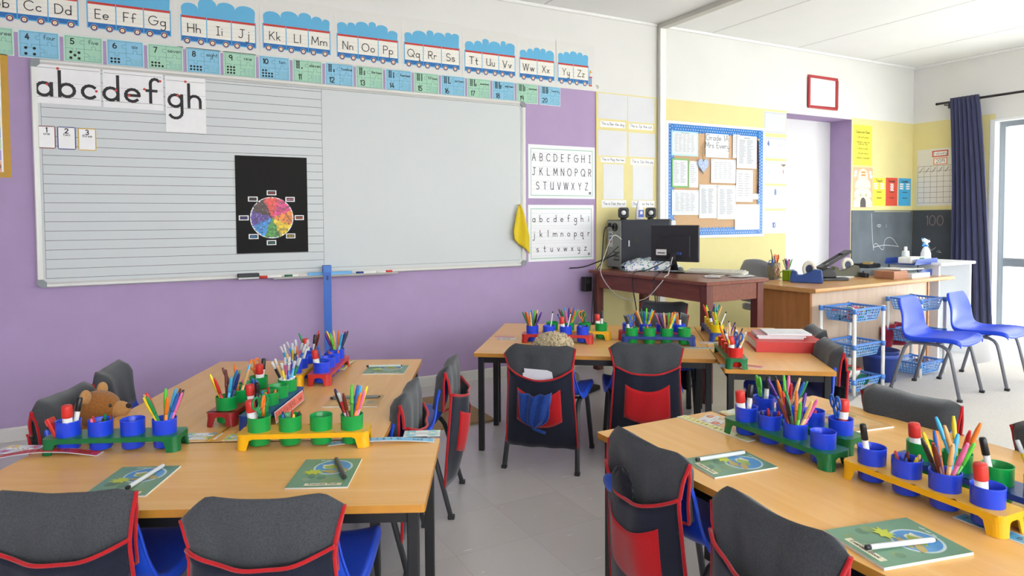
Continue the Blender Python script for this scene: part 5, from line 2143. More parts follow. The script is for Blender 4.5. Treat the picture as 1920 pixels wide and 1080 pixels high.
def glue(loc, d, label, group=None):
    o = thing('glue_stick', label, 'glue stick', loc, 0, group)
    o.rotation_mode = 'QUATERNION'
    o.rotation_quaternion = Vector(d).to_track_quat('Z', 'Y')
    b = MB()
    b.lathe([(.013, 0), (.0135, .002), (.0135, .098)], M('#F0EFEC', 0.35, 0.02), 18)
    b.lathe([(.0137, .066), (.0137, .076)], M('#C93A32', 0.4, 0.02), 18)
    b.build('tube', o)
    b = MB()
    b.lathe([(.0146, .0985), (.0152, .101), (.0150, .132), (.0135, .136), (.002, .1365)], M('#D8342C', 0.4, 0.03), 18)
    b.build('cap', o)
    return o


def marker(loc, d, label, group=None, cap='#1E1E20', up=True):
    o = thing('marker_pen', label, 'marker', loc, 0, group)
    o.rotation_mode = 'QUATERNION'
    o.rotation_quaternion = Vector(d).to_track_quat('Z', 'Y')
    b = MB()
    b.lathe([(.0068, 0), (.0076, .002), (.0076, .106)], M('#F2F1EE', 0.35, 0.02), 14)
    b.lathe([(.0078, .04), (.0078, .08)], M('#E3E3E3', 0.4, 0.05), 14)
    b.build('barrel', o)
    b = MB()
    b.lathe([(.0082, .1065), (.0088, .108), (.0084, .146), (.0068, .150), (.001, .1505)], M(cap, 0.35, 0.03), 14)
    b.build('cap', o)
    return o


def lean(a, t):
    return (math.cos(a) * math.sin(t), math.sin(a) * math.sin(t), math.cos(t))


p = od(1457, 524)
tin = MB()
tin.prism(rrect(.078, .066, .006, 3), 0, .004, M('#7A6A55', 0.6, 0.3, 40))
for a_, b_, c_, d_ in ((0, -.031, .078, .004), (0, .031, .078, .004), (-.037, 0, .004, .058), (.037, 0, .004, .058)):
    tin.box((a_, b_, .069), (c_, d_, .13), M('#8E8268', 0.5, 0.35, 30))
TINP = (p.x + .02, p.y + .05)
tag(tin.build('pencil_tin', loc=(TINP[0], TINP[1], OT), rot=(0, 0, .1)), 'square patterned pencil tin at the left end of the oak desk', 'pencil holder')
sti = MB()
for k in range(3):
    sti.tube([(-.022 + .018 * k + .010 * math.sin(q * 1.4 + k), -.034 - .002 * k, .015 + q * .014) for q in range(8)], .007, M(['#C9A98C', '#A85A4A', '#D9C4A4'][k], 0.5, 0.05), 6)
st_ = sti.build('printed_picture', bpy.data.objects[-1] if False else None)
st_.parent = [o for o in COL.objects if o.name.startswith('pencil_tin')][0]
for k, (kd, c_, ax, tl) in enumerate([('P', 'n', 2.4, .20), ('P', 'k', 1.2, .05), ('P', 'd', 4.0, .18), ('F', 'r', 5.4, .15)]):
    pen(kd, c_, (TINP[0] + .012 * math.cos(k * 2), TINP[1] + .012 * math.sin(k * 2), OT + .03 + (.05 if k == 0 else .0)), lean(ax, tl), '%s %s standing in the patterned tin on the oak desk' % (COLS[c_][1], 'pencil' if kd == 'P' else 'felt-tip pen'), 'pens in the patterned tin')
scissors('o', (TINP[0] + .018, TINP[1] + .006, OT + .07), lean(.2, .22), 1.2, 'big orange handled scissors in the patterned tin')
scissors('b', (TINP[0] - .02, TINP[1] - .01, OT + .03), lean(3.4, .16), .8, 'small dark handled scissors in the patterned tin')
p = od(1481, 527)
mug = thing('green_mug', 'lime green enamel mug holding pens on the oak desk', 'mug', (p.x + .015, p.y + .035, OT), math.radians(150))
b = MB()
b.lathe([(.001, .002), (.038, .002), (.039, .006), (.039, .086), (.0405, .088), (.037, .088), (.0365, .008), (.001, .006)], M('#8DB51E', 0.3, 0.03), 28)
b.build('cup', mug)
b = MB()
b.tube([(.039, 0, .072), (.058, 0, .070), (.066, 0, .050), (.058, 0, .026), (.039, 0, .020)], .0045, M('#8DB51E', 0.3, 0.03), 8)
b.build('handle', mug)
b = MB()
b.tube([(.0395 * math.cos(a), .0395 * math.sin(a), .0875) for a in [2 * PI * k / 28 for k in range(28)]], .0022, M('#E9EBE4', 0.3, 0), 6, closed=True)
b.build('rim', mug)
for k, c_ in enumerate('odgnpibls'):
    a = k * 0.72 + .3
    q = (mug.location.x - .018 * math.cos(a), mug.location.y - .018 * math.sin(a), OT + .009)
    pen('F' if k % 2 else 'P', c_, q, lean(a, .24 + .06 * (k % 3)), '%s %s in the lime green mug' % (COLS[c_][1], 'felt-tip pen' if k % 2 else 'pencil'), 'pens in the lime green mug')


def tape_dispenser(x, y, rz, col, label, sc=1.0):
    t = thing('tape_dispenser', label, 'tape dispenser', (x, y, OT), rz)
    t.scale = (sc, sc, sc * 1.3)
    mt = M(col, 0.35, 0.04)
    b = MB()
    out = [(-.115, 0), (.115, 0), (.118, .02), (.108, .078), (.06, .083), (.03, .070), (-.03, .048), (-.065, .046), (-.070, .064), (-.095, .074), (-.110, .072), (-.118, .03)]
    b.prism(out, -.036, .036, mt, axis='y')
    b.build('body', t, bev=.006)
    b = MB()
    b.lathe([(.026, -.012), (.050, -.012), (.050, .012), (.026, .012)], M('#E4E0D2', 0.4, 0.03), 32, Matrix.Translation((.018, 0, .083)) @ Matrix.Rotation(PI / 2, 4, 'X'), False, False)
    b.lathe([(.026, .012), (.026, -.012)], M('#E4E0D2', 0.4, 0.03), 32, Matrix.Translation((.018, 0, .083)) @ Matrix.Rotation(PI / 2, 4, 'X'), False, False)
    b.build('tape_roll', t)
    b = MB()
    b.cyl((.018, -.016, .083), (.018, .016, .083), .0245, .0245, M('#23324E', 0.4, 0), 20)
    b.build('hub', t)
    b = MB()
    b.box((-.103, 0, .076), (.012, .03, .004), M('#B9BDC0', 0.25, 0, metal=.9))
    b.build('cutter', t)
    return t


p = (od(1493, 530) + od(1551, 533)) / 2
tape_dispenser(p.x + .02, p.y + .06, math.radians(-56), '#2A4A8C', 'big navy tape dispenser at the corner of the oak desk', 1.0)
p = od(1615, 516)
tape_dispenser(5.22, 3.68, math.radians(-30), '#4C4B38', 'olive black tape dispenser behind the stack of books', .95)
# hole punch with raised lever
p = od(1565, 528)
hp_ = thing('hole_punch', 'large black hole punch with its lever raised on the oak desk', 'hole punch', (p.x + .05, p.y + .09, OT), math.radians(-25))
b = MB()
b.prism(rrect(.24, .10, .02, 4, .03, 0), 0, .022, M('#33353A', 0.35, 0.03))
b.build('base', hp_, bev=.005)
b = MB()
b.prism([(-.085, .022), (.05, .022), (.048, .06), (.02, .095), (-.03, .105), (-.08, .08)], -.035, .035, M('#1F2023', 0.35, 0.03), axis='y')
b.build('body', hp_, bev=.01)
b = MB()
Tm = Matrix.Translation((-.075, 0, .10)) @ Matrix.Rotation(-math.radians(30), 4, 'Y')
for sg in (-1, 1):
    b.box((.12, sg * .042, 0), (.24, .014, .022), M('#1F2023', 0.35, 0.03), Tm)
b.box((.245, 0, 0), (.06, .098, .022), M('#1F2023', 0.35, 0.03), Tm)
b.box((.02, 0, 0), (.05, .098, .020), M('#1F2023', 0.35, 0.03), Tm)
b.build('lever', hp_, bev=.004)
# stack of brown exercise books, each one a thing
p = on_z(1660, 521, OZ)
for k in range(14):
    s = Sheet(.205, .165, M(['#B98363', '#C08B6B', '#B07A5C'][k % 3], 0.6, 0.05), t=.0042)
    s.rect(.002, .002, .203, .163, M(['#C9977A', '#BD8869', '#C59072'][k % 3], 0.6, 0.05), 1)
    if k == 13:
        s.rect(.085, .001, .103, .164, M('#5C3A2C', 0.5, 0), 2)
    rn = random.Random(k)
    s.flat('exercise_book', 5.30 + rn.uniform(-.004, .004), 3.30 + rn.uniform(-.004, .004), math.radians(3 + rn.uniform(-2, 2)),
           'brown exercise book in the stack on the oak desk' if 0 < k < 13 else ('lowest brown exercise book in the stack on the oak desk' if k == 0 else 'topmost brown exercise book on the stack on the oak desk'), 'exercise book', 'stacked brown exercise books', z=OT + k * .0046)
s = Sheet(.29, .21, M('#F2F2F0', 0.5, 0.02), t=.035)
s.flat('paper_stack', 5.545, 3.30, math.radians(4), 'thick stack of white paper beside the brown books', 'paper stack', z=OT)
s = Sheet(.30, .21, M('#E3E3E0', 0.5, 0.03), t=.006)
s.flat('paper_folder', 5.44, 3.33, math.radians(-3), 'pale grey folder lying across the paper stack', 'folder', z=OT + .068)
sb = MB()
sb.box((0, 0, .02), (.05, .06, .04), M('#24252A', 0.4, 0.03))
sb.cyl((-.012, 0, .04), (-.012, 0, .055), .008, .008, M('#3A3B40', 0.4, 0))
tag(sb.build('ink_pad', loc=(5.30, 3.56, OT), bev=.006), 'small black desk stamp behind the brown books', 'stamp')
s = Sheet(.30, .21, M('#EDEDEB', 0.5, 0.02), t=.008)
s.flat('paper_sheets', 4.93, 3.56, math.radians(8), 'white papers behind the black hole punch', 'papers', z=OT)

# blue two-tier letter tray and what lies in it
lt = thing('letter_tray', 'blue two tier letter tray at the right end of the oak desk', 'letter tray', (5.68, 3.36, OT), math.radians(2))
BT = M('#2B4AA0', 0.3, 0.03)
for k, z in enumerate((.004, .098)):
    b = MB()
    b.box((.175, .13, z + .002), (.35, .26, .004), BT)
    b.prism([(0, z + .004), (.35, z + .004), (.35, z + .052), (.03 if k else .12, z + .052)], -.003, .001, BT, axis='y')
    b.prism([(0, z + .004), (.35, z + .004), (.35, z + .052), (.03 if k else .12, z + .052)], .259, .263, BT, axis='y')
    b.box((.348, .13, z + .028), (.004, .262, .048), BT)
    b.build('tray', lt)
for x in (.06, .338):
    for y in (.006, .254):
        b = MB()
        b.cyl((x, y, .008), (x, y, .10), .004, .004, BLACK, 8)
        b.build('riser', lt)
LX, LY = 5.68, 3.36
s = Sheet(.28, .20, M('#8FD0D6', 0.4, 0.03), t=.020)
s.flat('plastic_folder', LX + .05, LY + .03, math.radians(2), 'turquoise folder in the lower tier of the letter tray', 'folder', z=OT + .0085)
wp = thing('wet_wipes_pack', 'flat white wipes pack with green label on top of the letter tray', 'pack', (LX + .02, LY + .04, OT + .103), math.radians(2))
b = MB()
b.box((.115, .06, .030), (.23, .12, .058), M('#EDEDE8', 0.4, 0.03))
b.build('pack', wp, bev=.012)
b = MB()
b.box((.16, -.0012, .030), (.07, .002, .046), M('#2E8B3E', 0.4, 0.05))
b.build('label', wp)
tb = MB()
tb.box((0, 0, .026), (.13, .10, .05), M('#BFE3C4', 0.25, 0.04))
tag(tb.build('plastic_box', loc=(LX + .272, LY + .10, OT + .1025), bev=.008), 'pale green plastic box on the letter tray under the spray bottle', 'box')
pb_ = thing('pump_bottle', 'small white pump bottle behind the wipes pack', 'bottle', (LX + .20, LY + .20, OT + .103))
b = MB()
b.lathe([(.001, 0), (.030, .001), (.031, .085), (.028, .094), (.012, .098)], M('#E6F1F2', 0.3, 0.02), 18)
b.build('bottle', pb_)
b = MB()
b.lathe([(.029, .095), (.029, .104), (.013, .106), (.013, .136), (.010, .142), (.001, .143)], M('#F6F6F4', 0.3, 0.01), 18)
b.build('cap', pb_)
# spray bottle
sp_ = thing('spray_bottle', 'white spray bottle with blue trigger at the right end of the oak desk', 'spray bottle', (6.115, 3.52, .8412), math.radians(185))
SW, SB = M('#F3F5F8', 0.3, 0.01), M('#2E97E6', 0.3, 0.03)
b = MB()
b.lathe([(.001, 0), (.050, .002), (.052, .03), (.050, .07), (.036, .105), (.022, .125), (.016, .132)], SW, 24, sy=.75)
b.build('bottle', sp_)
b = MB()
b.lathe([(.021, .132), (.021, .146), (.014, .148)], SB, 18)
b.build('collar', sp_)
b = MB()
b.prism([(-.018, .148), (.020, .148), (.022, .165), (.052, .180), (.060, .204), (.040, .206), (-.02, .190), (-.050, .181), (-.058, .183), (-.058, .170), (-.03, .166), (-.014, .165)], -.011, .011, SW, axis='y')
b.build('spray_head', sp_, bev=.003)
b = MB()
b.prism([(.046, .182), (.062, .206), (.052, .210), (.036, .185)], -.012, .012, SB, axis='y')
b.prism([(.026, .170), (.038, .172), (.052, .152), (.066, .138), (.060, .134), (.044, .144)], -.006, .006, SB, axis='y')
b.build('trigger', sp_, bev=.002)
# black tray with a small wooden box behind
bt_ = MB()
bt_.box((0, 0, .002), (.20, .14, .004), BLACK)
for c_, d_ in (((0, -.069, .018), (.20, .004, .032)), ((0, .069, .018), (.20, .004, .032)), ((-.099, 0, .018), (.004, .136, .032)), ((.099, 0, .018), (.004, .136, .032))):
    bt_.box(c_, d_, BLACK)
gb = Sheet(.36, .30, M('#8DA0B2', 0.4, 0.04), t=.055)
gb.flat('document_box', 5.50, 3.58, math.radians(2), 'blue grey document box behind the letter tray', 'box', z=OT)
tag(bt_.build('black_tray', loc=(5.66, 3.78, OT + .0568), rot=(0, 0, .1)), 'small black plastic tray on the document box before the chalkboard', 'tray')
wb_ = MB()
wb_.box((0, 0, .022), (.09, .06, .04), M('#C9A66E', 0.5, 0.15, 40))
wb_.box((0, 0, .0425), (.092, .062, .002), M('#6E9A5C', 0.5, 0.05))
tag(wb_.build('tea_box', loc=(5.68, 3.78, OT + .0625), rot=(0, 0, .3), bev=.002), 'small tan box with green lid in the black tray', 'box')

# ------------------------------------------------------------------ pot racks, pots and their contents
PL = {'green': '#11703C', 'yellow': '#F0B414', 'red': '#C7322C', 'dark red': '#A02A2C', 'navy': '#24408C'}
POTC = {'blue': '#2449E2', 'green': '#12A04A', 'yellow': '#F0CE1C', 'red': '#DF2A22'}
RL, RW, RH, PITCH_ = 0.405, 0.098, 0.050, 0.097
_RK = {}
_POT = {}


def rack_meshes(col):
    if col in _RK:
        return _RK[col]
    mt = M(PL[col], 0.30, 0.03, 20)
    b = MB()
    n = 32
    th = 0.013
    hr = 0.0352
    xs = [-RL / 2 + .008, -PITCH_, 0, PITCH_, RL / 2 - .008]
    xs = [-2 * PITCH_ + .0, -PITCH_, 0, PITCH_, 2 * PITCH_]
    for k in range(4):
        cx = (k - 1.5) * PITCH_
        inner, outer = [], []
        for i in range(n):
            a = 2 * PI * (i + .5) / n
            ca, sa = math.cos(a), math.sin(a)
            inner.append((cx + hr * ca, hr * sa))
            t = min((PITCH_ / 2) / max(abs(ca), 1e-6), (RW / 2) / max(abs(sa), 1e-6))
            outer.append((cx + t * ca, t * sa))
        for z, up in ((RH, 1), (RH - .004, 0)):
            vs = [(p[0], p[1], z) for p in inner] + [(p[0], p[1], z) for p in outer]
            b.add(vs, [(i, n + i, n + (i + 1) % n, (i + 1) % n) for i in range(n)], mt)
        vs = [(p[0], p[1], RH) for p in inner] + [(p[0], p[1], RH - .004) for p in inner]
        b.add(vs, [(i, (i + 1) % n, n + (i + 1) % n, n + i) for i in range(n)], mt, True)
    # rounded end lobes
    e = 2 * PITCH_
    for sg in (-1, 1):
        lob = [(sg * e, -RW / 2)] + [(sg * (RL / 2 - .02 + .02 * math.sin(q)), -RW / 2 + .02 - .02 * math.cos(q)) for q in [PI / 2 * k / 5 for k in range(6)]] + [(sg * (RL / 2 - .02 + .02 * math.cos(q)), RW / 2 - .02 + .02 * math.sin(q)) for q in [PI / 2 * k / 5 for k in range(6)]] + [(sg * e, RW / 2)]
        b.prism(lob, RH - .004, RH, mt)
    # skirt all round
    out = rrect(RL, RW, .02, 6)
    inn = rrect(RL - .006, RW - .006, .018, 6)
    m_ = len(out)
    vs = [(p[0], p[1], RH) for p in out] + [(p[0] * 1.004, p[1] * 1.01, RH - .015) for p in out] + [(p[0], p[1], RH - .015) for p in inn] + [(p[0], p[1], RH - .003) for p in inn]
    b.add(vs, [(q * m_ + i, q * m_ + (i + 1) % m_, (q + 1) * m_ + (i + 1) % m_, (q + 1) * m_ + i) for q in range(3) for i in range(m_)], mt, False)
    legs = []
    for sx in (-1, 1):
        for sy in (-1, 1):
            lb = MB()

            def ring(z, wx, wy, inset):
                x1, y1 = RL / 2 + (.003 if z < .01 else 0), RW / 2 + (.002 if z < .01 else 0)
                o_ = [(x1 - wx, y1)] + [(x1 - .02 + .02 * math.sin(q), y1 - .02 + .02 * math.cos(q)) for q in [PI / 2 * k / 5 for k in range(6)]] + [(x1, y1 - wy)]
                i_ = [(x1 - .0045, y1 - wy), (x1 - .0045, y1 - .018), (x1 - .018, y1 - .0045), (x1 - wx, y1 - .0045)]
                return [(sx * p[0], sy * p[1], z) for p in o_ + i_]
            lb.loft([ring(0.0003, .034, .026, 0), ring(RH - .02, .040, .031, 0), ring(RH - .0152, .050, .040, 0)], mt, False)
            legs.append(lb)
    _RK[col] = (b.mesh('rack_top'), [l.mesh('rack_leg') for l in legs])
    return _RK[col]


def pot_mesh(col):
    if col not in _POT:
        b = MB()
        b.lathe([(.001, .006), (.0300, .006), (.0318, .009), (.0345, RH + .001), (.0355, .0925), (.0362, .0945), (.0350, .0955), (.0336, .0935), (.0326, .052), (.0300, .011), (.001, .0105)], M(POTC[col], 0.28, 0.03, 20), 36)
        _POT[col] = b.mesh('pencil_pot')
    return _POT[col]


BR_ = {'r': 'red', 'o': 'orange', 'y': 'yellow', 'g': 'green', 'b': 'blue'}
SIZE_W = ['', 'second ', 'third ', 'fourth ']


def fill(o, spec, where, seed, view):
    """spec tokens: F:cols felt tips, C:cols twist crayons, P:cols pencils, T:cols crayon stubs, G glue, M marker, S:c scissors, E red eraser case"""
    rnd = random.Random(seed)
    px, py, pz = o
    toks = spec.split()
    grp = 'contents of the %s' % where
    pens = []
    for t in toks:
        k, _, v = t.partition(':')
        if k in 'FCP' and v:
            pens += [(k, c) for c in v]
    n = len(pens)
    cnt = {}
    for i, (k, c) in enumerate(pens):
        a = 2 * PI * (i * 0.382 + .1) + rnd.uniform(-.25, .25)
        rr = .0255 * (0.75 + .25 * rnd.random())
        # foot on the opposite side of the pot, resting against the rim
        zf = .0125 + rnd.uniform(0, .022)
        f = Vector((px - .6 * rr * math.cos(a) * .8 + .004 * rnd.uniform(-1, 1), py - .6 * rr * math.sin(a) * .8, pz + .0125))
        rim = Vector((px + rr * math.cos(a), py + rr * math.sin(a), pz + .0935))
        d = (rim - f).normalized()
        noun = {'F': 'felt-tip', 'C': 'capped crayon', 'P': 'pencil'}[k]
        key = (k, c)
        q = cnt.get(key, 0)
        cnt[key] = q + 1
        lab = '%s %s in %s' % (SIZE_W[q] + COLS[c][1], noun, where)
        pen(k, c, f, d, lab, grp)
    ang0 = {'L': PI, 'C': -PI / 2, 'R': 0}[view]
    m_ = 0
    for t in toks:
        k, _, v = t.partition(':')
        if k in ('F', 'C', 'P'):
            continue
        a = rnd.uniform(0, 2 * PI) if m_ else 2.2
        spots = [(-.013, .002), (.013, .004), (0, -.014), (.002, .017)]
        sx, sy = spots[m_ % 4]
        if k == 'G':
            glue((px + sx, py + sy, pz + .0125), lean(math.atan2(sy, sx), .10), 'red capped glue stick in %s' % where, grp)
            m_ += 1
        elif k == 'M':
            marker((px + sx * .4, py + sy * .4, pz + .0125), lean(math.atan2(sy + .004, sx) + rnd.uniform(-.5, .5), .20), 'black capped white marker in %s' % where, grp)
            m_ += 1
        elif k == 'S':
            scissors(v[0], (px + sx * .3, py + sy * .3, pz + .032), lean(a, .12), rnd.uniform(-.5, .5), '%s handled scissors in %s' % (COLS[v[0]][1], where), grp)
            m_ += 1
        elif k == 'E':
            b = MB()
            b.box((0, 0, .05), (.034, .012, .10), M('#D8342C', 0.4, 0.03))
            b.box((0, -.004, .088), (.040, .006, .02), M('#C22C28', 0.4, 0.03))
            e = b.build('folded_card', loc=(px - .012, py + .002, pz + .0135), bev=.003)
            e.rotation_mode = 'QUATERNION'
            e.rotation_quaternion = Vector(lean(2.7, .45)).to_track_quat('Z', 'Y')
            tag(e, 'folded red card sticking out of %s' % where, 'card', grp)
            m_ += 1
        elif k == 'T':
            seen = {}
            for i, c in enumerate(v):
                q = seen.get(c, 0)
                seen[c] = q + 1
                a = 2 * PI * i / len(v) + seed
                b = MB()
                b.lathe([(.0045, 0), (.0050, .002), (.0050, .080), (.0028, .092), (.001, .0925)], M(COLS[c][0], 0.5, 0.08), 8)
                e = b.build('wax_crayon', loc=(px + .014 * math.cos(a), py + .014 * math.sin(a), pz + .013))
                e.rotation_mode = 'QUATERNION'
                e.rotation_quaternion = Vector(lean(a + .5, .13 + .08 * rnd.random())).to_track_quat('Z', 'Y')
                tag(e, '%s%s crayon tip in %s' % (SIZE_W[q], COLS[c][1], where), 'crayon', grp)


ORD_LR = ['leftmost', 'second from left', 'second from right', 'rightmost']
ORD_NF = ['nearest', 'second nearest', 'second farthest', 'farthest']


def rack(cx, cy, deg, col, potcol, words, specs, order, label, seed, view):
    a = math.radians(deg)
    top, legs = rack_meshes(col)
    r = thing('pot_rack', label, 'pot rack', (cx, cy, TZ + .0005), a, 'pencil pot racks')
    o = bpy.data.objects.new('rack_top', top)
    COL.objects.link(o)
    o.parent = r
    for l in legs:
        o = bpy.data.objects.new('rack_leg', l)
        COL.objects.link(o)
        o.parent = r
    for k in range(4):
        x = (k - 1.5) * PITCH_
        X, Y = cx + x * math.cos(a), cy + x * math.sin(a)
        wh = '%s pot of the %s' % (order[k], words)
        p = bpy.data.objects.new('pencil_pot', pot_mesh(potcol))
        COL.objects.link(p)
        p.location = (X, Y, TZ + .0005)
        sp_ = specs[k]
        extra = ''
        tag(p, '%s plastic pot, %s in the %s' % (potcol, order[k], words), 'pot', 'plastic pencil pots')
        if sp_:
            fill((X, Y, TZ + .0005), sp_, wh, seed * 10 + k, view)


rack(-.115, 2.415, -24.5, 'green', 'blue', 'green rack by the teddy', ['E M G', 'T:kngri', '', 'F:nrblgkeosyi'], ORD_LR, 'green pot rack with blue pots in front of the teddy bear', 1, 'C')
rack(.414, 2.167, -25, 'yellow', 'green', 'near yellow rack', ['G S:o S:g M', 'T:dbykr', '', 'F:skilnypob C:r'], ORD_LR, 'yellow pot rack with green pots on the nearest left table', 2, 'C')
rack(.285, 2.670, 61, 'dark red', 'green', 'dark red rack', ['F:bydnrgpsl', 'F:sneo', 'T:dirb', 'S:o M G'], ORD_NF, 'dark red pot rack with green pots on the left tables', 3, 'L')
rack(.378, 2.570, 61, 'navy', 'green', 'navy rack of left tables', ['G S:b M', 'T:bor', '', 'C:pksiygebo'], ORD_NF, 'navy pot rack with a pink number strip against its side', 4, 'L')
rack(.700, 3.082, 63.5, 'red', 'blue', 'red rack below the ruler', ['G S:b', '', 'T:nro', 'F:ipdelkyson'], ORD_NF, 'red pot rack with blue pots below the hanging ruler', 5, 'L')
rack(.590, 3.125, 63.5, 'yellow', 'blue', 'half hidden yellow rack', ['C:isbyelgk', 'C:gswo', 'T:rn', 'G M F:rgn'], ORD_NF, 'yellow pot rack with blue pots mostly hidden behind the pens', 6, 'L')
rack(2.040, 3.250, -37.5, 'red', 'blue', 'red rack of middle table', ['F:lrpseygkbo', 'P:w', 'G P:wb', 'T:kkd'], ORD_LR, 'red pot rack with blue pots on the middle table', 7, 'C')
rack(2.205, 3.300, -37.5, 'yellow', 'green', 'yellow rack behind the red one', ['', 'F:oglsibnop', 'S:o S:g', 'G M'], ORD_LR, 'yellow pot rack with green pots behind the red rack', 8, 'C')
rack(2.492, 2.908, -36, 'navy', 'green', 'navy rack of middle table', ['M S:b P:nk', 'T:nro', 'F:lkspnoiye', ''], ORD_LR, 'navy pot rack with green pots on the middle table', 9, 'C')
rack(2.565, 3.030, -37, 'red', 'blue', 'red rack behind the navy one', ['', 'F:lergbsoy', 'T:ri', 'S:o M'], ORD_LR, 'red pot rack with blue pots behind the navy rack', 10, 'C')
rack(2.955, 2.945, 53, 'navy', 'yellow', 'navy rack with yellow pots', ['S:y P:lpw', 'M F:g', 'F:nyelps', 'F:brg'], ORD_NF, 'navy pot rack with yellow pots at the far end of the binder table', 11, 'C')
rack(2.522, 2.402, 53, 'green', 'red', 'green rack with red pots', ['G S:b C:rye', 'P:nkp', 'F:eo', 'P:wgp'], ORD_NF, 'green pot rack with red pots beside the red binder', 12, 'C')
rack(1.700, 1.405, -91.5, 'green', 'blue', 'front green rack', ['G M', 'T:rrkd', 'F:onirlpbegk', ''], ORD_NF[::-1], 'green pot rack with blue pots nearest on the right table', 13, 'R')
rack(1.850, 1.460, -89, 'green', 'blue', 'rear green rack', ['S:l M', 'F:iogkrepbl', 'T:rb', 'S:b G'], ORD_NF[::-1], 'second green pot rack with blue pots, behind the first', 14, 'R')
rack(1.690, .965, -92.5, 'yellow', 'blue', 'yellow rack of right table', ['M', 'T:nrkdye', 'F:orlyeskibn', 'G'], ORD_NF[::-1], 'yellow pot rack with blue pots on the right table', 15, 'R')
rack(1.845, .925, -92.5, 'navy', 'green', 'navy rack at the edge', ['G', 'F:yeosr', 'M', 'C:kliyo'], ORD_NF[::-1], 'navy pot rack with green pots behind the yellow one at the right edge', 16, 'R')

# ------------------------------------------------------------------ exercise books, pens on them, strips and name cards
BK_G, BK_G2 = M('#6F9A7C', 0.35, 0.10, 9), M('#8FB09A', 0.35, 0.06)


def book(cx, cy, deg, label, kind='g', w=.165, h=.21, thick=.004, z=TZ + .0005, mirror=False):
    a = math.radians(deg)
    s = Sheet(w, h, M('#EFEFEA', 0.6, 0.02), t=thick)
    if kind == 'g':
        s.rect(0, 0, w, h, BK_G, 1)
        rnd = random.Random(int(cx * 1000))
        for k in range(6):
            q = (w * (.1 + .75 * rnd.random()), h * (.12 + .3 * rnd.random()))
            s.disc(q[0], q[1], .010 + .012 * rnd.random(), M(['#5E8468', '#7C9A6A', '#94A98C', '#86A06A'][k % 4], 0.4, 0.05), 2, 9)
        gx, gz = w * .58, h * .68
        s.disc(gx, gz, .055, M('#C9D9D6', 0.35, 0.03), 2, 26)
        s.disc(gx, gz, .049, M('#4F93C9', 0.35, 0.10, 40), 3, 26)
        for k in range(7):
            aa = k * 2.4
            s.poly([(gx + .024 * math.cos(aa) * (k % 3) * .7 + (.010 + .007 * ((j * 3 + k) % 4)) * math.cos(2 * PI * j / 7), gz + .024 * math.sin(aa) * (k % 3) * .7 + (.008 + .005 * ((j + k) % 3)) * math.sin(2 * PI * j / 7)) for j in range(7)], M(['#9DB44E', '#D9D6BE', '#B9A35E'][k % 3], 0.4, 0.05), 4)
        s.poly([(w * .30 + (.034 if j % 2 else .018) * math.cos(2 * PI * j / 16), h * .50 + (.022 if j % 2 else .012) * math.sin(2 * PI * j / 16)) for j in range(16)], M('#C6CF3C', 0.4, 0.04), 5)
        s.rect(w * .28, h * .045, w * .88, h * .125, M('#E9E3C6', 0.5, 0.02), 3)
        s.text('Exercise Book', w * .58, h * .072, (w * .46) / Sheet.width('Exercise Book', 1, .35), .0014, M('#4A4A3A', 0.6, 0), 4, .35, True)
        for k in range(3):
            s.line([(w * (.3 + .1 * k), h * .93), (w * (.36 + .1 * k), h * (.945 - .01 * k))], .004, M('#D9E3DC', 0.4, 0), 3)
    else:
        s.rect(0, 0, w, h, M('#D2A566', 0.45, 0.12, 14), 1)
        s.rect(w * .10, h * .12, w * .90, h * .88, M('#DDB678', 0.45, 0.10, 18), 2)
        rnd = random.Random(int(cx * 1000))
        for k in range(9):
            q = (w * (.2 + .6 * rnd.random()), h * (.2 + .5 * rnd.random()))
            s.disc(q[0], q[1], .012 + .018 * rnd.random(), M(['#C58A4E', '#E0C48A', '#C9805A', '#B99A5A'][k % 4], 0.5, 0.08), 3, 9)
        s.rect(w * .55, h * .74, w * .86, h * .92, M('#CFC3A4', 0.5, 0.02), 4)
        for k in range(5):
            s.rect(w * (.58 + .05 * k), h * .76, w * (.60 + .05 * k), h * .90, M('#8A7B5E', 0.5, 0), 5)
    ca, sa = math.cos(a), math.sin(a)
    X, Y = cx - ca * w / 2 + sa * h / 2, cy - sa * w / 2 - ca * h / 2
    return s.flat('exercise_book', X, Y, a, label, 'exercise book', 'exercise books laid on the tables', z=z)


book(-.064, 2.084, -25, 'green exercise book with globe under a white pen, left foreground')
book(.412, 1.885, -26, 'green exercise book with globe under a black pen by the yellow rack')
book(.958, 3.05, -28, 'green exercise book on the far end of the left tables', w=.19, h=.17)
book(.683, 2.585, -118, 'brown exercise book on the left tables behind the yellow rack', 'b', w=.165, h=.21)
book(1.455, 1.385, -98, 'green exercise book with globe, farther of two on the right table', w=.150, h=.215)
book(1.416, .868, -103, 'green exercise book with globe, at the bottom right', w=.170, h=.23, thick=.006)
book(2.13, 1.48, 170, 'brown exercise book at the far side of the right table', 'b', w=.165, h=.22, thick=.005)


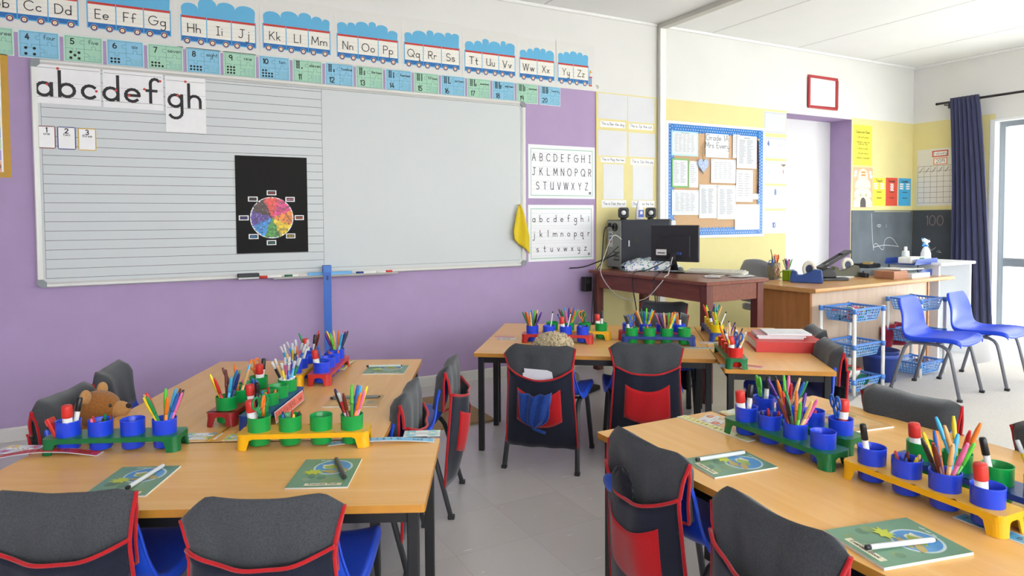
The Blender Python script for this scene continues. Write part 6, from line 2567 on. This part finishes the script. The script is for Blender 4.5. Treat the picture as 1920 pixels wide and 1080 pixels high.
def table_pen(a, b, z, label, body='#DCE1E2', tip='#2A2B2E', r=.0058, cap=.0):
    a, b = Vector(a + (z + r,)), Vector(b + (z + r,))
    o = thing('whiteboard_pen', label, 'pen', (0, 0, 0), 0, 'white pens lying on exercise books')
    o.location = a
    d = (b - a)
    L = d.length
    o.rotation_mode = 'QUATERNION'
    o.rotation_quaternion = d.to_track_quat('Z', 'Y')
    m_ = MB()
    m_.lathe([(r * .9, .012), (r, .014), (r, L - .012), (r * .8, L - .006)], M(body, 0.3, 0.03), 12)
    m_.build('barrel', o)
    m_ = MB()
    m_.lathe([(r * .5, 0), (r * .95, .002), (r * .95, .0118)], M(tip, 0.35, 0.03), 12)
    m_.build('end_plug', o)
    m_ = MB()
    m_.lathe([(r * .8, L - .0058), (r * .3, L)], M('#D9C49A' if tip != '#2A2B2E' else tip, 0.35, 0.03), 12)
    m_.build('tip', o)


BKZ = TZ + .0065
table_pen((-.078, 2.009), (.014, 2.155), BKZ, 'white pen lying across the left foreground book')
table_pen((.445, 1.800), (.459, 1.962), BKZ, 'dark pen lying on the book by the yellow rack', '#4A4C50', r=.0065)
table_pen((.885, 3.13), (1.04, 3.06), BKZ, 'pale pen on the far green book of the left tables', '#CFD6CC')
table_pen((.60, 2.64), (.78, 2.565), BKZ, 'grey pen on the brown book of the left tables', '#7C8085')
table_pen((1.372, 1.435), (1.550, 1.410), BKZ, 'silver white pen on the farther green book of the right table')
table_pen((1.314, .872), (1.482, .820), TZ + .0085, 'silver white pen on the bottom right book')
table_pen((2.00, 1.58), (2.13, 1.50), TZ + .0075, 'grey pen on the brown book across the right table', '#8A8D92')
LAM = M('#E9EDEE', 0.18, 0.01)


def strip(x, y, deg, label, col, L=.31, w=.036, z=TZ + .0005, curl=0.0, wave=0):
    s = Sheet(L, w, LAM)
    s.rect(.004, .003, L - .004, w - .003, M(col, 0.3, 0.03), 1)
    for k in range(1, 11):
        s.text(str(k), .016 + (k - 1) * (L * .066), w * .30, w * .20, .0017, M('#3A3E48', 0.6, 0), 2, .4, False, .8)
    s.text('bed', L * .80, w * .30, w * .20, .0017, M('#3A3E48', 0.6, 0), 2, .5)
    if curl:
        n = 14
        v2 = []
        # subdivide lengthwise so the strip can arch
        bmx = bmesh.new()
        me = s.mesh('number_strip')
        bmx.from_mesh(me)
        for k in range(1, n):
            bmesh.ops.bisect_plane(bmx, geom=bmx.verts[:] + bmx.edges[:] + bmx.faces[:], plane_co=(L * k / n, 0, 0), plane_no=(1, 0, 0))
        for v in bmx.verts:
            t = v.co.x / L
            v.co.y -= curl * math.sin(PI * t) ** 1.0
        bmx.to_mesh(me)
        bmx.free()
        o = bpy.data.objects.new('number_strip', me)
        COL.objects.link(o)
        o.matrix_world = Matrix.Translation((x, y, z)) @ Matrix.Rotation(math.radians(deg), 4, 'Z') @ Matrix.Rotation(-PI / 2, 4, 'X')
        return tag(o, label, 'number strip', 'laminated number strips')
    return s.flat('number_strip', x, y, math.radians(deg), label, 'number strip', 'laminated number strips', z=z)


strip(-.44, 2.492, -24.5, 'red number strip arching off the table at the left edge', '#DE4038', L=.30, w=.040, curl=.016)
strip(.470, 2.115, -23.5, 'light blue number strip under the yellow rack', '#7CC4E8', L=.335, w=.036, curl=.010)
strip(.79, 3.16, 60, 'yellow number strip beside the red rack of the left tables', '#EFE06A', L=.20, w=.05, curl=.008)
strip(1.640, 1.81, -88.5, 'pale yellow number strip on the near right table', '#EFE68A', L=.315, w=.040)
strip(1.655, .88, -92, 'blue number strip under the yellow rack of the right table', '#5FB3DE', L=.34, w=.045)
strip(2.56, 2.22, 118, 'red and white number strip in front of the red binder', '#E5564E', L=.16, w=.05)
strip(2.47, 2.80, -36, 'thin light blue number strip on the middle table', '#7CCBEA', L=.36, w=.026)
# strip standing against the navy rack
s = Sheet(.30, .040, LAM)
s.rect(.003, .003, .297, .037, M('#F2786E', 0.3, 0.03), 1)
for k in range(1, 11):
    s.text(str(k % 10), .014 + (k - 1) * .0195, .012, .0085, .0019, M('#8A2F2F', 0.6, 0), 2, .4)
s.text('bed', .245, .012, .0075, .0017, M('#8A2F2F', 0.6, 0), 2, .5)
o = s.build('number_strip')
a61 = math.radians(61)
o.matrix_world = Matrix.Translation((.378 - .150 * math.cos(a61) + .062 * math.sin(a61), 2.570 - .150 * math.sin(a61) - .062 * math.cos(a61), TZ + .010)) @ Matrix.Rotation(a61, 4, 'Z') @ Matrix.Rotation(math.radians(-8), 4, 'X')
tag(o, 'pink number strip standing on edge against the navy rack', 'number strip', 'laminated number strips')


def name_card(x, y, deg, label, cols, w=.115, h=.075):
    s = Sheet(w, h, M('#EEF1EE', 0.2, 0.02))
    for k in range(4):
        q = (w * (.2 + .6 * (k % 2)), h * (.25 + .5 * (k // 2)))
        s.disc(q[0], q[1], .017, M(cols[k % len(cols)], 0.3, 0.05), 1, 16)
        s.disc(q[0], q[1], .007, M(cols[(k + 1) % len(cols)], 0.3, 0.05), 2, 10)
    s.rect(w * .15, h * .38, w * .85, h * .62, WHITE, 3)
    s.line([(w * .28 + q * .008, h * .5 + .004 * (-1) ** q) for q in range(8)], .0016, M('#55585F', 0.6, 0), 4)
    ca, sa = math.cos(math.radians(deg)), math.sin(math.radians(deg))
    return s.flat('name_card', x - ca * w / 2 + sa * h / 2, y - sa * w / 2 - ca * h / 2, math.radians(deg), label, 'name card', 'laminated name cards')


name_card(-.385, 2.56, -30, 'purple and red laminated name card at the left edge', ['#B49AD0', '#DE4038', '#E9D74A'])
name_card(.12, 2.42, -26, 'blue patterned name card between the green and yellow racks', ['#6FB9DC', '#D9D84A', '#8FCF9A'], .13, .065)
name_card(.235, 2.345, -26, 'yellow patterned name card tucked behind the yellow rack', ['#D9DE4A', '#6FB9DC'], .09, .06)
name_card(.775, 2.085, -25, 'pale blue name card at the right corner of the left table', ['#8FD0E0', '#A9D9C9'], .12, .06)
name_card(1.725, 1.72, 22, 'name card with red flowers on the near right table', ['#E06A5A', '#EFB45A', '#B9C9E0'], .105, .085)
name_card(1.86, 1.75, 0, 'pale yellow name card at the seam of the right tables', ['#E9E08A', '#C9DEB4'], .09, .06)
name_card(2.42, 2.31, -36, 'blue and purple name card at the corner of the binder table', ['#7CC4E8', '#A98AD0'], .095, .06)
name_card(1.84, 3.49, -36, 'purple and yellow name card left of the red rack', ['#B9A4DC', '#E9E08A'], .12, .06)
name_card(2.79, 2.79, -36, 'clear ruler case beside the navy rack on the middle table', ['#E0A09A', '#D9D84A', '#E9E0B4'], .14, .07)
s = Sheet(.12, .035, M('#D98A9A', 0.3, 0.03))
s.flat('paper_slip', 1.80, 3.58, math.radians(-36), 'narrow pink slip at the far left of the middle tables', 'slip')
pl_ = MB()
pl_.lathe([(.0006, 0), (.0036, .012), (.0036, .16)], M('#D9A63C', 0.4, 0.03), 6)
po = pl_.build('pencil', loc=(.135, 2.335, TZ + .0042))
po.rotation_mode = 'QUATERNION'
po.rotation_quaternion = Vector((.51, .86, 0)).to_track_quat('Z', 'Y')
tag(po, 'tan pencil lying along the table seam by the yellow rack', 'pencil')

# red binder with magazines on it
AB = math.radians(-37)
bi = thing('ring_binder', 'big red ring binder on the table in front of the trolleys', 'binder', (3.03, 2.50, TZ + .0006), AB)
RED = M('#CE3A38', 0.45, 0.04)
b = MB()
BW, BD, BH = .35, .31, .055
b.box((0, 0, .0015), (BW, BD, .003), RED)
b.box((0, 0, BH - .0015), (BW, BD, .003), RED)
b.box((0, -BD / 2 + .0015, BH / 2), (BW, .003, BH - .0062), RED)
b.build('cover', bi)
b = MB()
b.box((0, .006, BH / 2), (BW - .02, BD - .03, BH - .012), M('#EDEBE6', 0.7, 0.03))
b.build('pages', bi)
zz = TZ + .0008 + BH
for k, (w, h, t, cc, dx, dy, da, lab) in enumerate([(.235, .185, .010, '#6A6E78', -.03, .03, 1, 'dark edged magazine lowest on the red binder'), (.25, .20, .008, '#C98A8E', -.025, .03, -2, 'pink covered magazine in the pile on the red binder'), (.23, .17, .009, '#F0F0F2', .012, .02, 2, 'white booklet topmost of the pile on the red binder')]):
    s = Sheet(w, h, M('#E3E3E3', 0.6, 0.03), t=t)
    s.rect(0, 0, w, h, M(cc, 0.4, 0.05), 1)
    if k == 2:
        for q in range(9):
            s.rect(w * .1, h * (.1 + .085 * q), w * .85, h * (.1 + .085 * q) + .0015, M('#D4D6DC', 0.6, 0), 2)
    a = AB + math.radians(da)
    X = 3.03 + dx * math.cos(AB) - dy * math.sin(AB)
    Y = 2.50 + dx * math.sin(AB) + dy * math.cos(AB)
    s.flat('magazine', X - math.cos(a) * w / 2 + math.sin(a) * h / 2, Y - math.sin(a) * w / 2 - math.cos(a) * h / 2, a, lab, 'magazine', 'magazines on the red binder', z=zz)
    zz += t + .0012

# ------------------------------------------------------------------ soft toys and bag contents
FUR = fabric('#8A5526', '#B0763C', 1.0, 160, 0.7)
FURL = fabric('#B5814A', '#CF9C62', 1.0, 160, 0.7)
td = thing('teddy_bear', 'brown teddy bear peeping over the green rack on the left', 'teddy bear', (-.225, 2.885, .368), math.radians(338 - 90))
td.scale = (.92, .92, .92)
b = MB()
b.ball((0, .00, .085), .085, FUR, 18, 12, sq=(1, .9, 1.0))
for sg in (-1, 1):
    b.ball((sg * .055, .075, .035), .035, FUR, 12, 8, sq=(1, 1.9, 1))
    b.ball((sg * .085, .035, .115), .026, FUR, 12, 8, sq=(1, 1.4, 1.2))
b.build('body', td)
b = MB()
b.ball((0, .035, .205), .080, FUR, 24, 16, sq=(1.0, 1.05, .92))
hd = b.build('head', td)
for sg in (-1, 1):
    b = MB()
    b.ball((sg * .066, .022, .268), .030, FURL, 16, 10, sq=(1, .6, 1))
    b.build('ear', td)
b = MB()
b.ball((0, .112, .200), .040, FURL, 18, 12, sq=(1.0, 1.15, .85))
b.build('muzzle', td)
b = MB()
b.ball((0, .152, .214), .014, M('#1B1715', 0.3, 0), 12, 8, sq=(1.2, .8, .8))
b.build('nose', td)
for sg in (-1, 1):
    b = MB()
    b.ball((sg * .038, .098, .226), .0085, M('#15120F', 0.12, 0), 12, 8)
    b.build('eye', td)
WOOL = fabric('#B39F7C', '#D2C2A2', 1.0, 120, 0.8)
ft = thing('fluffy_toy', 'cream woolly toy on the chair with papers in its bag', 'soft toy', (1.845, 2.985, .366), math.radians(-40))
b = MB()
rnd = random.Random(3)
b.ball((0, 0, .10), .088, WOOL, 18, 12, sq=(1.2, .9, 1.05))
b.ball((0, .02, .215), .072, WOOL, 18, 12, sq=(1.35, .9, .85))
for (c, r, sq) in (((0, 0, .10), .088, (1.2, .9, 1.05)), ((0, .02, .215), .072, (1.35, .9, .85))):
    for k in range(800):
        u, v = rnd.random() * 2 * PI, math.acos(2 * rnd.random() - 1)
        d = Vector((math.sin(v) * math.cos(u), math.sin(v) * math.sin(u), math.cos(v)))
        p = Vector(c) + Vector((d.x * r * sq[0], d.y * r * sq[1], d.z * r * sq[2]))
        q = p + d * .007 + Vector((rnd.uniform(-1, 1), rnd.uniform(-1, 1), rnd.uniform(-1, .4))) * .006
        b.cyl(p - d * .004, q, .0055, .0028, WOOL, 5)
b.build('fleece', ft)
b = MB()
for sg in (-1, 1):
    b.ball((sg * .10, .05, .03), .036, fabric('#6E6A58', '#8A8570', 1.0, 120, 0.5), 12, 8, sq=(1, 1.8, .9))
b.build('feet', ft)


def in_chair(o, key):
    c = [q for q in CH if q[0] == key][0]
    o.matrix_world = Matrix.Translation((c[1], c[2], 0)) @ Matrix.Rotation(math.radians(c[3] - 90), 4, 'Z') @ Matrix.Scale(c[4], 4)


s = Sheet(.17, .13, M('#DCDDE4', 0.6, 0.02), poly=[(0, 0), (.17, 0), (.155, .088), (.13, .097), (.005, .100), (.006, .078), (-.004, .074)])
o = s.build('folded_papers')
in_chair(o, 'a')
o.matrix_world = o.matrix_world @ Matrix.Translation((-.085, -.2345, .452)) @ Matrix.Rotation(math.radians(4), 4, 'X')
tag(o, 'white folded papers in the pocket of the left middle chair bag', 'papers')
SACK = fabric('#16306E', '#24479A', 0.9, 120, 0.3)
b = MB()
rows = []
for j in range(13):
    t = j / 12
    hw_ = .082 * (1 - .25 * t) * (1 if t < .75 else 1 - .9 * ((t - .75) / .25) ** 2) + .008
    rows.append([(-.012 + u * hw_, -.292 - .022 * (1 - u * u) - .012 * math.cos(u * 9 + t * 3), .438 - .175 * t - .014 * (1 - abs(u)) * (t < .3) + .006 * abs(math.sin(u * 4)) * (1 - t)) for u in [-1 + 2 * i / 16 for i in range(17)]])
b.grid(rows, SACK)
b.tube([(-.03, -.300, .275), (-.012, -.297, .250), (.02, -.290, .238), (.045, -.286, .230)], .006, SACK, 6)
o = b.build('drawstring_sack', solid=.006)
in_chair(o, 'a')
tag(o, 'blue cloth sack hanging out of the red pocket of the left middle bag', 'sack')
b = MB()
DKB = fabric('#101116', '#1D1F28', 0.95, 150, 0.3)
rings = []
for k in range(15):
    a_ = -PI / 2 + PI * k / 14
    rings.append([((.052 + .010 * noise1(i * .9 + k * .7, 3)) * max(.02, math.cos(a_)) * math.cos(2 * PI * i / 28), .020 * max(.02, math.cos(a_)) * math.sin(2 * PI * i / 28), (.058 + .012 * noise1(i * .6, 5)) * math.sin(a_)) for i in range(28)])
b.loft(rings, DKB)
b.ball((-.050, -.006, -.004), .028, fabric('#1B3E96', '#2C55B8', 0.9, 150, 0.3), 12, 8, sq=(1.3, .5, 1.0))
o = b.build('cloth_bundle')
in_chair(o, 'g')
o.matrix_world = o.matrix_world @ Matrix.Translation((-.045, -.262, .520))
tag(o, 'dark bundle with blue cloth in the pocket of the bag at the right table', 'bundle')

# ------------------------------------------------------------------ basket trolleys
TB = M('#74ABE6', 0.4, 0.03)
TBD = M('#5389D8', 0.4, 0.03)
TPW = M('#EDEBE6', 0.4, 0.02)


def lattice(b, p00, p10, p01, p11, nx, nz, mt, t=.0028, wb=.0055):
    """lattice wall between four corners (bottom left, bottom right, top left, top right)"""
    P = [Vector(q) for q in (p00, p10, p01, p11)]
    pt = lambda u, v: (P[0] * (1 - u) + P[1] * u) * (1 - v) + (P[2] * (1 - u) + P[3] * u) * v
    n = (P[1] - P[0]).cross(P[2] - P[0]).normalized() * t / 2
    L, H = (P[1] - P[0]).length, (P[2] - P[0]).length

    def bar(a0, a1, b0, b1):
        q = [pt(*a0), pt(*a1), pt(*b1), pt(*b0)]
        vs = [x - n for x in q] + [x + n for x in q]
        b.add(vs, [(3, 2, 1, 0), (4, 5, 6, 7), (0, 1, 5, 4), (1, 2, 6, 5), (2, 3, 7, 6), (3, 0, 4, 7)], mt)
    hu, hv = wb / 2 / L, wb / 2 / H
    for i in range(nx + 1):
        u = min(1 - hu, max(hu, i / nx))
        bar((u - hu, 0), (u + hu, 0), (u - hu, 1), (u + hu, 1))
    for j in range(nz + 1):
        v = min(1 - hv, max(hv, j / nz))
        bar((0, v - hv), (1, v - hv), (0, v + hv), (1, v + hv))


def basket_mesh():
    b = MB()
    W_, D_, H_ = .34, .255, .085
    w2, d2, tw, td_ = W_ / 2 - .012, D_ / 2 - .012, W_ / 2 - .030, D_ / 2 - .030
    B = [(-tw, -td_, 0), (tw, -td_, 0), (tw, td_, 0), (-tw, td_, 0)]
    T = [(-w2, -d2, H_), (w2, -d2, H_), (w2, d2, H_), (-w2, d2, H_)]
    for i in range(4):
        j = (i + 1) % 4
        lattice(b, B[i], B[j], T[i], T[j], 12 if i % 2 == 0 else 9, 4, TB)
    lattice(b, B[0], B[1], B[3], B[2], 12, 9, TB)
    for i in range(4):
        j = (i + 1) % 4
        p, q = Vector(T[i]), Vector(T[j])
        c = (p + q) / 2
        horiz = i % 2 == 0
        b.box((c.x, c.y, H_ + .004), ((q - p).length + .022, .020, .012) if horiz else (.020, (q - p).length + .022, .012), TBD)
    for sx in (-1, 1):
        for sy in (-1, 1):
            b.cyl((sx * .170, sy * .1275, H_ - .022), (sx * .170, sy * .1275, H_ + .012), .0165, .0165, TBD, 14)
    return b.mesh('basket')


BASK = basket_mesh()


def trolley(x, y, rz, label, htop, zs):
    t = thing('basket_trolley', label, 'trolley', (x, y, .0095), rz, 'three tier basket trolleys')
    for sx in (-1, 1):
        for sy in (-1, 1):
            b = MB()
            b.cyl((sx * .170, sy * .1275, 0), (sx * .170, sy * .1275, htop - .002), .0125, .0125, TPW, 14)
            b.build('post', t)
    for z in zs:
        o = bpy.data.objects.new('basket', BASK)
        COL.objects.link(o)
        o.parent = t
        o.location = (0, 0, z - .0095)
    return t


RT = math.radians(2.0)
T1 = Vector((4.395, 3.04))
T2 = Vector((5.300, 3.118))
trolley(T1.x, T1.y, RT, 'blue basket trolley holding coloured bits and tubs, left of the blue chairs', .606, (.513, .265, .022))
trolley(T2.x, T2.y, RT, 'blue basket trolley with empty baskets behind the blue chairs', .606, (.513, .265, .022))
rnd = random.Random(11)
names = ['#E5473F', '#EFD022', '#2560B8', '#12884A', '#F3F3F0', '#E870A8', '#222226', '#8A3B8C', '#EC7A22', '#7A4A2C']
cw = ['red', 'yellow', 'blue', 'green', 'white', 'pink', 'black', 'purple', 'orange', 'brown']
for k in range(36):
    b = MB()
    c_ = k % 10
    if k % 3:
        b.box((0, 0, 0), (.03 + .02 * rnd.random(), .022, .020), M(names[c_], 0.4, 0.03))
    else:
        b.cyl((-.03, 0, 0), (.03, 0, 0), .009, .009, M(names[c_], 0.4, 0.03), 10)
    gx, gy, gz = (k % 6) - 2.5, (k // 6 % 3) - 1, k // 18
    o = b.build('craft_block', loc=(T1.x + gx * .043 + .005 * rnd.uniform(-1, 1), T1.y + gy * .055, .5285 + gz * .035 + .003 * rnd.random() + (.014 if gz else 0)), rot=(rnd.uniform(-.3, .3), rnd.uniform(-.3, .3), rnd.uniform(0, 3)), bev=.003)
    tag(o, '%s craft piece heaped in the top basket of the left trolley' % cw[c_], 'craft piece', 'craft pieces in the top basket' if False else '%s craft pieces in the top basket' % cw[c_])
s = Sheet(.25, .17, M('#C9B07A', 0.5, 0.15, 20), t=.012)
s.rect(.01, .01, .24, .16, M('#9FB4C4', 0.4, 0.2, 30), 1)
s.flat('magazine', T1.x - .125, T1.y - .085, RT, 'patterned magazine in the middle basket of the left trolley', 'magazine', z=.2705)


def tub(x, y, z, lidc, label, r=.055, h=.07, rot=None, clear='#DDE3DF'):
    t = thing('lidded_tub', label, 'tub', (x, y, z), 0, 'lidded tubs in the left trolley')
    if rot:
        t.rotation_euler = rot
    b = MB()
    b.lathe([(.001, 0), (r * .82, .001), (r, h)], M(clear, 0.25, 0.03, alpha=.92), 24)
    b.build('tub', t)
    b = MB()
    b.lathe([(r * 1.01, h - .003), (r * 1.08, h + .001), (r * 1.07, h + .008), (r * .98, h + .010), (r * .95, h + .006), (.001, h + .006)], M(lidc, 0.35, 0.03), 24)
    b.build('lid', t)


BZ = .0265
tub(T1.x - .085, T1.y - .01, BZ, '#1F7A5C', 'lower green lidded tub in the bottom basket', .058, .068)
tub(T1.x - .085, T1.y - .005, BZ + .0785, '#2A8A6A', 'upper green lidded tub stacked in the bottom basket', .054, .060)
tub(T1.x + .055, T1.y + .045, BZ + .05, '#D9493A', 'red lidded tub in the bottom basket', .066, .068)
tub(T1.x + .03, T1.y - .055, BZ + .05, '#1F6B52', 'green lidded tub lying on its side in the bottom basket', .036, .06, rot=(1.2, .3, -.9))
b = MB()
b.box((.02, .0, .02), (.20, .17, .036), M('#D9A06A', 0.6, 0.08))
tag(b.build('wooden_board', loc=(T1.x + .045, T1.y + .0, BZ), rot=(0, 0, .1), bev=.004), 'tan wooden board under the tubs in the bottom basket', 'board')
# dark blue bins by the oak desk
bn = thing('waste_bin', 'round dark blue bin behind the left trolley', 'bin', (4.83, 3.105, .0098))
b = MB()
b.lathe([(.001, .0), (.105, .001), (.125, .22), (.131, .224), (.131, .232), (.122, .232), (.103, .006), (.001, .005)], M('#27408F', 0.35, 0.03), 32)
b.build('bucket', bn)
b = MB()
b.lathe([(.127, .18), (.1285, .185), (.1285, .20), (.1265, .205)], M('#2F4CA6', 0.35, 0.03), 32, None, False, False)
b.build('rim_band', bn)
b = MB()
rows = [[(.15 * u, .03 * math.sin(u * 5 + t * 2), -.19 * t - .04 * u * u * (1 - t)) for u in [-1 + i / 6 for i in range(13)]] for t in [j / 8 for j in range(9)]]
b.grid(rows, fabric('#8C2238', '#A83048', 0.9, 150, 0.3))
tag(b.build('red_cloth', loc=(5.22, 3.232, .40), solid=.004), 'dark red cloth hanging against the oak desk behind the right trolley', 'cloth')
